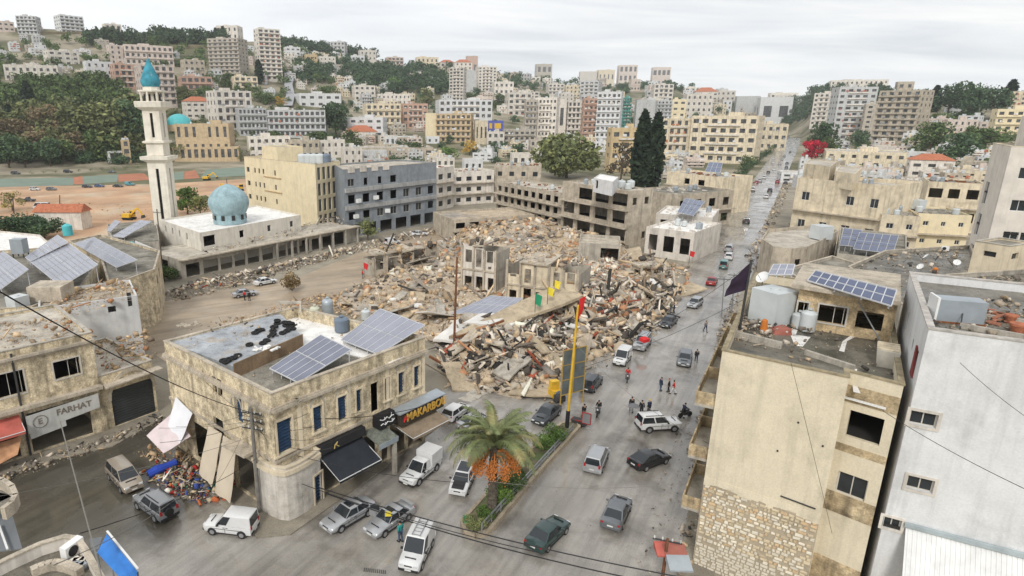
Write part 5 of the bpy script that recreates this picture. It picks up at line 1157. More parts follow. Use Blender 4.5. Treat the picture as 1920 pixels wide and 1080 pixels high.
TOWN = [
 # skyline and slope, left
 ('white block on the far left skyline', 38, 78, 30, 66, 5, 5, LGREY, -20, 1), ('white stepped block on the skyline right of the far left one', 108, 157, 29, 64, 5, 5, W_WHITE, 20, 0),
 ('pinkish roofed house at the far left skyline edge', -5, 26, 40, 60, 2, 3, PINK, 15, 0), ('low pale house on the skyline above the terrace field', 195, 228, 45, 66, 2, 3, W_OFF, 15, 0),
 ('long unfinished pale block with two rows of openings at far left', 20, 115, 122, 154, 2, 8, W_OFF, -8, 0), ('pale house above the long unfinished block', 88, 147, 95, 124, 3, 4, W_OFF, 15, 0),
 ('white house with a bluish roof left of the salmon house', 163, 212, 115, 156, 3, 4, W_WHITE, 12, 0), ('pale pinkish square block up the slope left of the minaret tip', 205, 231, 84, 122, 4, 2, PINK, 18, 0),
 ('row of pinkish flats above the minaret tip', 233, 324, 85, 124, 3, 9, PINK, 8, 1), ('salmon house left of the blue spire', 213, 262, 120, 168, 4, 4, SALMON, 15, 2),
 ('tall pinkish flats with balconies behind the blue spire', 262, 331, 122, 200, 6, 5, PINK, 14, 1), ('grey half built house left of the beige tower', 342, 385, 112, 146, 3, 4, W_CONC2, 15, 0),
 ('tall beige tower with dark balconies on the hillside', 396, 468, 72, 146, 10, 6, TAUPE, -28, 1), ('small beige top storey block on the beige tower', 408, 456, 48, 76, 2, 4, W_OFF, -20, 0),
 ('tall slim pale tower with a salmon crown on the hillside', 482, 530, 54, 152, 12, 4, W_OFF, 20, 1), ('red and grey house under a grey roof below the beige tower', 336, 398, 143, 172, 2, 5, SALMON, 10, 1),
 ('cream house with arcaded storey below the slim tower', 437, 484, 143, 176, 3, 4, W_CREAM, 12, 1), ('white house with a red roof left of the white block', 345, 398, 190, 224, 3, 4, W_OFF, 14, 0, 'hip'),
 ('white five storey block with a white end wall above the grey institute', 394, 475, 170, 246, 5, 5, W_OFF, 24, 2), ('grey white striped block left of the long grey institute', 445, 502, 202, 256, 4, 7, LGREY, 10, 1),
 ('long grey institute building with a grid of windows', 498, 617, 206, 258, 4, 12, LGREY, -6, 1), ('low white house with a brown flat roof right of the hill road', 553, 640, 175, 202, 2, 5, W_WHITE, 10, 0),
 ('white terrace house on the slope right of the slim tower', 533, 564, 88, 112, 3, 3, W_WHITE, 12, 0), ('ochre house on the slope right of the slim tower', 572, 596, 102, 126, 2, 3, ORANGE, 12, 0),
 ('pale house stepping down right of the ochre one', 596, 630, 106, 130, 3, 4, W_OFF, 12, 0), ('grey slab block at the right end of the pine slope', 620, 652, 78, 110, 4, 4, LGREY, -15, 0),
 ('white villa above the pine slope, left of two', 656, 684, 104, 126, 2, 3, W_WHITE, 10, 0), ('white villa above the pine slope, right of two', 672, 706, 94, 124, 3, 4, W_OFF, 12, 0),
 ('pinkish block standing in the dark pines', 722, 757, 107, 136, 4, 4, PINK, 14, 0), ('cream house on the ridge above the dark pines', 778, 822, 107, 132, 2, 5, W_CREAM, 10, 0),
 ('pink house on the ridge above the white towers', 873, 896, 105, 120, 2, 2, SALMON, 12, 0), ('pale red roofed house right of the cream ridge house', 822, 852, 117, 136, 2, 3, W_OFF, 12, 0, 'hip'),
 ('red roofed house just above the white twin towers', 850, 885, 117, 132, 2, 4, W_OFF, 10, 0, 'hip'), ('white slim tower, left of the twin towers', 842, 874, 127, 190, 10, 4, W_OFF, -18, 0),
 ('blank grey slab between the twin towers', 872, 892, 132, 176, 3, 1, LGREY, 10, 0), ('white slim tower, right of the twin towers', 890, 930, 125, 178, 9, 5, W_OFF, 16, 0),
 ('white house with red awnings right of the twin towers', 922, 962, 153, 190, 3, 4, W_OFF, 12, 0), ('beige house in front of the dark pines', 660, 704, 160, 190, 3, 4, W_OFF, 12, 0),
 ('low pale row of shops at the foot of the pines', 705, 770, 176, 198, 2, 8, W_OFF, 6, 0), ('cream five storey block above the red hipped roof', 680, 752, 194, 246, 4, 6, W_CREAM, 10, 0),
 ('pale block with salmon balconies right of the cream block', 748, 802, 194, 242, 4, 5, SALMON, 14, 2), ('white house behind the red hipped roof', 640, 728, 220, 258, 3, 5, W_WHITE, -12, 0),
 ('house under a bright red hipped roof', 646, 708, 247, 266, 1, 4, W_OFF, 12, 0, 'hip'), ('white flats with an orange stripe above the ochre office block', 814, 922, 187, 236, 4, 9, W_WHITE, 8, 0),
 ('pale flats behind the white flats, reddish top', 880, 922, 182, 232, 4, 4, PINK, 14, 0),
 ('blank yellow end block beside the ochre office block', 797, 818, 212, 266, 1, 1, W_YEL, 6, 0), ('ochre office block with a grid of balconies', 817, 888, 213, 268, 5, 7, OCHRE, -8, 1),
 ('stone fronted block with tall dark columns right of the ochre office block', 888, 914, 226, 272, 1, 3, W_CREAM, 10, 0), ('low pale building carrying the blue billboard', 910, 945, 247, 275, 2, 3, W_OFF, 10, 0),
 ('grey wrecked building right of the billboard', 937, 1002, 243, 276, 3, 6, W_CONC, 10, 1), ('pale block with small windows on the slope above the wreck', 945, 996, 174, 218, 4, 4, W_OFF, 14, 0),
 ('dark balconied pale tower, leftmost of the central cluster', 980, 1004, 187, 268, 7, 3, TAUPE, 12, 1), ('pale tower with rows of small windows in the central cluster', 1000, 1045, 183, 270, 7, 6, W_OFF, -14, 0),
 ('blank white slab of the central tower cluster', 1042, 1059, 185, 255, 1, 1, W_OFF, 8, 0), ('pale tower with dark balconies right of the blank slab', 1057, 1092, 190, 255, 6, 4, W_OFF, 14, 1),
 ('salmon brick tower left of the white striped tower', 1087, 1117, 184, 262, 7, 3, SALMON, 14, 1), ('white striped tower with strip windows', 1115, 1161, 172, 272, 8, 5, W_WHITE, -10, 1),
 ('green glass tower next to the white striped tower', 1159, 1180, 183, 240, 9, 4, GGLASS, 10, 0), ('blank grey white gable block left of the yellow one', 1187, 1224, 187, 240, 1, 1, LGREY, 10, 0),
 ('orange yellow block with a white top behind the tall cypresses', 1133, 1195, 240, 322, 4, 3, ORANGE, 16, 0), ('grey twin slab above the white striped tower', 1086, 1126, 152, 192, 6, 4, LGREY, -14, 0),
 ('pale crowded flats left of the grey twin slab', 1022, 1056, 157, 192, 5, 4, W_OFF, 14, 0), ('cream crowded flats beside the grey twin slab', 1054, 1088, 160, 192, 4, 4, W_CREAM, 14, 0),
 ('pale block behind the central cluster', 955, 1010, 172, 200, 4, 5, W_OFF, 10, 0), ('grey block on the skyline among round trees', 1002, 1034, 120, 148, 4, 3, TAUPE, 14, 0),
 ('low long house on the centre skyline', 1085, 1118, 134, 150, 1, 4, W_OFF, 8, 0), ('cream house on the centre skyline', 1117, 1151, 131, 154, 3, 4, W_CREAM, 12, 0),
 ('brown block on the centre skyline', 1156, 1193, 122, 150, 5, 4, PINK, 10, 1), ('pinkish round topped block on the right of the centre skyline', 1220, 1255, 126, 150, 4, 4, PINK, 10, 1),
 ('pale block above the yellow and white one', 1220, 1259, 158, 192, 4, 4, W_OFF, 12, 0), ('blue and white block left of the yellow one', 1226, 1256, 188, 232, 6, 4, LGREY, 12, 1),
 ('yellow block with a white end above the ruined beige flats', 1254, 1282, 186, 232, 4, 2, W_YEL, 12, 0), ('pale block behind the ruined beige flats', 1278, 1330, 176, 224, 4, 5, W_OFF, 12, 0),
 ('large ruined beige flats with stripped floors left of the main road', 1234, 1296, 222, 302, 5, 5, W_CREAM, 4, 0), ('tall right wing of the ruined beige flats', 1293, 1417, 217, 306, 5, 7, W_CREAM, -10, 0),
 ('blank pale block behind the ruined beige flats', 1375, 1418, 180, 222, 1, 1, LGREY, 8, 0), ('blank white gable beside the far end of the main road', 1416, 1476, 182, 234, 1, 2, W_WHITE, 10, 0),
 ('pale low block with square windows at the roadside tree row', 1417, 1468, 232, 282, 3, 4, W_CREAM, 10, 0), ('pale strip of flats on the skyline left of the road end', 1280, 1330, 164, 186, 3, 5, W_OFF, 8, 0),
 ('pale low houses on the skyline by the road end', 1330, 1375, 170, 190, 2, 5, W_OFF, 8, 0), ('block with an orange roof above the ruined flats', 1298, 1342, 172, 198, 3, 4, W_OFF, 10, 0, 'hip'),
 ('pale block on the road end corner', 1440, 1490, 174, 196, 2, 5, W_OFF, 10, 0),
 # right of the road
 ('slim white tower at the right of the road end', 1521, 1564, 174, 236, 7, 4, W_OFF, -30, 0), ('grey concrete tower with dark square openings', 1549, 1621, 163, 264, 9, 5, LGREY, 20, 0),
 ('roof block on the grey concrete tower', 1577, 1606, 149, 166, 1, 2, W_CONC2, 15, 0), ('unfinished beige concrete tower with deep floors', 1640, 1722, 169, 268, 9, 5, W_CONC2, -22, 1),
 ('roof block on the unfinished beige tower', 1679, 1708, 153, 172, 1, 2, W_CONC2, 15, 0), ('dark grey slab between the two concrete towers', 1611, 1644, 195, 262, 7, 2, TAUPE, 10, 0),
 ('long pale building on the right hand ridge', 1556, 1652, 150, 170, 2, 12, W_OFF, 6, 0), ('cream block at the right edge skyline', 1892, 1930, 171, 208, 4, 3, W_CREAM, 12, 0),
 ('yellow flats at the right edge below the cream block', 1858, 1932, 204, 262, 4, 5, W_YEL, 14, 0), ('pinkish low house right of the unfinished tower', 1717, 1774, 222, 244, 2, 5, PINK, 10, 0),
 ('pinkish low house nearer the yellow flats', 1772, 1822, 224, 250, 2, 5, PINK, 10, 0), ('small pink house beside the yellow flats', 1834, 1860, 228, 252, 2, 2, PINK, 10, 0),
 ('white house among the dark cypress grove', 1772, 1802, 197, 216, 2, 3, W_WHITE, 10, 0), ('long low cream roof edge behind the cream three storey house', 1546, 1680, 284, 316, 2, 7, W_CREAM, 6, 0),
 ('grey white house with solar rows below the unfinished tower', 1638, 1712, 275, 298, 1, 5, W_OFF, 8, 0), ('house with an orange tiled roof right of the cream roofs', 1702, 1774, 300, 334, 2, 3, W_OFF, 10, 0, 'hip'),
 ('white corner house by the crimson bougainvillea', 1497, 1516, 298, 318, 2, 2, W_WHITE, 10, 0), ('low pale building behind the crimson bougainvillea', 1516, 1556, 266, 292, 2, 3, W_OFF, 10, 0),
 # low roofs in the middle distance
 ('long low building with a rough pale wall behind the grey block', 668, 812, 276, 296, 1, 8, W_CONC2, 4, 0), ('low flat house with a bluish sheet roof above the grey block', 676, 726, 282, 308, 1, 4, LGREY, 8, 0),
 ('low pale house at the left of the sheet roof', 640, 680, 276, 312, 2, 3, W_OFF, 12, 0), ('flat roofed house right of the low garden', 815, 852, 296, 330, 2, 3, W_OFF, 10, 0),
 ('white low house in front of the red earth yard', 866, 905, 298, 326, 1, 3, W_WHITE, 10, 0), ('low white shed with a dark front under the white flats', 720, 778, 256, 272, 1, 6, W_WHITE, 4, 0),
 ('small shed right of the dark fronted one', 798, 824, 256, 270, 1, 2, W_WHITE, 6, 0), ('low pale house left of the dark round tree', 955, 1012, 288, 312, 1, 4, W_OFF, 8, 0),
 ('grey beige building above the yellow block roof', 540, 600, 262, 300, 2, 5, W_CONC2, 8, 0), ('low pale building under the grey institute', 466, 546, 256, 300, 3, 6, W_OFF, 6, 0),
 ('pale house at the foot of the hill road', 596, 648, 262, 296, 2, 4, W_OFF, 10, 0), ('low block behind the wrecked grey building', 990, 1030, 262, 290, 2, 4, TAUPE, 10, 1),
 ('pale low house by the cypress pair', 1205, 1240, 285, 322, 2, 3, W_CREAM, 10, 0), ('white house right of the pale terrace rows', 1700, 1736, 285, 305, 1, 3, W_WHITE, 8, 0),
]
for row in TOWN:
 lab, x0, x1, yt, yb, nf, nc, wm, yaw, bl = row[:10]
 if bl == 0 and nf > 3 and nc > 2: bl = rnd.choice((0, 1, 2, 2))
 fb(lab, x0, x1, yt, yb, nf, nc, wm, yaw, ratio=rnd.uniform(.55, .8), roof=row[10] if len(row) > 10 else 'flat', bal=bl, side=nc > 1,
       cat='house' if nf < 3 else 'building', name='house' if nf < 3 else 'apartment_building', wf=rnd.uniform(.5, .68) if bl else rnd.uniform(.32, .55), hf=rnd.uniform(.42, .6) if bl else rnd.uniform(.34, .5), skip=0 if nc > 1 else .8)
# dense far houses nothing tells apart
k = 0
FILL = [W_OFF, W_CREAM, PINK, LGREY, W_WHITE, W_CONC2, TAUPE]
FNAME = ['pale', 'cream', 'pinkish', 'light grey', 'white', 'dusty', 'taupe']
def fillrow(n, xr, yf, wpx, hpx, where):
 for i in range(n):
  x = rnd.uniform(*xr); yb = yf(x) + rnd.uniform(-6, 6); w = rnd.uniform(*wpx); h = rnd.uniform(*hpx); P = GT(x, yb); q = rnd.randint(0, 6)
  if P.y > 2200: continue
  fb('small %s flat roofed house %s' % (FNAME[q], where), x - w / 2, x + w / 2, yb - h, yb, rnd.choice((2, 3)), rnd.choice((3, 4)), FILL[q], rnd.choice((-18, 12, 20)), ratio=.7, name='hillside_house', cat='house', group='small houses ' + where, wf=rnd.uniform(.3, .6), hf=rnd.uniform(.3, .55), bal=rnd.choice((0, 0, 1, 2)))
fillrow(26, (535, 700), lambda x: 88 + (x - 535) * .2 + rnd.uniform(6, 34), (14, 24), (9, 15), 'on the slope right of the slim tower')
fillrow(40, (770, 1010), lambda x: 122 + (x - 770) * .12 + rnd.uniform(6, 30), (14, 26), (9, 16), 'below the ridge of the middle hill')
fillrow(52, (950, 1240), lambda x: rnd.uniform(152, 215), (16, 30), (12, 24), 'crowded round the central towers')
fillrow(42, (1180, 1470), lambda x: rnd.uniform(180, 236), (16, 30), (12, 24), 'behind the ruined beige flats')
fillrow(14, (640, 800), lambda x: rnd.uniform(205, 275), (18, 30), (10, 18), 'above the red hipped roof')
fillrow(20, (330, 640), lambda x: rnd.uniform(115, 185), (16, 28), (10, 18), 'on the slope below the beige tower')
fillrow(20, (1540, 1780), lambda x: rnd.uniform(262, 312), (20, 40), (12, 22), 'under the concrete towers')
fillrow(16, (0, 200), lambda x: rnd.uniform(60, 160), (16, 34), (9, 16), 'on the far left slope')
fillrow(18, (1000, 1140), lambda x: rnd.uniform(268, 306), (20, 40), (12, 20), 'at the foot of the central towers')
fillrow(18, (1700, 1900), lambda x: rnd.uniform(235, 335), (22, 40), (12, 20), 'on the right hand slope')
fillrow(34, (600, 1010), lambda x: rnd.uniform(268, 316), (24, 50), (10, 18), 'in the low quarter behind the grey block')
fillrow(24, (1480, 1840), lambda x: rnd.uniform(322, 352), (36, 70), (16, 28), 'among the stepped roofs right of the main road')
fillrow(40, (0, 640), lambda x: rnd.uniform(95, 190), (14, 26), (9, 16), 'scattered over the left hillside')
fillrow(30, (640, 960), lambda x: rnd.uniform(150, 215), (16, 30), (10, 20), 'between the pines and the ochre office block')
fillrow(16, (1210, 1300), lambda x: rnd.uniform(300, 345), (24, 46), (12, 20), 'by the tall cypresses')
# ---- old mosque with two turquoise domes
oc = GT(390, 300)
om = fb('ochre stone mosque with arched windows and two turquoise domes', 318, 424, 232, 300, 2, 7, OCHRE, -12, ratio=.6, name='old_mosque', cat='mosque', P=oc, wf=.4, hf=.6)
for i, (px, ybase, hw, lab) in enumerate(((336, 234, 22, 'large turquoise dome on the old ochre mosque'), (403, 238, 11, 'small turquoise dome on the old ochre mosque'))):
 Y = oc.y + 12; c = AT(px, ybase, Y); rr_ = hw / F * Y
 r = root('dome', lab, 'dome', c); mb = MB(); mb.lathe([(rr_ * math.cos(t), rr_ * .85 * math.sin(t) + .2) for t in np.linspace(0, 1.5, 9)], n=24); mb.build('shell', TURQ, r, smooth=60, local=True)
 mb = MB(); mb.lathe([(rr_ * 1.08, -4), (rr_ * 1.08, .2)], n=24); mb.build('drum', OCHRE, r, smooth=40, local=True)
 mb = MB(); mb.tube([(0, 0, rr_ * .8), (0, 0, rr_ * 1.25)], .12); mb.build('finial', STEELD, r, local=True)
fb('low arcaded ochre annex in front of the old ochre mosque', 330, 452, 275, 304, 1, 10, OCHRE, -6, ratio=.4, name='mosque_annex', cat='building', wf=.55, hf=.6)
fb('thin ochre lattice tower by the park trees left of the minaret', 232, 247, 262, 308, 3, 1, OCHRE, 10, ratio=.9, name='lattice_tower', cat='tower', wf=.6, hf=.6)
fb('small white pavilion left of the minaret at the park edge', 204, 236, 283, 306, 1, 1, W_WHITE, 8, ratio=.5, name='pavilion', cat='pavilion', wf=.7, hf=.6)
# billboard
p = AT(913, 262, GT(927, 268).y - 6); q = AT(943, 262, p.y)
r = root('billboard', 'blue billboard with white and yellow patches by the ochre office block', 'billboard', (p.x, p.y, p.z - 8)); zt, zb = ZAT(226, p.y), ZAT(246, p.y)
mb = MB(); mb.hexa([(p.x, p.y, zb), (q.x, q.y, zb), (q.x, q.y + .4, zb), (p.x, p.y + .4, zb)], [(p.x, p.y, zt), (q.x, q.y, zt), (q.x, q.y + .4, zt), (p.x, p.y + .4, zt)]); mb.build('board', mat('billboard_blue', (.10, .12, .38)), r)
for k_, (a, b_, m_) in enumerate(((-.16, .0, FRAMEW), (.12, .3, YELP), (.45, .85, YELP))):
 L_ = q.x - p.x; mb = MB(); x0, x1 = p.x + L_ * a, p.x + L_ * b_; h = zt - zb
 lo, hi = (zb, zt) if k_ == 0 else (zb + h * .25, zb + h * .75)
 mb.hexa([(x0, p.y - .05, lo), (x1, p.y - .05, lo), (x1, p.y - .01, lo), (x0, p.y - .01, lo)], [(x0, p.y - .05, hi), (x1, p.y - .05, hi), (x1, p.y - .01, hi), (x0, p.y - .01, hi)]); mb.build('print', m_, r)
mb = MB(); mb.bar(((p.x + q.x) / 2, p.y + .6, p.z - 8), ((p.x + q.x) / 2, p.y + .6, zt), .6); mb.build('post', STEELD, r)
# ---- hill road and terraced field
def ribbon(name, m, pts, w, dz):
 mb = MB(); P = [GT(x, y) for x, y in pts]; L = []
 for i, p in enumerate(P):
  d = (P[min(i + 1, len(P) - 1)] - P[max(i - 1, 0)]); n = Vector((-d.y, d.x, 0)).normalized() * w / 2; L.append((p + n + Vector((0, 0, dz)), p - n + Vector((0, 0, dz))))
 for i in range(len(L) - 1): mb.poly([L[i][1], L[i + 1][1], L[i + 1][0], L[i][0]])
 return mb.build(name, m, kind='structure')
ribbon('hill_road', mat('grey_road', (.33, .33, .34), rough=.6), [(540, 205), (545, 185), (541, 165), (545, 150), (538, 142)], 9, 3.4)
for i, (y0, pts) in enumerate(((78, (300, 396)), (92, (305, 392)), (66, (60, 160)))):
 P0, P1_ = GT(pts[0], y0), GT(pts[1], y0); mb = MB(); n = 8; hgt = 4
 for s in range(n):
  p, q = P0.lerp(P1_, s / n), P0.lerp(P1_, (s + 1) / n); p = Vector((p.x, p.y, TZ(p.x, p.y))); q = Vector((q.x, q.y, TZ(q.x, q.y)))
  mb.hexa([p - Vector((0, 0, 3)), q - Vector((0, 0, 3)), q + Vector((0, 12, -3)), p + Vector((0, 12, -3))], [p + Vector((0, 0, hgt)), q + Vector((0, 0, hgt)), q + Vector((0, 14, hgt + 2)), p + Vector((0, 14, hgt + 2))])
 mb.build('terraced_field', mat('dry_grass_terrace', (.23, .19, .115), var=.3, scale=.1, grain=.2), kind='structure')
# ------------------------------------------------------------------ trees
LEAFD = leafmat('leaf_dark_pine', (.052, .090, .046), .4)
LEAFM = leafmat('leaf_mid_green', (.075, .115, .042), .4)
LEAFO = leafmat('leaf_olive', (.125, .145, .065), .4)
LEAFR = leafmat('leaf_russet', (.28, .205, .12), .4, c2=(.16, .155, .075))
LEAFY = leafmat('leaf_yellow', (.38, .26, .06), .3)
LEAFC = leafmat('leaf_cypress', (.022, .038, .022), .4)
LEAFB = leafmat('leaf_bush', (.08, .14, .035), .4)
LEAFX = leafmat('flower_crimson', (.42, .02, .05), .35)
BARK = mat('bark', (.10, .075, .05), var=.3, scale=3)
def crown(kind, n, seed, leaf=.34):
 """leaf clumps of many small bent quads spread over lobes; returns unit-size mesh data (height 1 from 0)"""
 rs = np.random.RandomState(seed); V = []
 if kind == 'cypress':
  t = rs.rand(n) ** .8; r_ = .13 * np.sin(np.pi * np.clip(t * .92 + .08, 0, 1)) ** .6 * (1 - .25 * t) * (.45 + .75 * rs.rand(n)); a = rs.rand(n) * 6.283
  C = np.stack([r_ * np.cos(a), r_ * np.sin(a), t * .97 + .02], 1); s = .045
 else:
  nl = {'round': 14, 'pine': 12, 'bush': 9, 'loose': 15}[kind]
  L = []
  for i in range(nl):
   a = rs.rand() * 6.283
   if kind == 'pine': r0, z0, rr_ = .30 * rs.rand() ** .5, rs.uniform(.38, .84), rs.uniform(.15, .25)
   elif kind == 'bush': r0, z0, rr_ = .36 * rs.rand() ** .5, rs.uniform(.25, .6), rs.uniform(.2, .32)
   elif kind == 'loose': r0, z0, rr_ = .36 * rs.rand() ** .5, rs.uniform(.22, .86), rs.uniform(.11, .20)
   else: r0, z0, rr_ = .30 * rs.rand() ** .5, rs.uniform(.20, .80), rs.uniform(.16, .26)
   L.append((r0 * math.cos(a), r0 * math.sin(a), z0, rr_))
  L = np.array(L); idx = rs.randint(0, nl, n); d = rs.normal(size=(n, 3)); d /= np.linalg.norm(d, axis=1)[:, None]
  rad = L[idx, 3] * (.55 + .5 * rs.rand(n) ** .6); C = L[idx, :3] + d * rad[:, None] * np.array([1, 1, .8]); s = .042 if kind != 'loose' else .036
  C[:, 2] = np.maximum(C[:, 2], .03)
 s = s * leaf / .34
 u = rs.normal(size=(n, 3)); u /= np.linalg.norm(u, axis=1)[:, None]; w = rs.normal(size=(n, 3)); v = np.cross(u, w); v /= np.linalg.norm(v, axis=1)[:, None]
 sz = s * (.6 + .8 * rs.rand(n))[:, None]
 Q = np.stack([C - u * sz, C - v * sz * .55, C + u * sz, C + v * sz * .55], 1)
 return Q.reshape(-1, 3)
def quadmesh(name, V, m):
 me = bpy.data.meshes.new(name); n = len(V); nf = n // 4
 me.vertices.add(n); me.vertices.foreach_set('co', np.asarray(V, dtype=np.float32).ravel()); me.loops.add(n); me.loops.foreach_set('vertex_index', np.arange(n, dtype=np.int32))
 me.polygons.add(nf); me.polygons.foreach_set('loop_start', np.arange(0, n, 4, dtype=np.int32)); me.polygons.foreach_set('loop_total', np.full(nf, 4, dtype=np.int32))
 me.materials.append(m); me.update(); me.validate(); return me
CR = {}
def crown_me(kind, m, var, n):
 k = (kind, m.name, var, n)
 if k not in CR: CR[k] = quadmesh('crown', crown(kind, n, 31 * var + len(kind) * 7), m)
 return CR[k]
TR = {}
def trunk_me(kind):
 if kind in TR: return TR[kind]
 mb = MB(); h = {'round': .5, 'pine': .7, 'cypress': .3, 'bush': .3, 'loose': .6}[kind]
 mb.tube([(0, 0, -.05), (.005, 0, h * .5), (0, .01, h)], [.030, .022, .012], 7)
 if kind not in ('cypress',):
  for q in range(5):
   a = q * 1.3; mb.tube([(0, 0, h * (.55 + .07 * q)), (.12 * math.cos(a), .12 * math.sin(a), h * .85 + .05 * q), (.22 * math.cos(a), .22 * math.sin(a), h + .12)], [.012, .009, .004], 5)
 TR[kind] = mb.mesh('trunk', BARK); return TR[kind]
def tree(label, px, py, hpx, kind='round', m=None, group=None, wid=1.0, n=900, P=None, name=None, cat='tree', zlift=0):
 P = P if P is not None else GT(px, py); _, f, _ = ray(px, py); h = hpx / F * (P.y / f) * 1.02
 nm = name or {'round': 'broadleaf_tree', 'pine': 'pine_tree', 'cypress': 'cypress_tree', 'bush': 'bush', 'loose': 'broadleaf_tree'}[kind]
 r = root(nm, label, cat, (P.x, P.y, P.z + zlift), 0, group)
 rz = rnd.uniform(0, 6.28)
 put('crown', crown_me(kind, m or {'cypress': LEAFC, 'pine': LEAFD}.get(kind, LEAFM), rnd.randint(0, 3), n), r, (0, 0, 0), (0, 0, rz), (h * wid, h * wid, h))
 put('trunk', trunk_me(kind), r, (0, 0, 0), (0, 0, rz), (h * wid, h * wid, h))
 return r
def wood(label, pts_fn, n, hpx, kinds, name='wood', cat='wood', nq=260, m=None):
 """a far wood that reads as one mass"""
 Vs = []
 for i in range(n):
  px, py = pts_fn(i); P = GT(px, py); _, f, _ = ray(px, py); h = rnd.uniform(*hpx) / F * (P.y / f); k_ = rnd.choice(kinds)
  V = crown(k_, nq, rnd.randint(0, 9), .6); w = rnd.uniform(.8, 1.25); a = rnd.uniform(0, 6.28); ca, sa = math.cos(a), math.sin(a)
  V = np.stack([(V[:, 0] * ca - V[:, 1] * sa) * h * w + P.x, (V[:, 0] * sa + V[:, 1] * ca) * h * w + P.y, V[:, 2] * h + P.z - .1 * h], 1); Vs.append(V)
 o = bpy.data.objects.new(name, quadmesh(name, np.concatenate(Vs), m or LEAFD)); col.objects.link(o); o['kind'] = 'stuff'; o['label'] = label; o['category'] = cat; return o
U = rnd.uniform
SK = lambda x: itp(x, Qk, SKY)
wood('dark pine wood along the far left ridge', lambda i: (lambda x: (x, SK(x) + U(2, 14)))(U(165, 420)), 110, (20, 32), ('pine', 'round', 'cypress'))
wood('dark wood on the ridge right of the beige tower', lambda i: (lambda x: (x, SK(x) + U(2, 12)))(U(520, 700)), 100, (16, 26), ('pine', 'round'))
wood('tree belt along the top of the hill road slope', lambda i: (lambda x: (x, 118 + U(0, 40)))(U(556, 700)), 93, (16, 24), ('pine', 'round'))
wood('dark pine grove in the middle of the hillside', lambda i: (U(660, 850), U(138, 178)), 116, (20, 32), ('pine', 'round'))
wood('park tree belt at far left', lambda i: (U(-20, 225), U(168, 212)), 116, (28, 44), ('pine', 'round'), m=LEAFM)
wood('green slope right of the white towers', lambda i: (U(930, 1080), U(128, 172)), 93, (14, 24), ('round', 'pine'))
wood('trees along the centre skyline', lambda i: (lambda x: (x, SK(x) + U(1, 8)))(U(930, 1340)), 77, (9, 16), ('round', 'pine'))
wood('wooded hill at the end of the main road', lambda i: (lambda x: (x, SK(x) + U(1, 45)))(U(1468, 1580)), 108, (14, 22), ('round', 'pine'))
wood('wooded ridge between the concrete towers', lambda i: (lambda x: (x, SK(x) + U(1, 20)))(U(1560, 1770)), 77, (12, 20), ('round', 'pine'))
wood('hillside shrubs and small trees on the left slope', lambda i: (U(-10, 640), U(80, 200)), 230, (13, 26), ('round', 'bush', 'pine'), m=LEAFM)
wood('scattered green between the houses of the centre slope', lambda i: (U(640, 1480), U(140, 235)), 240, (10, 20), ('round', 'bush', 'pine'))
wood('scattered green between the low roofs of the middle distance', lambda i: (U(620, 1130), U(262, 312)), 69, (12, 22), ('round', 'bush'))
wood('green gardens on the right hand slope', lambda i: (U(1540, 1900), U(215, 330)), 110, (14, 28), ('round', 'bush'), m=LEAFM)
wood('olive and russet trees filling the park left of the minaret', lambda i: (U(-20, 275), U(222, 300)), 70, (34, 58), ('round', 'loose'), m=LEAFO)
wood('russet undergrowth of the park', lambda i: (U(-20, 180), U(240, 300)), 40, (26, 44), ('loose', 'bush'), m=LEAFR)
wood('dark trees along the lower edge of the park', lambda i: (U(-20, 270), U(296, 308)), 45, (18, 34), ('bush', 'round'))
wood('shrubs and gardens at the foot of the hill', lambda i: (U(300, 660), U(205, 285)), 90, (12, 24), ('round', 'bush'), m=LEAFM)
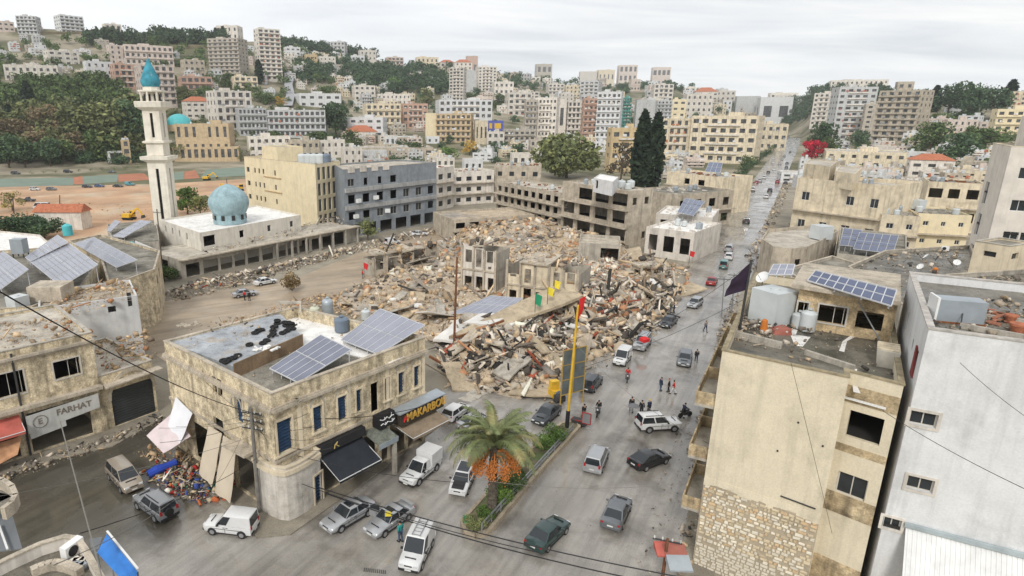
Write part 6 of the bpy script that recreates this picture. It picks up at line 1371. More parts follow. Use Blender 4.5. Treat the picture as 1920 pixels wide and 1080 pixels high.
# single trees
TREES = [
 ('big dark round tree left of the twin cypresses', 1062, 334, 100, 'bush', LEAFO, 1.15, 3200), ('tall dark cypress, left of the close pair', 1196, 362, 145, 'cypress', LEAFC, .85, 1700), ('tall dark cypress, right of the close pair', 1221, 356, 136, 'cypress', LEAFC, .9, 1700),
 ('bare brownish tree left of the twin cypresses', 1163, 345, 78, 'loose', leafmat('leaf_dull', (.085, .07, .045)), .8, 600), ('big olive green tree in the park left of the minaret', 235, 292, 118, 'round', LEAFO, 1.2, 2400), ('olive green park tree nearer the camera', 170, 280, 90, 'round', LEAFO, 1.3, 2000),
 ('dark park tree right behind the minaret', 262, 290, 110, 'round', LEAFD, 1.0, 2000), ('dark tree under the olive park trees', 196, 303, 60, 'round', LEAFM, 1.3, 1500), ('russet autumn tree in the park', 95, 258, 62, 'loose', LEAFR, 1.3, 1600),
 ('russet autumn tree nearer the lane', 140, 296, 50, 'loose', LEAFR, 1.4, 1600), ('faded brown tree at the left park edge', 25, 272, 52, 'loose', LEAFR, 1.4, 1400), ('brownish tree between the park conifers', 72, 292, 48, 'loose', LEAFR, 1.2, 1200),
 ('tall dark cypress in the park', 57, 212, 55, 'cypress', LEAFC, 1.6, 1200), ('dark conifer at the lane, far left', 18, 316, 62, 'pine', LEAFD, 1.1, 1600), ('dark conifer at the lane, second from left', 48, 314, 48, 'pine', LEAFD, 1.3, 1400),
 ('dark conifer by the turquoise van', 95, 312, 52, 'pine', LEAFD, 1.2, 1400), ('leafy tree behind the parked blue cars', 120, 308, 46, 'round', LEAFM, 1.2, 1200), ('dark cypress standing behind the park', 24, 250, 50, 'cypress', LEAFC, 1.5, 900),
 ('round green tree below the beige tower', 423, 168, 32, 'round', LEAFM, 1.1, 1200), ('dark cypress beside the slim tower', 487, 158, 42, 'cypress', LEAFC, 1.4, 900), ('dark tree left of the white red roofed house', 350, 200, 40, 'round', LEAFO, 1.3, 1200),
 ('green hedge trees above the grey institute', 500, 195, 26, 'bush', LEAFM, 2.4, 1200), ('yellowing tree beside the hill road', 527, 200, 20, 'round', LEAFY, 1.4, 700), ('tall dark tree right of the grey institute', 630, 258, 72, 'round', LEAFD, .8, 1500),
 ('green tree rising behind the yellow block roof', 596, 292, 50, 'round', LEAFM, 1.15, 1500), ('green tree in front of the red hipped roof', 660, 284, 40, 'round', LEAFM, 1.1, 1200), ('bright green round tree in front of the pine grove', 738, 172, 26, 'round', LEAFB, 1.3, 1000),
 ('olive round tree right of the bright green one', 800, 196, 32, 'round', LEAFO, 1.3, 1000), ('green trees beside the twin towers', 880, 190, 22, 'bush', LEAFM, 1.8, 900), ('green tree behind the white red awning house', 935, 208, 34, 'round', LEAFM, 1.2, 900),
 ('yellow autumn tree by the ochre office block', 880, 292, 30, 'loose', LEAFY, 1.0, 1000), ('green garden hedge tree row left of the yellow tree', 835, 298, 26, 'bush', LEAFB, 1.9, 1300), ('dark garden tree left of the green hedge', 780, 296, 32, 'round', LEAFM, 1.2, 1000),
 ('small dark tree below the billboard', 930, 290, 26, 'round', LEAFD, .9, 800), ('round tree at the centre skyline block', 1014, 148, 24, 'round', LEAFM, 1.0, 700), ('cypress on the skyline right of the centre block', 1063, 146, 22, 'cypress', LEAFC, 1.6, 500), ('taller cypress on the centre skyline', 1075, 148, 28, 'cypress', LEAFC, 1.6, 500),
 ('dark cypress beside the pinkish skyline block', 1253, 152, 26, 'cypress', LEAFC, 1.6, 500), ('dark cypress beside the grey skyline block', 1030, 150, 32, 'cypress', LEAFC, 1.6, 500),
 ('deep green tree at the right of the main road', 1535, 292, 62, 'round', LEAFD, .9, 1500), ('green tree behind the bougainvillea', 1552, 300, 46, 'round', LEAFM, .9, 1200), ('crimson bougainvillea over the white corner house', 1520, 308, 50, 'loose', LEAFX, .9, 1300),
 ('dark tree beside the grey concrete tower', 1608, 286, 46, 'round', LEAFD, .8, 1100), ('round green tree right of the unfinished tower', 1742, 284, 56, 'round', LEAFM, 1.2, 1500), ('large green tree between the round tree and the flats', 1790, 308, 60, 'round', LEAFD, 1.2, 1500),
 ('wide green tree below the yellow flats', 1845, 284, 44, 'round', LEAFM, 1.6, 1500), ('green tree left of the wide one', 1815, 290, 42, 'round', LEAFM, 1.2, 1200), ('dark tree on the slope left of the tall cream flats', 1770, 330, 40, 'round', LEAFD, 1.2, 1200),
 ('tall dark pine of the right hand grove, farthest left', 1775, 222, 62, 'pine', LEAFD, .9, 1100), ('tall dark pine of the right hand grove, centre', 1802, 222, 66, 'pine', LEAFD, 1.0, 1100), ('tall dark pine of the right hand grove, right of centre', 1828, 225, 62, 'pine', LEAFD, 1.0, 1100),
 ('dark cypress left end of the right hand grove', 1748, 212, 48, 'cypress', LEAFC, 1.7, 800), ('pointed cypress right end of the right hand grove', 1888, 205, 52, 'cypress', LEAFC, 1.7, 800), ('spreading pine beside the pointed cypress', 1858, 225, 60, 'pine', LEAFD, 1.1, 1100), ('dark pine low in the right hand grove', 1818, 232, 44, 'round', LEAFD, 1.4, 1000),
 ('dark round tree right of the concrete tower', 1726, 200, 36, 'round', LEAFD, 1.0, 800),
 ('green tree at the pale low block on the main road', 1400, 318, 30, 'round', LEAFM, 1.0, 900), ('dark street tree at the roadside, nearest', 1345, 378, 46, 'round', LEAFD, .8, 1200), ('green roadside bush by the white roofed ruin', 1338, 420, 30, 'bush', LEAFM, 1.2, 900),
 ('bushy garden tree in front of the cream three storey house', 1500, 432, 24, 'bush', LEAFM, 1.5, 1000), ('small palm like garden tree by the framed window house', 1592, 430, 26, 'loose', LEAFB, 1.3, 800),
 ('dark green round bush by the side of the back street', 308, 528, 36, 'bush', LEAFM, 1.4, 1500), ('dry brown bush on the back street verge', 548, 545, 42, 'bush', leafmat('leaf_dry', (.21, .15, .07)), .85, 1300), ('dusty green tree before the grey block', 690, 452, 46, 'loose', LEAFO, 1.0, 1100),
 ('green tree left of the pale blue dome', 352, 402, 52, 'round', LEAFB, 1.1, 1500), ('dark grey green tree beside the pale blue dome', 376, 404, 42, 'round', LEAFO, 1.1, 1300), ('green tree just behind the pale blue dome', 440, 385, 34, 'round', LEAFB, 1.4, 1200),
 ('pale green street tree by the car park at left', 24, 396, 36, 'loose', leafmat('leaf_pale', (.20, .19, .07)), 1.3, 900), ('bare dark shrub below the gutted house', 1200, 452, 30, 'loose', leafmat('leaf_maroon', (.10, .04, .04)), .8, 600),
]
for lab, px, py, h, kd, m_, w, n in TREES: tree(lab, px, py, h, kd, m_, None, w, n)
for i, (px, py, s) in enumerate(((22, 440, 46), (52, 442, 46), (84, 448, 48), (60, 432, 40))): tree(('dark dense bush of the clump at left, closest to the edge', 'dark dense bush in the middle of the left clump', 'dark dense bush at the right end of the left clump', 'dark dense bush behind the left clump')[i], px, py, s, 'bush', LEAFD, 'dark bushes behind the left solar arrays', 1.4, 1800)
# clipped row of trees along the main road
for i in range(16):
 t = i / 15; px = 1368 + (1462 - 1368) * t; py = 352 + (272 - 352) * t
 tree('dark clipped tree of the row lining the left side of the main road', px, py, 24 - 13 * t, 'round', LEAFD, 'clipped trees along the main road', 1.1, 500)
for i in range(12):
 tree('low clipped shrub along the lane by the sports courts', 60 + 22 * i, 327 - 1.2 * i, 7, 'bush', LEAFM, 'clipped shrubs by the sports courts', 1.3, 200)
for i, px in enumerate((325, 340, 452, 468)):
 P = GT(px, 304); tree('feathery palm like tree in front of the old ochre mosque', px, 304, 36 if i < 2 else 28, 'loose', LEAFO, 'palms before the old mosque', .7, 500)
# ------------------------------------------------------------------ vehicles
CGLASS = mat('car_glass', (.02, .025, .03), rough=.06, var=.1, spec=.6)
CTRIM = mat('car_trim', (.03, .03, .032), rough=.6, var=.15)
RIM = mat('wheel_rim', (.42, .42, .43), rough=.35, metal=.6, var=.05)
LHEAD = mat('headlight', (.62, .63, .64), rough=.15, var=.05, spec=.6)
LTAIL = mat('tail_light', (.35, .02, .02), rough=.25, var=.05)
PLATE = mat('number_plate', (.65, .65, .62), var=.05)
def paint(name, c, met=.0): return mat('paint_' + name, c, rough=.32, var=.06, scale=1.5, spec=.5, metal=met, coat=.6, grain=.03)
PT = {'white': paint('white', (.66, .66, .65)), 'silver': paint('silver', (.42, .43, .44), .45), 'grey': paint('grey', (.16, .17, .18), .4), 'dark': paint('dark', (.035, .04, .045), .1), 'black': paint('black', (.014, .015, .017)),
      'gold': paint('gold_beige', (.36, .31, .25), .35), 'green': paint('dark_green', (.02, .05, .045)), 'teal': paint('teal', (.10, .24, .22)), 'red': paint('red', (.30, .02, .02)), 'blue': paint('blue', (.04, .10, .22)), 'turq': paint('turquoise', (.08, .30, .34)), 'rgrey': paint('road_grey', (.25, .26, .27), .3)}
# length, width, height, belt height, hood height at nose, tail deck height, cabin: rear base, rear roof, front roof, front base (fractions of half length)
KIND = {'sedan': (4.5, 1.74, 1.42, .92, .72, .95, -.72, -.42, .10, .38), 'coupe': (4.3, 1.76, 1.36, .92, .70, 1.0, -.86, -.40, .08, .40), 'hatch': (4.1, 1.72, 1.48, .95, .76, 1.0, -.97, -.80, .12, .46),
  'estate': (4.5, 1.76, 1.5, .95, .74, 1.0, -.97, -.86, .12, .42), 'suv': (4.5, 1.84, 1.78, 1.10, .98, 1.08, -.98, -.90, .12, .36), 'minivan': (4.6, 1.84, 1.75, 1.05, .85, 1.0, -.98, -.90, .22, .62),
  'van': (4.1, 1.66, 1.86, 1.0, .88, 1.0, -.985, -.95, .12, .46), 'pickup': (4.7, 1.72, 1.75, 1.0, .92, .95, -.22, -.18, .16, .42), 'minibus': (5.4, 1.95, 2.3, 1.2, 1.1, 1.1, -.985, -.96, .62, .86)}
def car(kind, pt, label, group=None, extras=(), cat=None):
 L, W, Ht, bz, hz, dz, rb_, rr_, fr_, fb_ = KIND[kind]; hl, hw = L / 2, W / 2; p = PT[pt]
 nm = {'suv': 'suv', 'van': 'van', 'minivan': 'minivan', 'pickup': 'pickup_truck', 'minibus': 'minibus'}.get(kind, 'car')
 r = root(nm, label, cat or {'pickup': 'pickup truck'}.get(kind, nm if kind in ('suv', 'van', 'minivan', 'minibus') else 'car'), (0, 0, 0), 0, group)
 zl = .24 if kind not in ('suv', 'pickup') else .32
 S = [(-1.0, zl + .14, dz - .22, .86), (-.975, zl + .04, dz - .05, .93), (-.90, zl, dz, .97), (rb_, zl, (dz + bz) / 2 if kind in ('sedan', 'coupe') else bz, 1.0), (-.2, zl, bz, 1.0), (fb_, zl, bz, 1.0), (.72, zl, bz * .35 + hz * .65, .985), (.90, zl, hz + .02, .94), (.975, zl + .05, hz - .08, .87), (1.0, zl + .14, hz - .24, .78)]
 S = sorted({s[0]: s for s in S}.values())
 mb = MB(); rings = []
 for x, a, t, k in S:
  w = hw * k; q = [(-.82 * w, a), (-.97 * w, a + .10), (-w, a + (t - a) * .55), (-.965 * w, t - .09), (-.84 * w, t - .01), (0, t + .025), (.84 * w, t - .01), (.965 * w, t - .09), (w, a + (t - a) * .55), (.97 * w, a + .10), (.82 * w, a)]
  rings.append([mb.vert((x * hl, y, z)) for y, z in q])
 n = 11
 for k in range(len(rings) - 1):
  for j in range(n):
   j2 = (j + 1) % n; mb.f.append([rings[k][j], rings[k + 1][j], rings[k + 1][j2], rings[k][j2]]); mb.m.append(0)
 mb.f.append(rings[0]); mb.f.append(rings[-1][::-1]); mb.m += [0, 0]
 # cabin shell
 B = [(rb_ * hl, .90), ((rb_ + (fb_ - rb_) * .5) * hl, .93), (fb_ * hl, .88)]; T = [(rr_ * hl, .74), ((rr_ + fr_) / 2 * hl, .77), (fr_ * hl, .73)]
 if kind in ('van', 'minibus'): T = [(t[0], t[1] + .12) for t in T]; B = [(q[0], q[1] + .04) for q in B]
 def cab(x, k, z): return [(x, -hw * k, z), (x, hw * k, z)]
 lo = [mb.vert(cab(x, k, bz - .02)[s]) for s in (0, 1) for x, k in B]; hi = [mb.vert(cab(x, k, Ht - .05)[s]) for s in (0, 1) for x, k in T]
 tp = [mb.vert((x + (.06 if i == 0 else -.06 if i == 2 else 0), s * hw * k * .84, Ht)) for s in (-1, 1) for i, (x, k) in enumerate(T)]
 q = lambda a: (mb.f.append(a), mb.m.append(0))
 for i in range(2):
  q([lo[i], lo[i + 1], hi[i + 1], hi[i]]); q([hi[i], hi[i + 1], tp[i + 1], tp[i]]); q([lo[i + 4], lo[i + 3], hi[i + 3], hi[i + 4]]); q([hi[i + 4], hi[i + 3], tp[i + 3], tp[i + 4]]); q([tp[i], tp[i + 1], tp[i + 4], tp[i + 3]])
 q([lo[2], lo[5], hi[5], hi[2]]); q([hi[2], hi[5], tp[5], tp[2]]); q([lo[3], lo[0], hi[0], hi[3]]); q([hi[3], hi[0], tp[0], tp[3]])
 mb.build('body', p, r, smooth=38, local=True)
 def glass(nm_, a, b, c, d, ins=.09, push=.014):
  P = [Vector(v) for v in (a, b, c, d)]; ce = sum(P, Vector()) / 4; nr = (P[1] - P[0]).cross(P[3] - P[0]).normalized()
  Q = [v + (ce - v) * ins + nr * push for v in P]; g = MB(); g.hexa([v - nr * .01 for v in Q], Q); return g.build(nm_, CGLASS, r, local=True)
 lo_ = [mb.v[i] for i in lo]; hi_ = [mb.v[i] for i in hi]
 ws = glass('windscreen', lo_[2], lo_[5], hi_[5], hi_[2], .07)
 if not (kind == 'pickup'): glass('rear_window', lo_[3], lo_[0], hi_[0], hi_[3], .12)
 if kind == 'van':                              # panelled sides: only the front door has a window
  for s in (0, 1):
   a, b, c, d = (lo_[1 + 3 * s], lo_[2 + 3 * s], hi_[2 + 3 * s], hi_[1 + 3 * s])
   a2 = tuple(a[k] + (b[k] - a[k]) * .35 for k in range(3)); d2 = tuple(d[k] + (c[k] - d[k]) * .35 for k in range(3))
   glass('side_window', *((a2, b, c, d2) if s == 0 else (b, a2, d2, c)), .14)
 else:
  for s in (0, 1):
   for i in (0, 1):
    a, b, c, d = lo_[i + 3 * s], lo_[i + 1 + 3 * s], hi_[i + 1 + 3 * s], hi_[i + 3 * s]
    if kind == 'pickup' and i == 0: continue
    glass('side_window', *((a, b, c, d) if s == 0 else (b, a, d, c)), .10)
 wr = .31 if kind not in ('suv', 'pickup', 'minibus') else .36
 for xf, nm_ in ((.60, 'f'), (-.60, 'r')):
  for s in (-1, 1):
   y = s * (hw - .11); w = MB(); w.tube([(xf * hl, y - .115, wr), (xf * hl, y + .115, wr)], wr, 16); wh_ = w.build('wheel', RUBBER, r, smooth=40, local=True)
   w = MB(); w.tube([(xf * hl, y + s * .10, wr), (xf * hl, y + s * .124, wr)], wr * .62, 12); w.build('rim', RIM, wh_, local=True)
   w = MB(); nn = 12; c = Vector((xf * hl, s * (hw * 1.0 + .006), wr + .03)); ra = wr * 1.2
   pts = [c + Vector((ra * math.cos(t), 0, max(-wr * .3, ra * math.sin(t)))) for t in np.linspace(-.25, math.pi + .25, nn)]
   w.hexa([v - Vector((0, s * .05, 0)) for v in (pts if s > 0 else pts[::-1])], [v for v in (pts if s > 0 else pts[::-1])]); w.build('wheel_arch', CTRIM, r, local=True)
 fx = hl
 for s in (-1, 1):
  g = MB(); g.box((fx * .955, s * hw * .62, hz - .13), (.16, hw * .36, .15)); g.build('headlight', LHEAD, r, local=True)
  g = MB(); zt = dz - .16 if kind not in ('suv', 'van', 'minivan', 'minibus') else bz - .05
  g.box((-fx * .972, s * hw * .76, zt), (.13, hw * .22, .15 if kind not in ('suv', 'minivan', 'van') else .34)); g.build('tail_light', LTAIL, r, local=True)
  g = MB(); g.box((fb_ * hl - .25, s * (hw + .08), bz + .05), (.14, .18, .12)); g.build('mirror', p if pt != 'white' else CTRIM, r, local=True)
 g = MB(); g.box((fx * .985, 0, .42), (.10, W * .86, .20)); g.build('front_bumper', CTRIM if kind in ('van', 'pickup', 'minibus') else p, r, local=True)
 g = MB(); g.box((fx * .975, 0, hz - .16), (.08, hw * .7, .12)); g.build('grille', CTRIM, r, local=True)
 g = MB(); g.box((-fx * .985, 0, .44), (.10, W * .88, .22)); g.build('rear_bumper', CTRIM if kind in ('van', 'suv', 'pickup', 'minibus') else p, r, local=True)
 for x in (fx * .995 + .045, -fx * .99 - .05):
  g = MB(); g.box((x, 0, .46 if x > 0 else (.62 if kind != 'van' else .5)), (.02, .46, .12)); g.build('number_plate', PLATE, r, local=True)
 for s in (-1, 1):
  for x in (-.02, fb_ - .36):
   g = MB(); g.box((x * hl, s * (hw * 1.0 + .004), bz - .18), (.17, .03, .035)); g.build('door_handle', CTRIM, r, local=True)
 g = MB()
 for s in (-1, 1):
  for x in ((-.04, .28) if kind != 'van' else (.06,)): g.box((x * hl, s * (hw * 1.0 + .001), zl + .32), (.022, .02, bz - zl - .42))
  g.box((-.02 * hl, s * (hw * .985), zl + .06), (L * .44, .05, .07)); g.box((0, s * (hw * .995 + .006), bz - .32), (L * .5, .03, .03))
 g.box((hl * .72 - .02, 0, (bz + hz) / 2 - .06), (.02, W * .5, .3)); g.build('seam_and_trim', CTRIM, r, local=True)
 if 'spare' in extras:
  g = MB(); g.tube([(-fx - .02, .1, 1.0), (-fx - .24, .1, 1.0)], .36, 16); g.build('spare_wheel', RUBBER, r, smooth=40, local=True)
 if 'rails' in extras:
  g = MB()
  for s in (-1, 1): g.bar((rr_ * hl + .3, s * hw * .62, Ht + .05), (fr_ * hl - .1, s * hw * .62, Ht + .05), .05)
  g.build('roof_rail', CTRIM, r, local=True)
 if 'sunroof' in extras:
  g = MB(); g.box(((fr_ - .14) * hl, 0, Ht + .003), (.5, .8, .012)); g.build('sunroof', CGLASS, r, local=True)
 if 'spoiler' in extras:
  g = MB(); g.box((-fx * .93, 0, dz + .16), (.28, W * .8, .04)); g.box((-fx * .93, W * .32, dz + .06), (.1, .05, .2)); g.box((-fx * .93, -W * .32, dz + .06), (.1, .05, .2)); g.build('spoiler', p, r, local=True)
 if 'opendoor' in extras:
  g = MB(); g.box((.35, -hw - .45, .72), (.07, .95, .72), R(20)); d_ = g.build('door', p, r, local=True); g = MB(); g.box((.35, -hw - .42, 1.2), (.05, .8, .32), R(20)); g.build('door_window', CGLASS, d_, local=True)
 if 'darktop' in extras:
  g = MB(); g.box(((rr_ + fr_) / 2 * hl, 0, Ht + .004), ((fr_ - rr_) * hl * .86, hw * 1.2, .014)); g.build('glass_roof', CGLASS, r, local=True)
  g = MB(); g.box((.68 * hl, 0, (bz + hz) / 2 + .055), (.62 * hl * .8, W * .62, .03), 0, Matrix.Rotation(math.atan2(bz - hz, hl * .55), 3, 'Y')); g.build('dark_bonnet', CTRIM, r, local=True)
 if 'box' in extras:
  g = MB(); g.box((-.62 * hl, 0, 1.55), (hl * .74, W * 1.02, 1.15)); g.build('cargo_box', PT['white'], r, local=True)
 if 'bed' in extras:
  g = MB(); g.box((-.62 * hl, 0, 1.15), (hl * .74, W * .98, .32)); g.build('cargo_bed', p, r, local=True)
 if 'ladder' in extras:
  g = MB()
  for s in (-1, 1): g.bar((-hl * .9, s * .3, Ht + .1), (hl * .1, s * .3, Ht + .1), .05)
  for k in range(6): g.bar((-hl * .85 + k * .38, -.3, Ht + .1), (-hl * .85 + k * .38, .3, Ht + .1), .04)
  g.build('roof_rack', STEEL, r, local=True)
 return r
CARS = {}
def park(kind, pt, label, rear, front, extras=(), group=None, sc=1.0):
 """rear and front: pixels of the rear and front bumper on the road"""
 a, b = G(*rear), G(*front); m = (a + b) / 2; rz = math.atan2(b.y - a.y, b.x - a.x)
 k = (kind, pt, tuple(extras)); zz = .014
 if k in CARS: return copytree(CARS[k], (m.x, m.y, zz), rz, label, group, sc)
 r = car(kind, pt, label, group, extras); r.location = (m.x, m.y, zz); r.rotation_euler = (0, 0, rz); r.scale = (sc, sc, sc); CARS[k] = r; return r
g1 = 'cars in the square'
park('minivan', 'gold', 'beige minivan parked on the side street beside the coloured debris', (214, 882), (258, 930), (), g1)
park('suv', 'rgrey', 'grey off road car with a black spare wheel on its tailgate', (326, 982), (262, 936), ('spare', 'rails'), g1)
park('van', 'white', 'white panel van turning at the crossing below the corner shop', (476, 1000), (394, 990), (), g1)
park('sedan', 'silver', 'silver saloon with a dark sunroof in front of the corner shop', (704, 945), (598, 1008), ('sunroof',), g1, 1.04)
park('sedan', 'silver', 'silver saloon with an open door and a yellow flag, beside the person in teal', (768, 958), (690, 1012), ('sunroof', 'spoiler', 'opendoor'), g1)
park('van', 'white', 'white van with a rusty patch driving out at the bottom edge', (800, 1005), (762, 1085), ('ladder',), g1, 1.03)
park('pickup', 'white', 'white pickup with a white cargo box by the black awning', (818, 868), (757, 918), ('box',), g1)
park('hatch', 'white', 'white hatchback with a dark windscreen and bonnet under the palm', (880, 880), (853, 942), ('darktop',), g1)
park('sedan', 'grey', 'dark grey saloon driving up the main road, lower right', (1142, 1000), (1168, 942), (), g1)
park('sedan', 'green', 'very dark green saloon beside the end of the planted median', (1000, 1036), (1052, 986), (), g1)
park('minivan', 'silver', 'silver estate van with two rear windows in the middle of the main road', (1109, 890), (1126, 850), (), g1, .95)
park('coupe', 'black', 'glossy black saloon at the right verge', (1184, 882), (1248, 858), (), g1)
park('suv', 'white', 'white off road car beside the group of people', (1196, 806), (1270, 802), ('rails',), g1)
park('sedan', 'dark', 'dark saloon beside the yellow pole', (1044, 768), (1004, 803), (), g1)
park('suv', 'dark', 'dark off road car behind the steel frame board', (1090, 748), (1126, 706), (), g1, .95)
park('van', 'white', 'white van coming down the main road beside the red motorcyclist', (1180, 662), (1151, 698), (), g1)
park('suv', 'silver', 'silver off road car with a red bundle on its roof', (1214, 636), (1192, 666), ('rails',), g1)
park('sedan', 'dark', 'dark saloon passing the rubble edge', (1266, 600), (1238, 620), (), g1)
park('hatch', 'grey', 'dark grey hatchback coming down the main road at the right side', (1287, 664), (1279, 698), (), g1)
park('hatch', 'silver', 'silver hatchback passing the standing pair', (1314, 566), (1290, 583), (), g1)
park('sedan', 'red', 'dull red saloon on the main road', (1328, 543), (1340, 522), (), g1)
park('van', 'teal', 'teal green van on the main road behind the red saloon', (1353, 512), (1360, 493), (), g1)
park('hatch', 'white', 'white hatchback queuing behind the teal van', (1364, 492), (1368, 478), (), g1)
park('minivan', 'silver', 'silver van at the front of the queue on the main road', (1364, 476), (1368, 464), (), g1)
park('suv', 'dark', 'dark car alone in the middle of the far main road', (1400, 424), (1397, 413), (), g1)
g2 = 'cars far up the main road'
fars = [('suv', 'dark', 1443, 360), ('hatch', 'white', 1436, 371), ('hatch', 'red', 1457, 343), ('sedan', 'grey', 1461, 334), ('sedan', 'white', 1451, 319), ('sedan', 'dark', 1474, 316), ('sedan', 'dark', 1475, 308), ('hatch', 'white', 1450, 307), ('hatch', 'silver', 1461, 309),
  ('sedan', 'dark', 1481, 287), ('hatch', 'white', 1450, 298), ('sedan', 'white', 1488, 270), ('sedan', 'grey', 1493, 262), ('hatch', 'silver', 1485, 262), ('hatch', 'white', 1490, 252), ('sedan', 'dark', 1499, 256), ('hatch', 'silver', 1496, 247), ('sedan', 'white', 1493, 243),
  ('suv', 'dark', 1472, 347), ('sedan', 'silver', 1424, 341), ('sedan', 'red', 1418, 344), ('hatch', 'white', 1432, 335), ('sedan', 'dark', 1400, 363), ('suv', 'white', 1411, 358), ('suv', 'grey', 1399, 375), ('hatch', 'dark', 1440, 325), ('sedan', 'silver', 1466, 300), ('suv', 'silver', 1470, 294)]
for kd, pt, px, py in fars: park(kd, pt, 'tiny %s car far up the main road towards the hill' % {'white': 'white', 'dark': 'dark', 'red': 'red', 'grey': 'grey', 'silver': 'silver'}[pt], (px - 1, py + 3), (px + 1.5, py - 3), (), g2)
g3 = 'cars on the back street and car park'
park('sedan', 'white', 'white saloon driving on the brown back street by the dry bush', (476, 537), (519, 529), (), g3)
park('sedan', 'silver', 'silver saloon stopped on the back street with two people at its side', (434, 559), (484, 552), (), g3)
park('van', 'white', 'white van at the shop fronts below the grey block', (720, 461), (752, 456), (), g3)
park('sedan', 'white', 'white dusty car before the grey block, nearer the rubble', (768, 443), (803, 441), (), g3)
park('minibus', 'white', 'white minibus on the orange earth car park', (100, 392), (58, 392), (), g3)
park('pickup', 'dark', 'dark car with white rear parked above the minibus', (70, 378), (38, 378), (), g3)
for lab, kd, pt, px, py in (('white car at the court edge, left in the car park', 'hatch', 'white', 66, 357), ('grey car beside the white one at the court edge', 'hatch', 'grey', 97, 357), ('dark grey car in the middle of the car park edge', 'hatch', 'dark', 164, 352), ('white and blue car in the car park edge row', 'hatch', 'blue', 187, 351), ('black car near the turquoise van', 'sedan', 'black', 222, 351),
       ('turquoise van at the right end of the car park row', 'van', 'turq', 244, 348), ('dark car on the lane by the courts, far left', 'suv', 'dark', 30, 327), ('dark blue car on the upper lane', 'suv', 'black', 128, 324), ('grey car on the lane below the pavilion', 'sedan', 'grey', 210, 324), ('blue car behind the park hedge', 'hatch', 'blue', 165, 308), ('white car by the park trees', 'hatch', 'white', 68, 308), ('white car parked left of the park conifer', 'sedan', 'white', 128, 303)):
 park(kd, pt, lab, (px - 9, py), (px + 9, py), (), g3)
park('hatch', 'white', 'white hatchback behind the palm crown, nearer the shops', (838, 792), (872, 768), (), g1, .95)
park('sedan', 'silver', 'silver car behind the palm crown, nearer the road', (868, 806), (908, 790), (), g1, .9)
# goods on cars
mb = MB(); p = G(1208, 640, 1.8); mb.box(p + Vector((0, 0, .25)), (1.1, .9, .45), .5, Matrix.Rotation(.1, 3, 'X')); tag(mb.build('red_bundle', RED), 'red cloth bundle tied on the silver car roof', 'bundle')
r = root('flag', 'small yellow flag on a stick on the silver saloon roof', 'flag', G(722, 980, 1.46)); mb = MB(); mb.tube([(0, 0, 0), (0, 0, 1.0)], .02); mb.build('stick', STEEL, r, local=True)
mb = MB(); mb.hexa([(0, 0, .55), (.5, .1, .5), (.5, .13, .5), (0, .03, .55)], [(0, 0, 1.0), (.45, .1, .9), (.45, .13, .9), (0, .03, 1.0)]); mb.build('cloth', YELF, r, local=True)
# yellow machines
def loader(label, px, py, rz, boom=True, s=1.0):
 r = root('excavator', label, 'excavator', G(px, py), rz, 'yellow machines'); r.scale = (s, s, s)
 for q in (-1, 1):
  mb = MB(); mb.hexa([(-1.5, q * .95 - .25, 0), (1.5, q * .95 - .25, 0), (1.5, q * .95 + .25, 0), (-1.5, q * .95 + .25, 0)], [(-1.8, q * .95 - .25, .75), (1.8, q * .95 - .25, .75), (1.8, q * .95 + .25, .75), (-1.8, q * .95 + .25, .75)]); mb.build('track', RUBBER, r, local=True)
 mb = MB(); mb.box((-.5, 0, 1.35), (2.6, 2.2, 1.1)); mb.build('engine_housing', YELP, r, local=True)
 mb = MB(); mb.box((.9, .55, 1.9), (1.2, 1.0, 1.9)); cabn = mb.build('cab', YELP, r, local=True)
 mb = MB(); mb.box((.92, .55, 2.2), (1.23, 1.03, .8)); mb.build('cab_window', CGLASS, cabn, local=True)
 if boom:
  mb = MB(); mb.bar((.9, -.4, 1.7), (3.4, -.4, 3.8), .4, .5); mb.bar((3.4, -.4, 3.8), (5.0, -.4, 1.6), .32, .4); mb.build('boom', YELP, r, local=True)
  mb = MB(); mb.hexa([(4.6, -.9, .6), (5.6, -.9, .9), (5.6, .1, .9), (4.6, .1, .6)], [(4.7, -.9, 1.6), (5.3, -.9, 1.7), (5.3, .1, 1.7), (4.7, .1, 1.6)]); mb.build('bucket', STEELD, r, local=True)
loader('yellow excavator on the orange earth left of the minaret', 243, 412, R(-10)); loader('yellow excavator on the lane behind the minaret', 388, 338, R(5)); loader('yellow machine behind the yellow block and dome', 430, 362, R(170)); loader('blue cabbed yellow machine at the dome', 448, 358, R(-20), False)
r = root('compact_roller', 'small orange yellow machine with a round drum beside the yellow pole', 'machine', G(1040, 748), R(-70)); mb = MB(); mb.box((0, 0, .8), (1.3, 1.1, .9)); mb.box((-.3, 0, 1.7), (.7, 1.0, 1.0)); mb.build('body', YELP, r, local=True)
mb = MB(); mb.tube([(.95, -.55, .55), (.95, .55, .55)], .5, 16); mb.build('drum', STEELD, r, local=True); mb = MB(); mb.tube([(.66, 0, 1.0), (.72, 0, 1.0)], .32, 14); mb.build('round_lamp', TANKB, r, local=True)
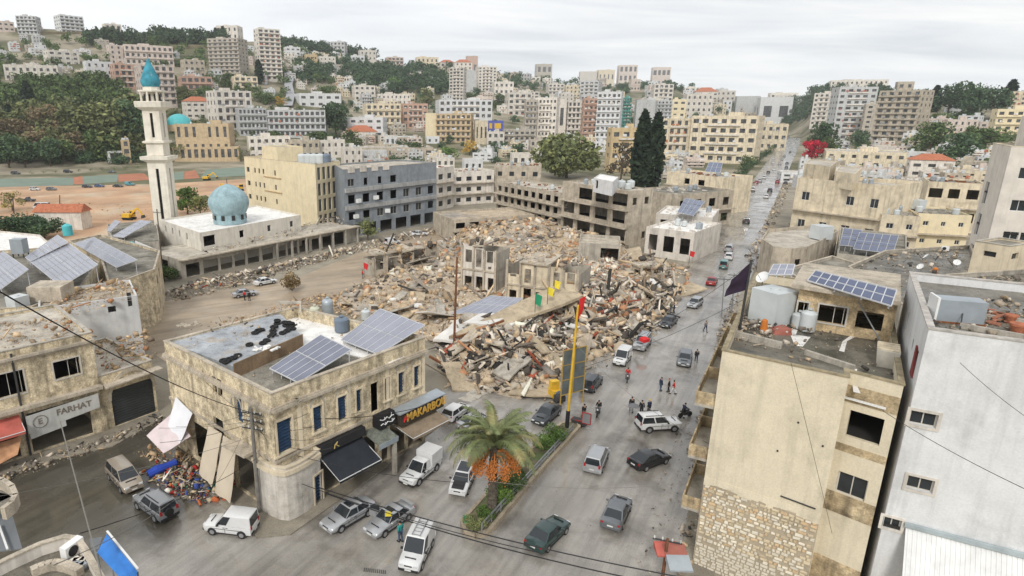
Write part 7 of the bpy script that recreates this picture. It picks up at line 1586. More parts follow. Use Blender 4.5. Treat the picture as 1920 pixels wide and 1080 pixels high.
# ------------------------------------------------------------------ rubble
def inpoly(x, y, P):
 c = np.zeros(np.shape(x), bool); n = len(P)
 for i in range(n):
  x1, y1 = P[i]; x2, y2 = P[(i + 1) % n]
  k = ((y1 > y) != (y2 > y)) & (x < (x2 - x1) * (y - y1) / (y2 - y1 + 1e-12) + x1); c ^= k
 return c
def pdist(x, y, P):
 d = np.full(np.shape(x), 1e9); n = len(P)
 for i in range(n):
  x1, y1 = P[i]; x2, y2 = P[(i + 1) % n]; L = (x2 - x1) ** 2 + (y2 - y1) ** 2
  t = np.clip(((x - x1) * (x2 - x1) + (y - y1) * (y2 - y1)) / L, 0, 1); d = np.minimum(d, np.hypot(x - x1 - t * (x2 - x1), y - y1 - t * (y2 - y1)))
 return d
HEAP = [XY(G(*p)) for p in ((585, 575), (700, 525), (830, 457), (872, 430), (930, 408), (1070, 440), (1170, 470), (1206, 482), (1288, 500), (1296, 540), (1236, 600), (1196, 640), (1120, 668), (1062, 700), (1008, 738), (930, 738), (868, 728), (838, 705), (815, 645), (700, 600))]
hx = np.array([p[0] for p in HEAP]); hy = np.array([p[1] for p in HEAP])
BUMPS = [(985, 440, 9, 4.0), (1110, 470, 8, 2.6), (900, 455, 6, 2.4), (1110, 600, 7, 2.6), (1020, 665, 7, 1.8), (930, 670, 6, 1.3), (800, 520, 9, 1.5), (1060, 545, 4, 1.6), (1190, 560, 8, 1.4), (830, 475, 5, 2.0)]
BW = [(*XY(G(px, py)), s, h) for px, py, s, h in BUMPS]
NZ = [(npr.uniform(.12, 1.1), npr.rand() * 6.28, npr.rand() * 6.28) for _ in range(14)]
def rough(x, y):
 z = 0
 for f, a, ph in NZ: z = z + np.sin((x * math.cos(a) + y * math.sin(a)) * f + ph) / (1 + f * 3.2)
 return z
def RH(x, y):
 x = np.asarray(x, float); y = np.asarray(y, float); ins = inpoly(x, y, HEAP); d = pdist(x, y, HEAP)
 z = .75 + sum(h * np.exp(-((x - bx) ** 2 + (y - by) ** 2) / (2 * s * s)) for bx, by, s, h in BW)
 z = z * np.clip(d / 5.0, 0, 1) ** .8 + np.clip(d / 3, 0, 1) * .30 * rough(x, y)
 return np.where(ins, np.maximum(z, .02), -.3)
def heightmesh(name, fn, x0, x1, y0, y1, st_, m):
 xs = np.arange(x0, x1, st_); ys = np.arange(y0, y1, st_); Xg, Yg = np.meshgrid(xs, ys); Z = fn(Xg, Yg); nx, ny = len(xs), len(ys)
 V = np.stack([Xg, Yg, Z], -1).reshape(-1, 3); i = (np.arange(ny - 1)[:, None] * nx + np.arange(nx - 1)).ravel(); Fq = np.stack([i, i + 1, i + nx + 1, i + nx], 1)
 Fq = Fq[(V[Fq, 2] > -.2).any(1)]
 me = bpy.data.meshes.new(name); me.from_pydata(V.tolist(), [], Fq.tolist()); me.materials.append(m); me.update(); o = bpy.data.objects.new(name, me); col.objects.link(o); return o
RUB = mat('rubble_dust', (.44, .355, .255), var=.35, scale=.5, grain=.35, c2=(.32, .29, .25), c2s=.1, bump=.8, bscale=2.5)
hm = heightmesh('rubble_mound', RH, hx.min() - 1, hx.max() + 1, hy.min() - 1, hy.max() + 1, .9, RUB); hm['kind'] = 'stuff'; tag(hm, 'great mound of collapsed building dust and broken masonry in the middle of the square', 'rubble')
RCOL = mat('rubble_pieces', (.3, .3, .3), attr=True, var=.12, grain=.2)
PAL = {'tan': [(.46, .35, .22), (.40, .31, .21), (.33, .27, .20), (.52, .43, .31), (.25, .21, .17), (.36, .20, .12)], 'grey': [(.30, .28, .25), (.38, .36, .33), (.22, .21, .20), (.62, .60, .57), (.07, .065, .06), (.42, .36, .28), (.12, .11, .10), (.50, .42, .32)],
       'white': [(.68, .66, .62), (.60, .57, .52), (.45, .42, .38), (.30, .28, .26), (.4, .22, .15)], 'mix': [(.35, .33, .3), (.09, .09, .09), (.05, .05, .06), (.35, .03, .03), (.05, .09, .35), (.6, .6, .6), (.25, .2, .14), (.06, .16, .12), (.45, .40, .3), (.4, .12, .05)],
       'street': [(.22, .20, .17), (.30, .27, .23), (.13, .12, .11), (.45, .43, .40), (.06, .06, .06), (.36, .30, .22)]}
def chunks(name, label, X, Y, Z, smin, smax, pals, flat=.55, long=.15, seed=1, cat='debris', lift=.25):
 rs = np.random.RandomState(seed); n = len(X); s = smin * (smax / smin) ** (rs.rand(n) ** 3.8)
 d = np.stack([s * rs.uniform(.6, 1.5, n), s * rs.uniform(.5, 1.0, n), s * rs.uniform(.15, flat + .15, n)], 1)
 lg = rs.rand(n) < long; d[lg, 0] *= rs.uniform(2, 4.5, lg.sum()); d[lg, 1] *= .35; d[lg, 2] *= .5
 base = np.array([(-1, -1, -1), (1, -1, -1), (1, 1, -1), (-1, 1, -1), (-1, -1, 1), (1, -1, 1), (1, 1, 1), (-1, 1, 1)], float) * .5
 V = base[None] * (1 + .35 * (rs.rand(n, 8, 3) - .5)) * d[:, None, :]
 q = rs.normal(size=(n, 4)); q[:, 1:3] *= .35; q /= np.linalg.norm(q, axis=1)[:, None]; w, x, y, z = q.T
 M = np.stack([1 - 2 * (y * y + z * z), 2 * (x * y - z * w), 2 * (x * z + y * w), 2 * (x * y + z * w), 1 - 2 * (x * x + z * z), 2 * (y * z - x * w), 2 * (x * z - y * w), 2 * (y * z + x * w), 1 - 2 * (x * x + y * y)], 1).reshape(n, 3, 3)
 V = np.einsum('nij,nkj->nki', M, V) + np.stack([X, Y, Z + lift * d[:, 2]], 1)[:, None, :]
 fb_ = np.array([(3, 2, 1, 0), (4, 5, 6, 7), (0, 1, 5, 4), (1, 2, 6, 5), (2, 3, 7, 6), (3, 0, 4, 7)]); Fq = (np.arange(n)[:, None, None] * 8 + fb_[None]).reshape(-1)
 me = bpy.data.meshes.new(name); me.vertices.add(n * 8); me.vertices.foreach_set('co', V.astype(np.float32).ravel()); me.loops.add(n * 24); me.loops.foreach_set('vertex_index', Fq.astype(np.int32))
 me.polygons.add(n * 6); me.polygons.foreach_set('loop_start', np.arange(0, n * 24, 4, dtype=np.int32)); me.polygons.foreach_set('loop_total', np.full(n * 6, 4, np.int32))
 P = np.array([pals[i] for i in rs.randint(0, len(pals), n)]) * np.array([1.18, 1.08, .95]) * rs.uniform(.7, 1.25, (n, 1)); C = np.concatenate([np.clip(P, 0, .8), np.ones((n, 1))], 1).repeat(8, 0)
 a = me.color_attributes.new('Col', 'FLOAT_COLOR', 'POINT'); a.data.foreach_set('color', C.astype(np.float32).ravel()); me.materials.append(RCOL); me.update()
 o = bpy.data.objects.new(name, me); col.objects.link(o); o['kind'] = 'stuff'; tag(o, label, cat); return o
def scatter(P, n, seed):
 rs = np.random.RandomState(seed); P = [tuple(p) for p in P]; a = np.array(P); X = np.empty(0); Y = np.empty(0)
 while len(X) < n:
  x = rs.uniform(a[:, 0].min(), a[:, 0].max(), n * 2); y = rs.uniform(a[:, 1].min(), a[:, 1].max(), n * 2); k = inpoly(x, y, P); X = np.append(X, x[k]); Y = np.append(Y, y[k])
 return X[:n], Y[:n]
def W_(pts, z=0): return [XY(G(x, y, z)) for x, y in pts]
def clear_of_slabs(X, Y): return X, Y
X, Y = scatter(HEAP, 28000, 3); chunks('rubble', 'tan and grey broken masonry covering the collapsed blocks', X, Y, RH(X, Y), .06, 1.4, PAL['tan'] * 2 + PAL['grey'] * 2 + [(.6, .56, .5)], seed=4, cat='rubble')
FR = W_([(815, 650), (960, 610), (1090, 560), (1210, 560), (1290, 545), (1236, 600), (1196, 640), (1120, 668), (1062, 700), (1008, 738), (930, 738), (868, 728), (838, 705)])
X, Y = scatter(FR, 18000, 5); chunks('rubble', 'grey, white and near-black debris on the street side of the collapsed blocks', X, Y, RH(X, Y), .075, 1.6, PAL['grey'] * 3 + [(.62, .60, .56)] * 2 + [(.03, .03, .03)] * 4 + [(.30, .08, .05)], seed=6, flat=.4, long=.28, cat='rubble')  # palette weighted with extra near-black pieces
WH = W_([(1040, 452), (1130, 440), (1165, 470), (1150, 500), (1075, 490), (1040, 475)], 5)
X, Y = scatter(WH, 1800, 7); chunks('rubble', 'pale broken slabs and tiles on top of the crushed block before the gutted house', X, Y, RH(X, Y) + .3, .2, 1.4, PAL['white'], seed=8, flat=.3, cat='rubble')
def strip(label, pts, n, pal, smin, smax, seed, name='street_debris', z=0.02, **k):
 P = W_(pts, z); X, Y = scatter(P, n, seed); d = pdist(X, Y, P); return chunks(name, label, X, Y, z + np.clip(d * .22, 0, .9) * np.random.RandomState(seed).rand(n), smin, smax, PAL[pal], seed=seed, **k)
strip('grey rubble heaped in front of the arcade along the back street', [(300, 552), (360, 530), (500, 500), (665, 462), (668, 474), (560, 505), (420, 545), (330, 565)], 2600, 'grey', .1, .9, 21)
strip('wrecked shop goods spilled along the arcade', [(330, 545), (360, 530), (500, 500), (665, 462), (668, 470), (560, 500), (420, 538)], 500, 'mix', .08, .7, 20, long=.4)
strip('rubble before the blue grey block', [(660, 460), (830, 424), (835, 436), (740, 455), (670, 474)], 900, 'grey', .12, .9, 22)
strip('debris and wrecked goods along the left side of the main road', [(1296, 498), (1345, 430), (1400, 362), (1420, 340), (1410, 340), (1372, 365), (1310, 440), (1285, 480)], 1300, 'street', .12, .9, 23)
strip('rubble along the right side of the main road', [(1400, 470), (1430, 425), (1468, 345), (1482, 342), (1470, 385), (1440, 445), (1425, 500), (1395, 520)], 1000, 'grey', .12, .8, 24)
strip('litter and broken blocks under the beige building', [(1255, 1110), (1285, 930), (1300, 820), (1330, 700), (1350, 600), (1385, 545), (1385, 580), (1350, 690), (1330, 800), (1315, 930), (1290, 1110)], 1400, 'street', .05, .5, 25)
strip('litter spread on the roadway by the beige building', [(1180, 1090), (1235, 880), (1285, 760), (1300, 830), (1285, 940), (1250, 1110)], 260, 'street', .03, .22, 26)
strip('dark wreckage along the pharmacy pavement', [(-60, 905), (100, 850), (205, 815), (300, 775), (312, 790), (210, 838), (110, 868), (-60, 935)], 900, 'street', .05, .5, 27)
strip('heap of coloured goods and scrap spilled from the corner building', [(268, 885), (300, 862), (350, 868), (400, 885), (440, 905), (425, 940), (380, 945), (330, 930), (300, 915)], 1500, 'mix', .06, .55, 28, long=.35)
strip('broken blocks between the corner building and the coloured heap', [(250, 850), (300, 830), (345, 845), (400, 870), (445, 880), (440, 905), (380, 885), (300, 868)], 420, 'tan', .06, .5, 29)
strip('rubble behind the corner building along the back street', [(400, 610), (560, 560), (640, 545), (700, 590), (600, 610)], 900, 'tan', .1, .7, 30)
strip('scattered litter in the square', [(560, 1000), (900, 1050), (1150, 1060), (1250, 760), (1150, 700), (980, 760), (820, 800)], 160, 'street', .03, .14, 31)
strip('scrap on the wide flat roof at right', [(1700, 565), (1790, 580), (1845, 520), (1815, 465), (1665, 475), (1600, 500)], 500, 'street', .1, .6, 32, z=11.13, name='roof_scrap')
strip('scrap on the stained roof behind the white house', [(1770, 660), (1920, 620), (1920, 515), (1780, 525)], 420, 'street', .08, .5, 33, z=15.12, name='roof_scrap')
strip('rubble on the beige building roof', [(1365, 610), (1440, 560), (1470, 600), (1440, 640), (1380, 640)], 520, 'grey', .06, .5, 34, z=16.0, name='roof_scrap')
strip('broken slabs and dust on the pharmacy building roof', [(-60, 665), (185, 630), (120, 596), (-60, 610)], 420, 'tan', .06, .6, 35, z=10.66, name='roof_scrap')
strip('broken slabs on the white walled house roof', [(110, 605), (262, 552), (235, 520), (90, 560)], 420, 'tan', .1, 1.0, 36, z=9.12, name='roof_scrap')
strip('rubble on the low roof of the arched shop', [(200, 700), (295, 672), (280, 620), (170, 645)], 380, 'tan', .08, .7, 37, z=5.82, name='roof_scrap')
strip('rubble on the arcade roof below the prayer hall', [(360, 485), (650, 420), (640, 402), (380, 468)], 700, 'grey', .08, .7, 38, z=3.95, name='roof_scrap')
strip('stones scattered on the orange earth', [(20, 420), (280, 412), (290, 385), (60, 380)], 300, 'tan', .1, .6, 39)
strip('loose scrap and stones over the beige building roof', [(1368, 645), (1600, 700), (1680, 720), (1660, 640), (1480, 605), (1430, 560)], 330, 'street', .04, .4, 45, z=16.0, name='roof_scrap')
strip('loose scrap on the white house roof', [(1750, 612), (1930, 640), (1930, 560), (1745, 560)], 260, 'street', .05, .45, 46, z=19.95, name='roof_scrap')
strip('mud and stones along the left edge of the main road', [(1000, 745), (1130, 668), (1236, 602), (1250, 612), (1150, 690), (1030, 760)], 420, 'grey', .04, .35, 47)
strip('scrap and dust on the corner building roof', [(312, 626), (430, 684), (560, 625), (600, 585), (500, 575)], 300, 'street', .03, .28, 48, z=11.0, name='roof_scrap')
strip('dust and stones on the front terrace of the corner building', [(445, 688), (508, 734), (552, 718), (790, 635), (640, 620)], 220, 'street', .03, .25, 49, z=9.87, name='roof_scrap')
# ruined house still standing in the heap, and the large fallen slabs
def ruin(label, pl, pr, ytop, nseg, nf, wm, dp=6):
 A, B = G(*pl), G(*pr); P, L, d, n = wallframe(A, B); zt = ZAT(ytop, A.y); c = (A + B) / 2; r = root('ruined_building', label, 'ruin', (c.x, c.y, 0)); fh = zt / nf
 for k in range(nseg):
  u0, u1 = L * k / nseg + .18, L * (k + 1) / nseg - .18; h = zt - rnd.choice((0, .2, .9, 2.2)); w = u1 - u0
  o = []
  for f in range(nf):
   if rnd.random() < .85: a, b_ = sorted((rnd.uniform(.05, .3), rnd.uniform(.7, .95))); o.append((w * a, w * b_, fh * f + fh * rnd.uniform(.05, .35), fh * f + fh * rnd.uniform(.7, .92)))
  mb = MB(); wall(mb, P(u0, 0), P(u1, 0), 0, h, o, .25); mb.build('wall_piece', wm, r)
 for k in range(nseg + 1):
  u = L * k / nseg; mb = MB(); mb.bar(P(u, -.2, -.06), P(u + rnd.uniform(-.1, .1), zt + rnd.uniform(-.8, .5), -.06), .36); mb.build('column', W_CONC2, r)
 for f in range(1, nf + 1):
  for k in range(nseg):
   if f == nf and rnd.random() < .35: continue
   t = rnd.uniform(-.5, .2) * (f == nf); z = fh * f - .1; u0, u1 = L * k / nseg, L * (k + 1) / nseg; e = -.5 if f == nf else -.25
   mb = MB(); q = [P(u0, z + t, e), P(u1, z, e), P(u1, z - t, dp), P(u0, z, dp)]; mb.hexa(q, [p + Vector((0, 0, .26)) for p in q]); mb.build('floor_slab', W_CONC2, r)
 for a, b_ in ((P(0, 0, 0), P(0, 0, dp)), (P(L, 0, 0), P(L, 0, dp)), (P(0, 0, dp), P(L, 0, dp))):
  mb = MB(); wall(mb, b_, a, 0, zt - 1.2, [], .2); mb.build('back_wall', W_CONC, r)
 X, Y = scatter([XY(P(0, 0, -.6)), XY(P(L, 0, -.6)), XY(P(L, 0, dp)), XY(P(0, 0, dp))], int(L * 16), 50 + nseg); o = chunks('loose_masonry', 'x', X, Y, zt * np.random.RandomState(nseg).choice((1, 1, .55), len(X)) + .2, .12, 1.3, PAL['tan'] + PAL['grey'], seed=51 + nseg); o.parent = r; o.location = -WL[r.name]; del o['label'], o['category']
ruin('standing piece of a wrecked house with torn wall and dark openings amid the rubble, left', (866, 548), (928, 558), 456, 3, 2, W_OFF)
ruin('standing piece of a wrecked house with torn walls amid the rubble, right', (948, 574), (1080, 594), 488, 5, 2, W_CREAM, 8)
ruin('roofless row of wrecked rooms on the left shoulder of the heap', (700, 520), (820, 500), 478, 5, 1, W_CONC2, 4)
ruin('crushed concrete frame at the right end of the heap', (1165, 520), (1240, 545), 490, 4, 1, W_CONC2, 6)
hb('ruined_building', 'low crushed block with a black cavity under pale tiles before the gutted house', 'ruin', (1082, 500), (1160, 505), 455, 10, 1, 2, W_CONC, W_CONC2, wf=.8, hf=.7, slabs=False)
hb('ruined_building', 'pancaked concrete floors below the long concrete shell', 'ruin', (850, 452), (1000, 440), 412, 14, 2, 6, W_CONC2, RUB, wf=.7, hf=.6, slabs=True)
def slab(label, c4, t, m, group=None, name='concrete_fragment'):
 P = [Vector(p) for p in c4]; a = sum(P[i].x * P[(i + 1) % 4].y - P[(i + 1) % 4].x * P[i].y for i in range(4))
 if a < 0: P = P[::-1]
 mb = MB(); n = 4; g = Vector((0, 0, t)); Q = []
 for i in range(4):
  p, q = P[i], P[(i + 1) % 4]; nn = Vector((q.y - p.y, p.x - q.x, 0)).normalized()
  for s in range(n): Q.append(p.lerp(q, s / n) + nn * rnd.uniform(-.25, .25))
 mb.hexa(Q, [p + g for p in Q]); return tag(mb.build(name, m), label, 'slab', group)
SL = mat('slab_tan', (.44, .36, .25), stain=.25, var=.2, grain=.2); SW = mat('slab_white', (.66, .64, .60), var=.1, stain=.1)
slab('large tan roof slab lying tilted across the heap with a black gap beneath', [G(842, 636, 2.2), G(940, 618, 2.6), G(1090, 560, 5.2), G(1040, 540, 5.6)], .45, SL)
slab('white fallen roof slab at the foot of the brown pole', [G(812, 640, 1.6), G(880, 648, 1.4), G(935, 612, 2.8), G(862, 600, 2.6)], .35, SW)
slab('long white slab edge beside the fallen solar array', [G(868, 608, 3.2), G(930, 612, 3.2), G(958, 592, 3.6), G(900, 590, 3.4)], .3, SW)
SPx = [p for p in ((rnd.uniform(600, 1290), rnd.uniform(445, 730)) for _ in range(900)) if inpoly(np.array(G(*p).x), np.array(G(*p).y), HEAP) and not (850 < p[0] < 1090 and 480 < p[1] < 610)][:95]
for px, py in SPx:
 s, h = rnd.uniform(.6, 1.7) if rnd.random() < .85 else rnd.uniform(2.2, 3.4), 1.0
 c = G(px, py, h); z = float(RH(c.x, c.y)) + .15; a = rnd.uniform(0, 3); tl = rnd.choice((rnd.uniform(-.35, .35), rnd.uniform(-.9, .9))); u = Vector((math.cos(a), math.sin(a), tl)) * s; v = Vector((-math.sin(a), math.cos(a), rnd.uniform(-.3, .3))) * s * .55; c.z = z + abs(u.z) * .5
 slab('broken concrete slab tilted among the debris of the collapsed blocks', [c - u - v, c + u - v, c + u + v, c - u + v], .2, rnd.choice((SL, SL, W_CONC2, SW, W_CONC, W_CONC, RUB)), 'broken slabs on the heap')
arr('fallen solar array lying on the rubble beside the tan slab', (845, 588), (945, 590), (980, 560), (920, 555), 3.6, 4.6, 6, 2, PANEL, base=3.0, legs=False)
for i, (px, py, l, a) in enumerate(((1130, 610, 6, .6), (1105, 600, 5, 1.2), (900, 640, 7, .3), (860, 690, 9, 2.5), (1090, 680, 5, 2.0), (1215, 585, 4, .9), (770, 545, 5, 2.8), (840, 475, 6, 2.2))):
 c = G(px, py, 1.5); z = float(RH(c.x, c.y)); mb = MB(); d = Vector((math.cos(a), math.sin(a), .25)) * l / 2; c.z = z + .5; mb.bar(c - d, c + d, .22, .3); tag(mb.build('fallen_beam', rnd.choice((RUST, W_CONC, STEELD))), 'broken beam sticking out of the rubble heap', 'beam', 'beams sticking out of the heap')
mb = MB()
for k in range(60):
 c = G(rnd.uniform(1120, 1165), rnd.uniform(590, 625), 1.5); c.z = float(RH(c.x, c.y)); d = Vector((rnd.uniform(-1, 1), rnd.uniform(-1, 1), rnd.uniform(.0, 1))) * 1.1; mb.tube([c, c + d * .5 + Vector((0, 0, .3)), c + d], .05, 4)
o = mb.build('rusty_tangle', RUST); o['kind'] = 'stuff'; tag(o, 'tangle of rusty red steel on the street face of the heap', 'scrap metal')
# ------------------------------------------------------------------ pavements and the planted median
sheet('pavement', PAVE, [(372, 905), (430, 962), (482, 1010), (545, 1004), (610, 958), (728, 874), (706, 856), (610, 905), (565, 958), (500, 945), (455, 890), (400, 885)], .13, h=.12)
sheet('pavement', PAVE, [(-140, 922), (200, 809), (296, 773), (304, 786), (212, 838), (105, 862), (-140, 948)], .13, h=.12)
sheet('pavement', PAVE, [(728, 872), (860, 772), (852, 760), (706, 852)], .12, h=.11)
sheet('pavement', PAVE, [(1262, 1130), (1290, 960), (1312, 840), (1340, 700), (1362, 600), (1392, 545), (1415, 545), (1400, 640), (1370, 900), (1330, 1130)], .13, h=.12)
def path_pts(pts): return [G(*p) for p in pts]
med = [(866, 985), (872, 1002), (892, 1010), (915, 1004), (1000, 902), (1086, 806), (1080, 795), (1052, 800), (960, 880)]
sheet('median_soil', mat('planter_soil', (.15, .13, .08), var=.35, scale=1, grain=.3, c2=(.10, .13, .05), c2s=.6), med, .42, h=.40)
mb = MB(); P = path_pts(med)
for i in range(len(P)):
 a, b = P[i], P[(i + 1) % len(P)]; n = max(1, int((b - a).length / 1.0))
 for s in range(n): mb.bar(a.lerp(b, s / n) + Vector((0, 0, .25)), a.lerp(b, (s + .97) / n) + Vector((0, 0, .25)), .28, .5)
mb.build('median_kerb', KERB, kind='structure')
r = root('guard_rail', 'grey tubular guard rail along the road side of the planted median', 'guard rail', G(980, 920)); mb = MB(); a, b = G(903, 998, .5), G(1074, 808, .5)
n = 12
for s in range(n):
 p, q = a.lerp(b, s / n), a.lerp(b, (s + 1) / n)
 for z in (.35, .75): mb.bar(p + Vector((0, 0, z)), q + Vector((0, 0, z)), .07, .16)
mb.build('rail', STEEL, r)
for s in range(n + 1):
 mb = MB(); p = a.lerp(b, s / n); mb.bar(p, p + Vector((0, 0, .85)), .1); mb.build('rail_post', STEEL, r)
for i, (px, py, h, m_) in enumerate(((890, 990, 32, LEAFO), (912, 972, 34, LEAFB), (935, 945, 42, LEAFB), (955, 922, 42, LEAFM), (972, 905, 34, LEAFM), (1018, 842, 34, LEAFB), (1036, 830, 38, LEAFB), (1048, 818, 30, LEAFO))):
 tree(('round olive bush at the rounded tip of the median', 'light green bush just behind the median tip', 'green bush at the palm trunk in the median', 'dark green bush beyond the palm trunk', 'dark bush in the middle of the median', 'bright green bush in the far half of the median', 'bright green bush near the yellow pole', 'olive shrub at the far end of the median')[i], px, py, h, 'bush', m_, None, 1.2, 1300, P=G(px, py, .42))
r = root('flag', 'small green flag at the rounded tip of the median', 'flag', G(868, 985, .4)); mb = MB(); mb.tube([(0, 0, 0), (0, 0, 1.0)], .03); mb.build('stick', STEEL, r, local=True); mb = MB(); mb.hexa([(0, 0, .2), (.5, .1, .15), (.5, .14, .15), (0, .04, .2)], [(0, 0, .95), (.45, .1, .8), (.45, .14, .8), (0, .04, .95)]); mb.build('cloth', GREENF, r, local=True)
mb = MB(); a, b = G(683, 1068, .03), G(726, 1073, .03)
for k in range(12): mb.bar(a.lerp(b, k / 12) + Vector((0, -.18, 0)), a.lerp(b, k / 12) + Vector((0, .18, 0)), .06, .03)
tag(mb.build('drain_grate', STEELD), 'long iron drain grate in the road at the bottom of the view', 'drain')
# ------------------------------------------------------------------ date palm
PALM = mat('palm_leaf', (.17, .20, .085), var=.35, scale=1.2, rand=.2, rough=.6, c2=(.26, .23, .10), c2s=.5)
PALMD = mat('palm_leaf_dry', (.30, .24, .12), var=.3, scale=1.2, rand=.2)
PTR = mat('palm_trunk', (.10, .085, .065), var=.4, scale=4, grain=.3)
DATE = mat('date_orange', (.56, .20, .05), var=.3, scale=5, rand=.1)
pb = G(922, 966, .42); HT = 6.4
palm = root('date_palm', 'tall date palm with hanging orange date clusters on the planted median', 'palm tree', pb)
mb = MB(); prof = []
for k in range(26): z = HT * k / 25; prof.append((.38 - .10 * (k / 25) + (.035 if k % 2 else -.01), z))
mb.lathe(prof, n=14); mb.build('trunk', PTR, palm, local=True)
mb = MB()
for k in range(90):
 z = .5 + (HT - .6) * k / 90; a = k * 2.4; rr_ = .36 - .10 * z / HT; mb.box((rr_ * math.cos(a), rr_ * math.sin(a), z), (.12, .16, .16), a, Matrix.Rotation(-.5, 3, 'Y'))
mb.build('leaf_bases', PTR, palm, local=True, kind='stuff')
def frond_me(el, droop, L, m, seed):
 rs = random.Random(seed); mb = MB(); pts = []; p = Vector((0, 0, 0)); a = el
 n = 16
 for k in range(n + 1):
  pts.append(p.copy()); p = p + Vector((math.cos(a), 0, math.sin(a))) * L / n; a -= droop / n * (1 + .6 * k / n)
 mb.tube(pts, [.05 * (1 - .85 * k / n) for k in range(n + 1)], 4)
 for k in range(2, n * 3):
  t = k / 3; i = min(n - 1, int(t)); c = pts[i].lerp(pts[i + 1], t - i); d = (pts[i + 1] - pts[i]).normalized(); up = d.cross(Vector((0, 1, 0))) * -1
  ll = .75 * math.sin(math.pi * min(1, .12 + .86 * k / (n * 3))) ** .7 * L / 4.2
  for s in (-1, 1):
   o = (Vector((0, s, 0)) * .78 + d * .55 + up * rs.uniform(.05, .4)).normalized() * ll * rs.uniform(.85, 1.1); e = c + o + Vector((0, 0, -.16 * ll)); w = d * .04
   mb.poly([c - w, c + w, c + o * .55 + w * .8, e, c + o * .55 - w * .8])
 return mb.mesh('frond', m)
FM = [[frond_me(R(el), R(dr), L, PALM, 10 * i + j) for j in range(2)] for i, (el, dr, L) in enumerate(((78, 70, 4.0), (52, 95, 4.5), (25, 95, 4.5), (0, 75, 4.3)))]
FD = [frond_me(R(-35), R(45), 2.6, PALMD, 99), frond_me(R(-20), R(65), 2.9, PALMD, 98)]
ga_ = 0
for ring, cnt_ in ((0, 13), (1, 19), (2, 11)):
 for k in range(cnt_):
  a_f = 6.283 * (k + .5 * ring) / cnt_ + rnd.uniform(-.15, .15)
  if ring and math.sin(a_f) < (-.62 if ring == 2 else -.93): continue
  put('frond', FM[ring][k % 2], palm, (0, 0, HT + .15 - .1 * ring), (rnd.uniform(-.25, .25), 0, a_f), (rnd.uniform(.88, 1.08),) * 3)
for k in range(7): put('dry_frond', FD[k % 2], palm, (0, 0, HT - .35), (rnd.uniform(-.2, .2), 0, -.5 + 4.2 * k / 7 + rnd.uniform(-.2, .2)), (1, 1, 1))
dmb = MB(); pts = [Vector((.1, 0, 0)), Vector((.8, 0, .25)), Vector((1.35, 0, -.1)), Vector((1.55, 0, -.75))]; dmb.tube(pts, .035, 5)
for k in range(220):
 t = rnd.random(); c = pts[2].lerp(pts[3], t * 1.5) + Vector((rnd.gauss(0, .19), rnd.gauss(0, .19), rnd.gauss(-.12, .2))); s = .055
 dmb.poly([c + Vector((s, 0, 0)), c + Vector((0, s, 0)), c + Vector((0, 0, 1.5 * s))]); dmb.poly([c + Vector((-s, 0, 0)), c + Vector((0, -s, 0)), c + Vector((0, 0, 1.5 * s))]); dmb.poly([c + Vector((s, 0, 0)), c + Vector((0, 0, -1.5 * s)), c + Vector((0, s, 0))]); dmb.poly([c + Vector((-s, 0, 0)), c + Vector((0, 0, -1.5 * s)), c + Vector((0, -s, 0))]); dmb.poly([c + Vector((0, s, 0)), c + Vector((-s, 0, 0)), c + Vector((0, 0, 1.5 * s))]); dmb.poly([c + Vector((0, -s, 0)), c + Vector((s, 0, 0)), c + Vector((0, 0, 1.5 * s))])
dme = dmb.mesh('date_cluster', DATE)
for k in range(13): put('date_cluster', dme, palm, (0, 0, HT - .55 - .3 * (k % 2)), (rnd.uniform(-.15, .15), 0, 6.283 * k / 13 + rnd.uniform(-.2, .2)), (rnd.uniform(.8, 1.15),) * 3)
# ------------------------------------------------------------------ people
SKIN = mat('skin', (.42, .26, .18), var=.05, rough=.6); HAIR = mat('hair_dark', (.02, .016, .013), var=.2)
def fab(n, c): return mat('fabric_' + n, c, var=.12, scale=3)
FB = {'black': fab('black', (.02, .02, .023)), 'navy': fab('navy', (.025, .035, .07)), 'red': fab('red', (.5, .03, .03)), 'grey': fab('grey', (.16, .16, .17)), 'teal': fab('teal', (.03, .26, .24)), 'jeans': fab('jeans', (.06, .09, .15)), 'white': fab('white', (.62, .62, .6)), 'brown': fab('brown', (.15, .10, .06)), 'olive': fab('olive', (.09, .10, .06)), 'yellow': fab('yellow', (.65, .45, .04))}
def skin_mesh(name, V, E, Rd, m, root_i=0, lv=1):
 me = bpy.data.meshes.new(name); me.from_pydata(V, E, []); o = bpy.data.objects.new(name, me); col.objects.link(o)
 s = o.modifiers.new('s', 'SKIN'); s.use_smooth_shade = True
 for i, r_ in enumerate(Rd):
  d = me.skin_vertices[0].data[i]; d.radius = (r_, r_) if not isinstance(r_, tuple) else r_; d.use_root = i == root_i
 b = o.modifiers.new('b', 'SUBSURF'); b.levels = lv; b.render_levels = lv
 dg = bpy.context.evaluated_depsgraph_get(); out_ = bpy.data.meshes.new_from_object(o.evaluated_get(dg)); bpy.data.objects.remove(o); out_.name = name; out_.materials.clear(); out_.materials.append(m); return out_
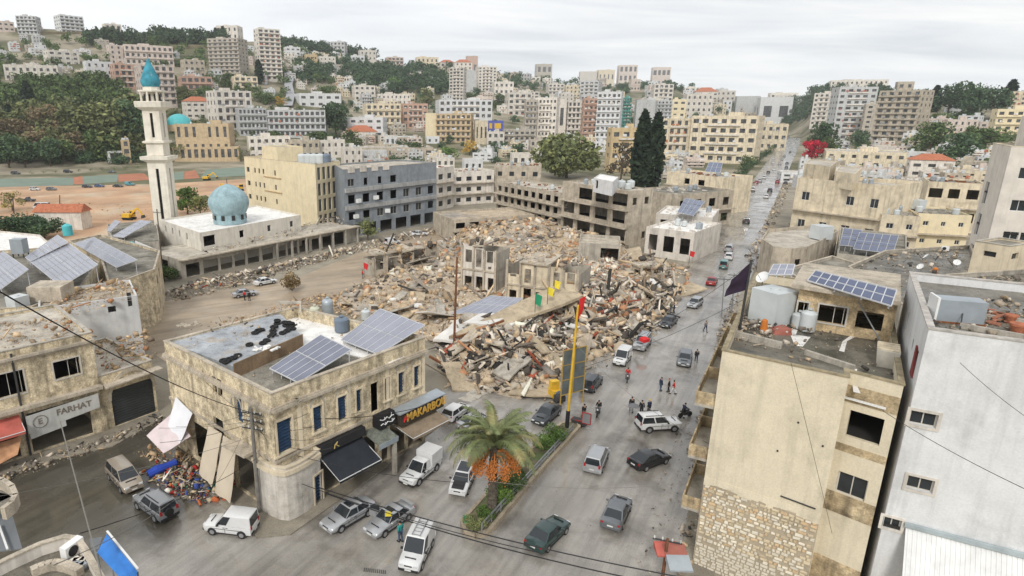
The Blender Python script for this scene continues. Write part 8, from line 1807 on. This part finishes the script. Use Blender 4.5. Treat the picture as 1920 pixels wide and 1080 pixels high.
def joints(pose):
 J = {'pel': (0, 0, .93), 'wst': (.01, 0, 1.06), 'chs': (.02, 0, 1.28), 'nck': (.02, 0, 1.46), 'hd1': (.035, 0, 1.56), 'hd2': (.045, 0, 1.68), 'fac': (.11, 0, 1.59)}
 sw = {'stand': .06, 'walk': .30, 'sit': .0}[pose]
 for s, n in ((-1, 'L'), (1, 'R')):
  k = s * sw
  J['sh' + n] = (0, s * .19, 1.41); J['hp' + n] = (0, s * .10, .90)
  if pose == 'sit':
   J['el' + n] = (.12, s * .26, 1.17); J['wr' + n] = (.36, s * .27, 1.10); J['ha' + n] = (.44, s * .26, 1.09); J['th' + n] = (.40, s * .22, 1.12)
   J['kn' + n] = (.40, s * .19, .84); J['an' + n] = (.26, s * .20, .44); J['to' + n] = (.42, s * .20, .40)
  else:
   J['el' + n] = (-k * .35 - .03, s * .25, 1.14); J['wr' + n] = (-k * .55 + .06, s * .26, .90); J['ha' + n] = (-k * .6 + .09, s * .26, .80); J['th' + n] = (-k * .55 + .12, s * .235, .85)
   J['kn' + n] = (k * .45 + .02, s * .10, .50); J['an' + n] = (k * .95 - (.06 if k < 0 else 0), s * .10, .09 + (.05 if k < -.1 else 0)); J['to' + n] = (k * .95 + .16, s * .11, .045)
 if pose == 'sit':
  for k in ('pel', 'wst', 'chs', 'nck', 'hd1', 'hd2', 'fac'): x, y, z = J[k]; J[k] = (x + (z - .9) * .12, y, z - .02)
 return J
PM_ = {}
def person_meshes(pose):
 if pose in PM_: return PM_[pose]
 J = joints(pose)
 def mk(n, keys, edges, rad, m): return skin_mesh(n, [J[k] for k in keys], [(keys.index(a), keys.index(b)) for a, b in edges], [rad[k] for k in keys], m)
 arm = [(a + n, b + n) for n in 'LR' for a, b in (('sh', 'el'), ('el', 'wr'), ('wr', 'ha'), ('wr', 'th'))]; leg = [(a + n, b + n) for n in 'LR' for a, b in (('hp', 'kn'), ('kn', 'an'), ('an', 'to'))]
 Rb = {'pel': .12, 'wst': .115, 'chs': .13, 'nck': .055, 'hd1': .085, 'hd2': .085, 'fac': .035}
 for n in 'LR': Rb.update({'sh' + n: .06, 'el' + n: .045, 'wr' + n: .03, 'ha' + n: .028, 'th' + n: .014, 'hp' + n: .085, 'kn' + n: .058, 'an' + n: .04, 'to' + n: .04})
 keys = list(J); body = mk('body', keys, [('pel', 'wst'), ('wst', 'chs'), ('chs', 'nck'), ('nck', 'hd1'), ('hd1', 'hd2'), ('hd1', 'fac'), ('chs', 'shL'), ('chs', 'shR'), ('pel', 'hpL'), ('pel', 'hpR')] + arm + leg, Rb, SKIN)
 kj = ['pel', 'wst', 'chs', 'nck', 'shL', 'elL', 'wrL', 'shR', 'elR', 'wrR']; Rj = {k: Rb[k] * 1.22 + .012 for k in kj}; Rj['nck'] = .06
 jac = mk('jacket', kj, [('pel', 'wst'), ('wst', 'chs'), ('chs', 'nck'), ('chs', 'shL'), ('chs', 'shR'), ('shL', 'elL'), ('elL', 'wrL'), ('shR', 'elR'), ('elR', 'wrR')], Rj, FB['black'])
 kt = ['pel', 'hpL', 'knL', 'anL', 'hpR', 'knR', 'anR']; Rt = {k: Rb[k] * 1.15 + .012 for k in kt}
 tro = mk('trousers', kt, [('pel', 'hpL'), ('pel', 'hpR'), ('hpL', 'knL'), ('knL', 'anL'), ('hpR', 'knR'), ('knR', 'anR')], Rt, FB['jeans'])
 h = MB(); c = Vector(J['hd2']); h.lathe([(.088, -.06), (.102, .0), (.09, .055), (.05, .088), (.01, .1)], c + Vector((-.02, 0, .0)), 12); hair = h.mesh('hair', HAIR, smooth=60)
 sh = MB()
 for n in 'LR':
  a, b = Vector(J['an' + n]), Vector(J['to' + n]); sh.bar(a + Vector((-.06, 0, -.035)), b + Vector((.04, 0, .0)), .10, .09)
 sho = sh.mesh('shoes', BLACKP); PM_[pose] = (body, jac, tro, hair, sho); return PM_[pose]
def person(label, px, py, rz, pose='stand', jacket='black', trousers='jeans', hair=None, s=1.0, z=.014, group='people in the square', P=None):
 b, j, t, h, sh = person_meshes(pose); p = P or G(px, py, 0); r = root('person', label, 'person', (p.x, p.y, z + (P.z if P else 0)), rz, group); r.scale = (s, s, s)
 put('body', b, r); hh = put('hair', h, r); put('shoes', sh, r)
 if hair: hh.name = 'hat'; hh.material_slots[0].link = 'OBJECT'; hh.material_slots[0].material = FB[hair]
 for nm_, me, c in (('jacket', j, jacket), ('trousers', t, trousers)):
  o = put(nm_, me, r); o.material_slots[0].link = 'OBJECT'; o.material_slots[0].material = FB[c]
 return r
person('person in a teal top and jeans standing at the open car door', 751, 1016, 2.4, 'stand', 'teal', 'jeans', s=1.06)
person('person in navy clothes facing another on the wet road', 1238, 733, 0.2, 'stand', 'navy', 'jeans')
person('person in a black jacket with a red hood on the wet road', 1253, 735, 2.8, 'stand', 'black', 'black', 'red')
person('person in white trousers beside the one with a red hood', 1262, 739, 2.6, 'walk', 'red', 'white')
person('person walking under a dark umbrella', 1183, 771, -1.8, 'walk', 'black', 'grey')
c = G(1183, 771, 1.25) + Vector((.18, -.2, 0)); r = root('umbrella', 'dark grey umbrella held over a walking person', 'umbrella', c); mb = MB(); mb.lathe([(.60, .70), (.48, .82), (.28, .92), (.03, .98)], n=10); mb.build('canopy', FB['grey'], r, local=True); mb = MB(); mb.tube([(0, 0, -.15), (0, 0, .98)], .012); mb.build('shaft', STEELD, r, local=True)
person('person in black nearest the white off road car', 1202, 778, 1.2, 'stand', 'black', 'black')
person('person with a yellow cap beside the white off road car', 1216, 776, 2.0, 'stand', 'navy', 'black', 'yellow')
person('person walking beside the dark grey hatchback', 1305, 678, -1.9, 'walk', 'black', 'navy')
person('person in olive standing at the rubble edge, left of a pair', 1257, 586, .4, 'stand', 'olive', 'grey')
person('person in dark clothes standing at the rubble edge, right of a pair', 1263, 587, 2.6, 'stand', 'navy', 'black')
person('person in red beside the stopped silver saloon on the back street', 459, 563, 1.0, 'stand', 'red', 'black')
person('person in black beside the stopped silver saloon on the back street', 468, 564, 2.2, 'stand', 'black', 'black')
person('person in white alone on the brown back street', 771, 482, 1.2, 'walk', 'white', 'white')
person('person in a red top on the left slope of the heap', 680, 522, .5, 'stand', 'red', 'grey')
person('person in dark clothes walking past the median end', 1094, 785, -1.4, 'walk', 'black', 'olive')
person('person in grey by the road side poles', 1322, 622, -1.4, 'walk', 'grey', 'navy')
def motorbike(label, px, py, rz, m, rider=None):
 p = G(px, py, .014); r = root('motorbike', label, 'motorbike', p, rz, 'motorbikes in the square')
 for x in (-.62, .62):
  w = MB(); w.tube([(x, -.06, .30), (x, .06, .30)], .30, 14); w.build('wheel', RUBBER, r, smooth=40, local=True)
 f = MB(); f.bar((-.62, 0, .34), (.1, 0, .50), .09); f.bar((.1, 0, .5), (.62, 0, .32), .05); f.bar((.62, 0, .32), (.40, 0, .98), .06); f.bar((-.5, 0, .55), (.35, 0, .72), .08); f.box((0, 0, .42), (.42, .24, .30)); f.build('frame', STEELD, r, local=True)
 f = MB(); f.hexa([(.02, -.12, .68), (.40, -.10, .72), (.40, .10, .72), (.02, .12, .68)], [(.04, -.11, .86), (.36, -.07, .90), (.36, .07, .90), (.04, .11, .86)]); f.build('fuel_tank', m, r, local=True)
 f = MB(); f.box((-.32, 0, .76), (.66, .26, .12)); f.build('seat', BLACKP, r, local=True)
 f = MB(); f.bar((.36, -.34, 1.02), (.42, 0, .98), .035); f.bar((.42, 0, .98), (.36, .34, 1.02), .035); f.build('handlebar', STEELD, r, local=True)
 f = MB(); f.box((.5, 0, .86), (.10, .16, .16)); f.build('headlamp', LHEAD, r, local=True)
 if rider: person(rider[0], 0, 0, rz, 'sit', rider[1], rider[2], rider[3] if len(rider) > 3 else None, P=p + Vector((-math.cos(rz) * .22, -math.sin(rz) * .22, -.02)), z=0)
 return r
motorbike('motorbike ridden by the person in red beside the white van', 1176, 714, R(-110), PT['red'], ('person in a red jacket riding a motorbike', 'red', 'grey'))
motorbike('dark motorbike ridden past the end of the median', 1121, 778, R(-115), PT['black'], ('person in a dark jacket riding a motorbike', 'black', 'grey'))
motorbike('dark motorbike with a box standing right of the white off road car', 1284, 782, R(20), PT['dark'], ('person in navy sitting on the parked motorbike', 'navy', 'black'))
# ------------------------------------------------------------------ poles, boards, stands
b = G(1062, 808); t = AT(1084, 572, b.y); r = root('flag_pole', 'tall yellow steel pole with a black foot and a red flag at its top', 'pole', b)
hp = t - b; mb = MB(); mb.tube([hp * .17, hp * .6, hp], [.15, .13, .10], 10); mb.build('pole', YELP, r, local=True, smooth=40); mb = MB(); mb.tube([(0, 0, 0), hp * .17], .21, 10); mb.build('pole_foot', BLACKP, r, local=True, smooth=40)
o = cloth('flag', 'x', 'x', [t + Vector((.1, 0, -1.5)), t + Vector((.1, 0, .6)), t + Vector((.75, .2, .9)), t + Vector((.6, .2, -.6))], RED, 4, 4, .06)
def sub(o, r):
 for k in ('label', 'category'):
  if k in o: del o[k]
 o.parent = r; o.location = -WL[r.name]
sub(o, r)
# steel framed board beside the pole
p0, p1 = AT(1051, 748, 63.0), AT(1093, 742, 64.5); PH, LH, _, _ = wallframe(p0, p1); zt = ZAT(658, 63); zb = ZAT(742, 63)
r = root('framed_board', 'tall back of a steel framed hoarding in six grey panels beside the yellow pole', 'hoarding', (p0.x, p0.y, 0)); mf = MB()
for i in range(2):
 for j in range(3):
  u0, u1, z0, z1 = LH * i / 2 + .08, LH * (i + 1) / 2 - .08, zb + (zt - zb) * j / 3 + .06, zb + (zt - zb) * (j + 1) / 3 - .06
  mb = MB(); mb.hexa([PH(u0, z0, 0), PH(u1, z0, 0), PH(u1, z0, .05), PH(u0, z0, .05)], [PH(u0, z1, 0), PH(u1, z1, 0), PH(u1, z1, .05), PH(u0, z1, .05)]); mb.build('panel', mat('hoarding_grey', (.13, .15, .15), var=.25, scale=.8), r)
for u in (0, LH / 2, LH): mf.bar(PH(u, 0 if u != LH / 2 else zb, 0), PH(u, zt, 0), .12)
for j in range(4): z = zb + (zt - zb) * j / 3; mf.bar(PH(0, z, .01), PH(LH, z, .01), .1)
mf.build('frame', mat('ochre_steel', (.40, .27, .08), var=.2), r)
r = root('handcart', 'red framed board on a small handcart at the far end of the median', 'cart', G(1092, 800), R(-30)); mb = MB(); mb.hexa([(.1, -.6, .8), (.9, -.6, .8), (.9, -.54, .8), (.1, -.54, .8)], [(.1, -.6, 1.9), (.9, -.6, 1.9), (.9, -.54, 1.9), (.1, -.54, 1.9)]); mb.build('board', STEEL, r, local=True)
mb = MB()
for a, b_ in (((.05, -.57, .75), (.95, -.57, .75)), ((.05, -.57, 1.95), (.95, -.57, 1.95)), ((.05, -.57, .75), (.05, -.57, 1.95)), ((.95, -.57, .75), (.95, -.57, 1.95)), ((.05, -.57, .9), (-1.2, -.2, .6)), ((-1.2, -.2, .6), (-1.2, .4, .6))): mb.bar(a, b_, .1)
mb.build('frame', PT['red'], r, local=True); mb = MB(); mb.box((-.3, 0, .55), (1.6, .9, .4)); mb.build('cart_bed', STEELD, r, local=True)
for s in (-1, 1): mb = MB(); mb.tube([(-.2, s * .5 - .05, .28), (-.2, s * .5 + .05, .28)], .28, 12); mb.build('wheel', RUBBER, r, local=True)
for i, (px, py, z, cm, lab) in enumerate(((1003, 583, 4.4, GREENF, 'green flag planted on the tan slab'), (1026, 570, 4.8, YELF, 'yellow flag planted on the tan slab, nearer the green one'), (1038, 556, 5.2, YELF, 'yellow flag planted at the top of the tan slab'), (1292, 492, .5, RED, 'red flag by the broken white roof at the main road'), (683, 517, 1.5, RED, 'red flag on the left slope of the heap'))):
 r = root('flag', lab, 'flag', G(px, py, z), R(-40)); mb = MB(); mb.tube([(0, 0, -.4), (0, 0, 2.6)], .04); mb.build('stick', STEELD, r, local=True); mb = MB(); h = 1.9 if cm is GREENF else 1.4; mb.hexa([(0, 0, 2.6 - h * .8), (.75, .1, 2.6 - h), (.75, .15, 2.6 - h), (0, .05, 2.6 - h * .8)], [(0, 0, 2.6), (.95, .2, 2.35), (.95, .25, 2.35), (0, .05, 2.6)]); mb.build('cloth', cm, r, local=True)
def pole(label, base, top, r0, m, arms=0, name='utility_pole'):
 r = root(name, label, 'pole', base); d = top - base; mb = MB(); mb.tube([(0, 0, -.2), d * .5, d], [r0, r0 * .9, r0 * .75], 9); mb.build('pole', m, r, local=True, smooth=40)
 for k in range(arms):
  mb = MB(); z = d * (1 - .05 - .07 * k); mb.bar(z + Vector((-.9, .3, 0)), z + Vector((.9, -.3, 0)), .09); mb.build('crossarm', STEELD, r, local=True)
  for s in (-.8, -.3, .3, .8): mb = MB(); mb.lathe([(.05, 0), (.07, .08), (.04, .2)], z + Vector((s, -s / 3, .05)), 8); mb.build('insulator', mat('insulator_white', (.5, .5, .48)), r, local=True)
 return r
b = G(487, 962); pole('grey concrete utility pole full of wires at the rounded corner shop', b, Vector((b.x, b.y, 9.6)), .17, mat('pole_concrete', (.17, .16, .145), var=.3, scale=2), 3)
b = G(851, 655, .8); pole('tall rusty brown pole standing in front of the heap', b, AT(857, 482, b.y), .17, WOODP)
b = G(306, 520); pole('dark pole in front of the prayer hall and minaret foot', b, AT(294, 392, b.y), .14, mat('pole_dark', (.11, .09, .07), var=.3), 1)
b = G(112, 395); pole('short dark pole on the orange earth', b, AT(112, 366, b.y), .2, WOODP)
b = G(26, 400); pole('dark pole by the pale street tree at left', b, AT(24, 372, b.y), .2, STEELD)
for i, (px, pt_) in enumerate(((1353, 520), (1372, 512))):
 b = G(px, 592); pole(('thin steel post at the roadside, nearer the road', 'thin steel post at the roadside, next to the dark flag')[i], b, AT(px + 5, pt_, b.y), .09, STEEL, 1)
b = G(1240, 1098); pole('rusty red brown pole wrapped in wires at the bottom of the beige building', b, AT(1252, 1010, b.y), .13, WOODP, 1)
# ------------------------------------------------------------------ cables
CAB = mat('cable_black', (.012, .012, .013), rough=.5, var=0); CABL = mat('cable_grey', (.20, .19, .17), var=0)
def cable(label, A, B, sag, r_, m=CAB, n=14):
 mb = MB(); mb.tube([A.lerp(B, k / n) - Vector((0, 0, sag * 4 * (k / n) * (1 - k / n))) for k in range(n + 1)], r_, 5); return tag(mb.build('cable', m), label, 'cable', 'overhead cables')
PT_ = Vector((G(487, 962).x, G(487, 962).y, 9.2))
cable('thick black cable sweeping down from the upper left to the corner pole', AT(-40, 524, 20), PT_, .6, .030)
cable('black cable running from the corner pole along the shop fronts', PT_, AT(800, 760, 52), .9, .03)
for i, (a, b_, s, w) in enumerate((((500, 838, 46), (860, 905, 40), .5, .022), ((560, 905, 44), (1010, 1036, 34), .4, .028), ((600, 915, 44), (1290, 1085, 33), .5, .045), ((610, 925, 44), (1260, 1100, 32), .6, .045), ((790, 878, 42), (1290, 905, 38), 1.0, .018))):
 cable(('dark wire crossing from the corner pole to the palm', 'dark wire low across the crossing, reaching the dark green saloon', 'upper of two heavy dark wires crossing the bottom of the view', 'lower of two heavy dark wires crossing the bottom of the view', 'thin pale wire crossing behind the palm to the beige building')[i], AT(*a), AT(*b_), s, w, CABL if i == 4 else CAB)
cable('pale thin wire dropping at the lower left in front of the side street', AT(113, 790, 22), AT(196, 1100, 15), .0, .022, CABL)
cable('thin wire from the left roof terrace to the grey off road car', AT(100, 1060, 20), AT(330, 935, 40), .3, .02, CABL)
cable('dark wire crossing the side street from the left balcony', AT(150, 1000, 20), AT(480, 860, 44), .5, .02)
cable('thin wire over the side street by the pinkish awning', AT(0, 930, 24), AT(480, 815, 44), .4, .014, CABL)
cable('wire crossing the left end of the corner building', AT(300, 830, 48), AT(480, 790, 44), .3, .02)
cable('dark wire across the white house wall, upper', AT(1655, 770, 27), AT(1950, 930, 19), .15, .014)
cable('thin wire across the white house wall from the roof corner', AT(1800, 680, 25), AT(1950, 800, 20), .1, .01)
cable('thin vertical wire over the beige blank wall', AT(1483, 680, 34), AT(1560, 1000, 33.6), -.05, .012)
cable('wire spanning the main road near the red bundle car', AT(1090, 690, 62), AT(1470, 520, 60), .8, .022)
cable('wire spanning the main road from the yellow pole', AT(1075, 640, 57), AT(1390, 860, 38), 1.2, .016, CABL)
cable('wire spanning the main road above the dark saloon', AT(1180, 640, 75), AT(1400, 500, 62), .5, .022)
for i, q in enumerate(((330, 800, 50), (440, 765, 47), (610, 800, 46), (690, 770, 50), (410, 900, 45), (530, 860, 44), (360, 690, 52), (250, 800, 55))): cable('thin wire fanning out from the corner pole to the house fronts', PT_ - Vector((0, 0, .25 * (i % 4))), AT(*q), .35, .013)
for i in range(5): cable('short slack wire of the tangle round the corner pole', PT_ + Vector((0, 0, -.3 * i)), AT(565 + 14 * i, 752 + 22 * i, 45), .5 + .12 * i, .018)
# ------------------------------------------------------------------ lower left terrace, balcony, tarpaulin
zt = 13.0
tp = [(-90, 1100), (-40, 1076), (18, 1046), (75, 1020), (122, 1006), (148, 1010), (163, 1030), (196, 1088), (240, 1180), (-90, 1180)]
poly = ccw([XY(G(x, y, zt)) for x, y in tp])
block('terrace_house', 'roof terrace with a curved white parapet at the lower left corner', 'building', poly, 0, zt + .02, W_OFF, R_DARK, par=.55, pt=.16, cope=W_CONC2)
aircon('white air conditioner on the lower left roof terrace', G(138, 1040, 12.5), R(70))
mb = MB(); P = [G(60 + 13 * k, 1075 - 14 * math.sin(k * .45), 12.6) for k in range(8)]
for a, b_ in zip(P[:-1], P[1:]): mb.bar(a, b_, .35, .5)
tag(mb.build('curved_bench', W_CONC2), 'curved white low wall inside the lower left roof terrace', 'low wall')
for i in range(6):
 mb = MB(); c = G(140 + 8 * (i % 3), 1052 + 9 * (i // 3), 12.6); mb.box(c, (rnd.uniform(.2, .5), .25, .25), rnd.uniform(0, 3)); tag(mb.build('box', rnd.choice((TANKG, BLACKP, W_OFF))), 'small box or scrap beside the terrace air conditioner', 'box', 'boxes on the lower left terrace')
arcb = [G(-20, 903, 11), G(6, 908, 11), G(24, 920, 11), G(31, 936, 11), G(24, 950, 11), G(8, 962, 11)]
r = root('balcony', 'curved white balcony rim cut by the left edge', 'balcony', arcb[2]); mb = MB()
for a, b_ in zip(arcb[:-1], arcb[1:]): mb.bar(a, b_ + (b_ - a) * .08, .28, .75)
mb.build('rim', W_CONC2, r); mb = MB(); mb.poly([p - Vector((0, 0, .3)) for p in arcb[::-1]] + [G(-60, 960, 11) - Vector((0, 0, .3)), G(-60, 905, 11) - Vector((0, 0, .3))]); mb.build('balcony_floor', R_GREY, r)
mb = MB(); q = [G(-40, 962, 9.5), G(22, 962, 9.5), G(42, 1030, 8.5), G(-40, 1040, 8.5)]; mb.hexa(q[::-1], [p + Vector((0, 0, .08)) for p in q[::-1]]); r = root('awning', 'grey sheet awning below the curved balcony at the left edge', 'awning', q[1]); mb.build('sheet', mat('grey_sheet', (.17, .18, .19), var=.15), r)
mb = MB(); mb.bar(G(-2, 985, 9.4), G(14, 1030, 8.8), .10); mb.build('white_strip', FRAMEW, r)
BT = mat('blue_tarpaulin', (.04, .19, .55), var=.2, scale=1.5, rough=.4)
t4 = [G(182, 1036, 6.2), G(200, 1001, 6.6), G(258, 1072, 6.0), G(250, 1110, 5.4)]
o = cloth('tarpaulin', 'x', 'x', t4, BT, 8, 8, .10); r = root('market_canopy', 'bright blue tarpaulin canopy with a white stripe at the lower left', 'canopy', G(215, 1060, 4)); sub(o, r)
mb = MB(); mb.bar(t4[1] + Vector((.05, 0, .22)), t4[2] + Vector((.05, 0, .2)), .12, .05); mb.build('white_stripe', FRAMEW, r); mb = MB()
for p in t4: mb.bar(Vector((p.x, p.y, 0)), p, .08)
mb.build('post', STEEL, r)
mb = MB(); q = [G(168, 1012, 8), G(192, 1008, 8), G(186, 1030, 7.6), G(172, 1034, 7.6)]; mb.hexa(q[::-1], [p + Vector((0, 0, .06)) for p in q[::-1]]); tag(mb.build('grey_sheet', MATS['grey_sheet']), 'grey sheet beside the blue tarpaulin canopy', 'sheet')
mb = MB(); a, b_ = G(278, 890, .45), G(330, 866, .7); mb.tube([a, a.lerp(b_, .3) + Vector((0, 0, .1)), a.lerp(b_, .7), b_], [.35, .42, .3, .36], 9); tag(mb.build('blue_bundle', mat('blue_cloth', (.03, .07, .40), var=.25)), 'rolled blue sheet on the coloured heap behind the beige minivan', 'bundle')
for i, (px, py) in enumerate(((1252, 1035), (1268, 1040), (1276, 1062))):
 mb = MB(); c = G(px, py, 2.6); mb.hexa([c + Vector(p) for p in ((-.9, -.5, 0), (.6, -.6, 0), (.7, .5, 0), (-.8, .6, 0))], [c + Vector(p) for p in ((-.9, -.5, .1), (.6, -.6, .15), (.7, .5, .5), (-.8, .6, .45))]); tag(mb.build('shop_canopy', (MATS['red_awning'], MATS['faded_red'], TANKG)[i]), ('bright red scrap of canopy under the beige building', 'faded red canopy scrap next to the bright red one', 'grey sheet scrap below the red canopies')[i], 'canopy')
# ------------------------------------------------------------------ the air of the valley
hzm = bpy.data.materials.new('haze'); hzm.use_nodes = True; t_ = hzm.node_tree
for n_ in list(t_.nodes): t_.nodes.remove(n_)
ho = t_.nodes.new('ShaderNodeOutputMaterial'); hv = t_.nodes.new('ShaderNodeVolumePrincipled'); hv.inputs['Density'].default_value = .00011; hv.inputs['Color'].default_value = (.86, .91, .97, 1); hv.inputs['Anisotropy'].default_value = .3
t_.links.new(hv.outputs[0], ho.inputs['Volume'])
mb = MB(); mb.box((0, 0, 149), (7400, 7400, 320)); hz_ = mb.build('haze', hzm, kind='stuff')
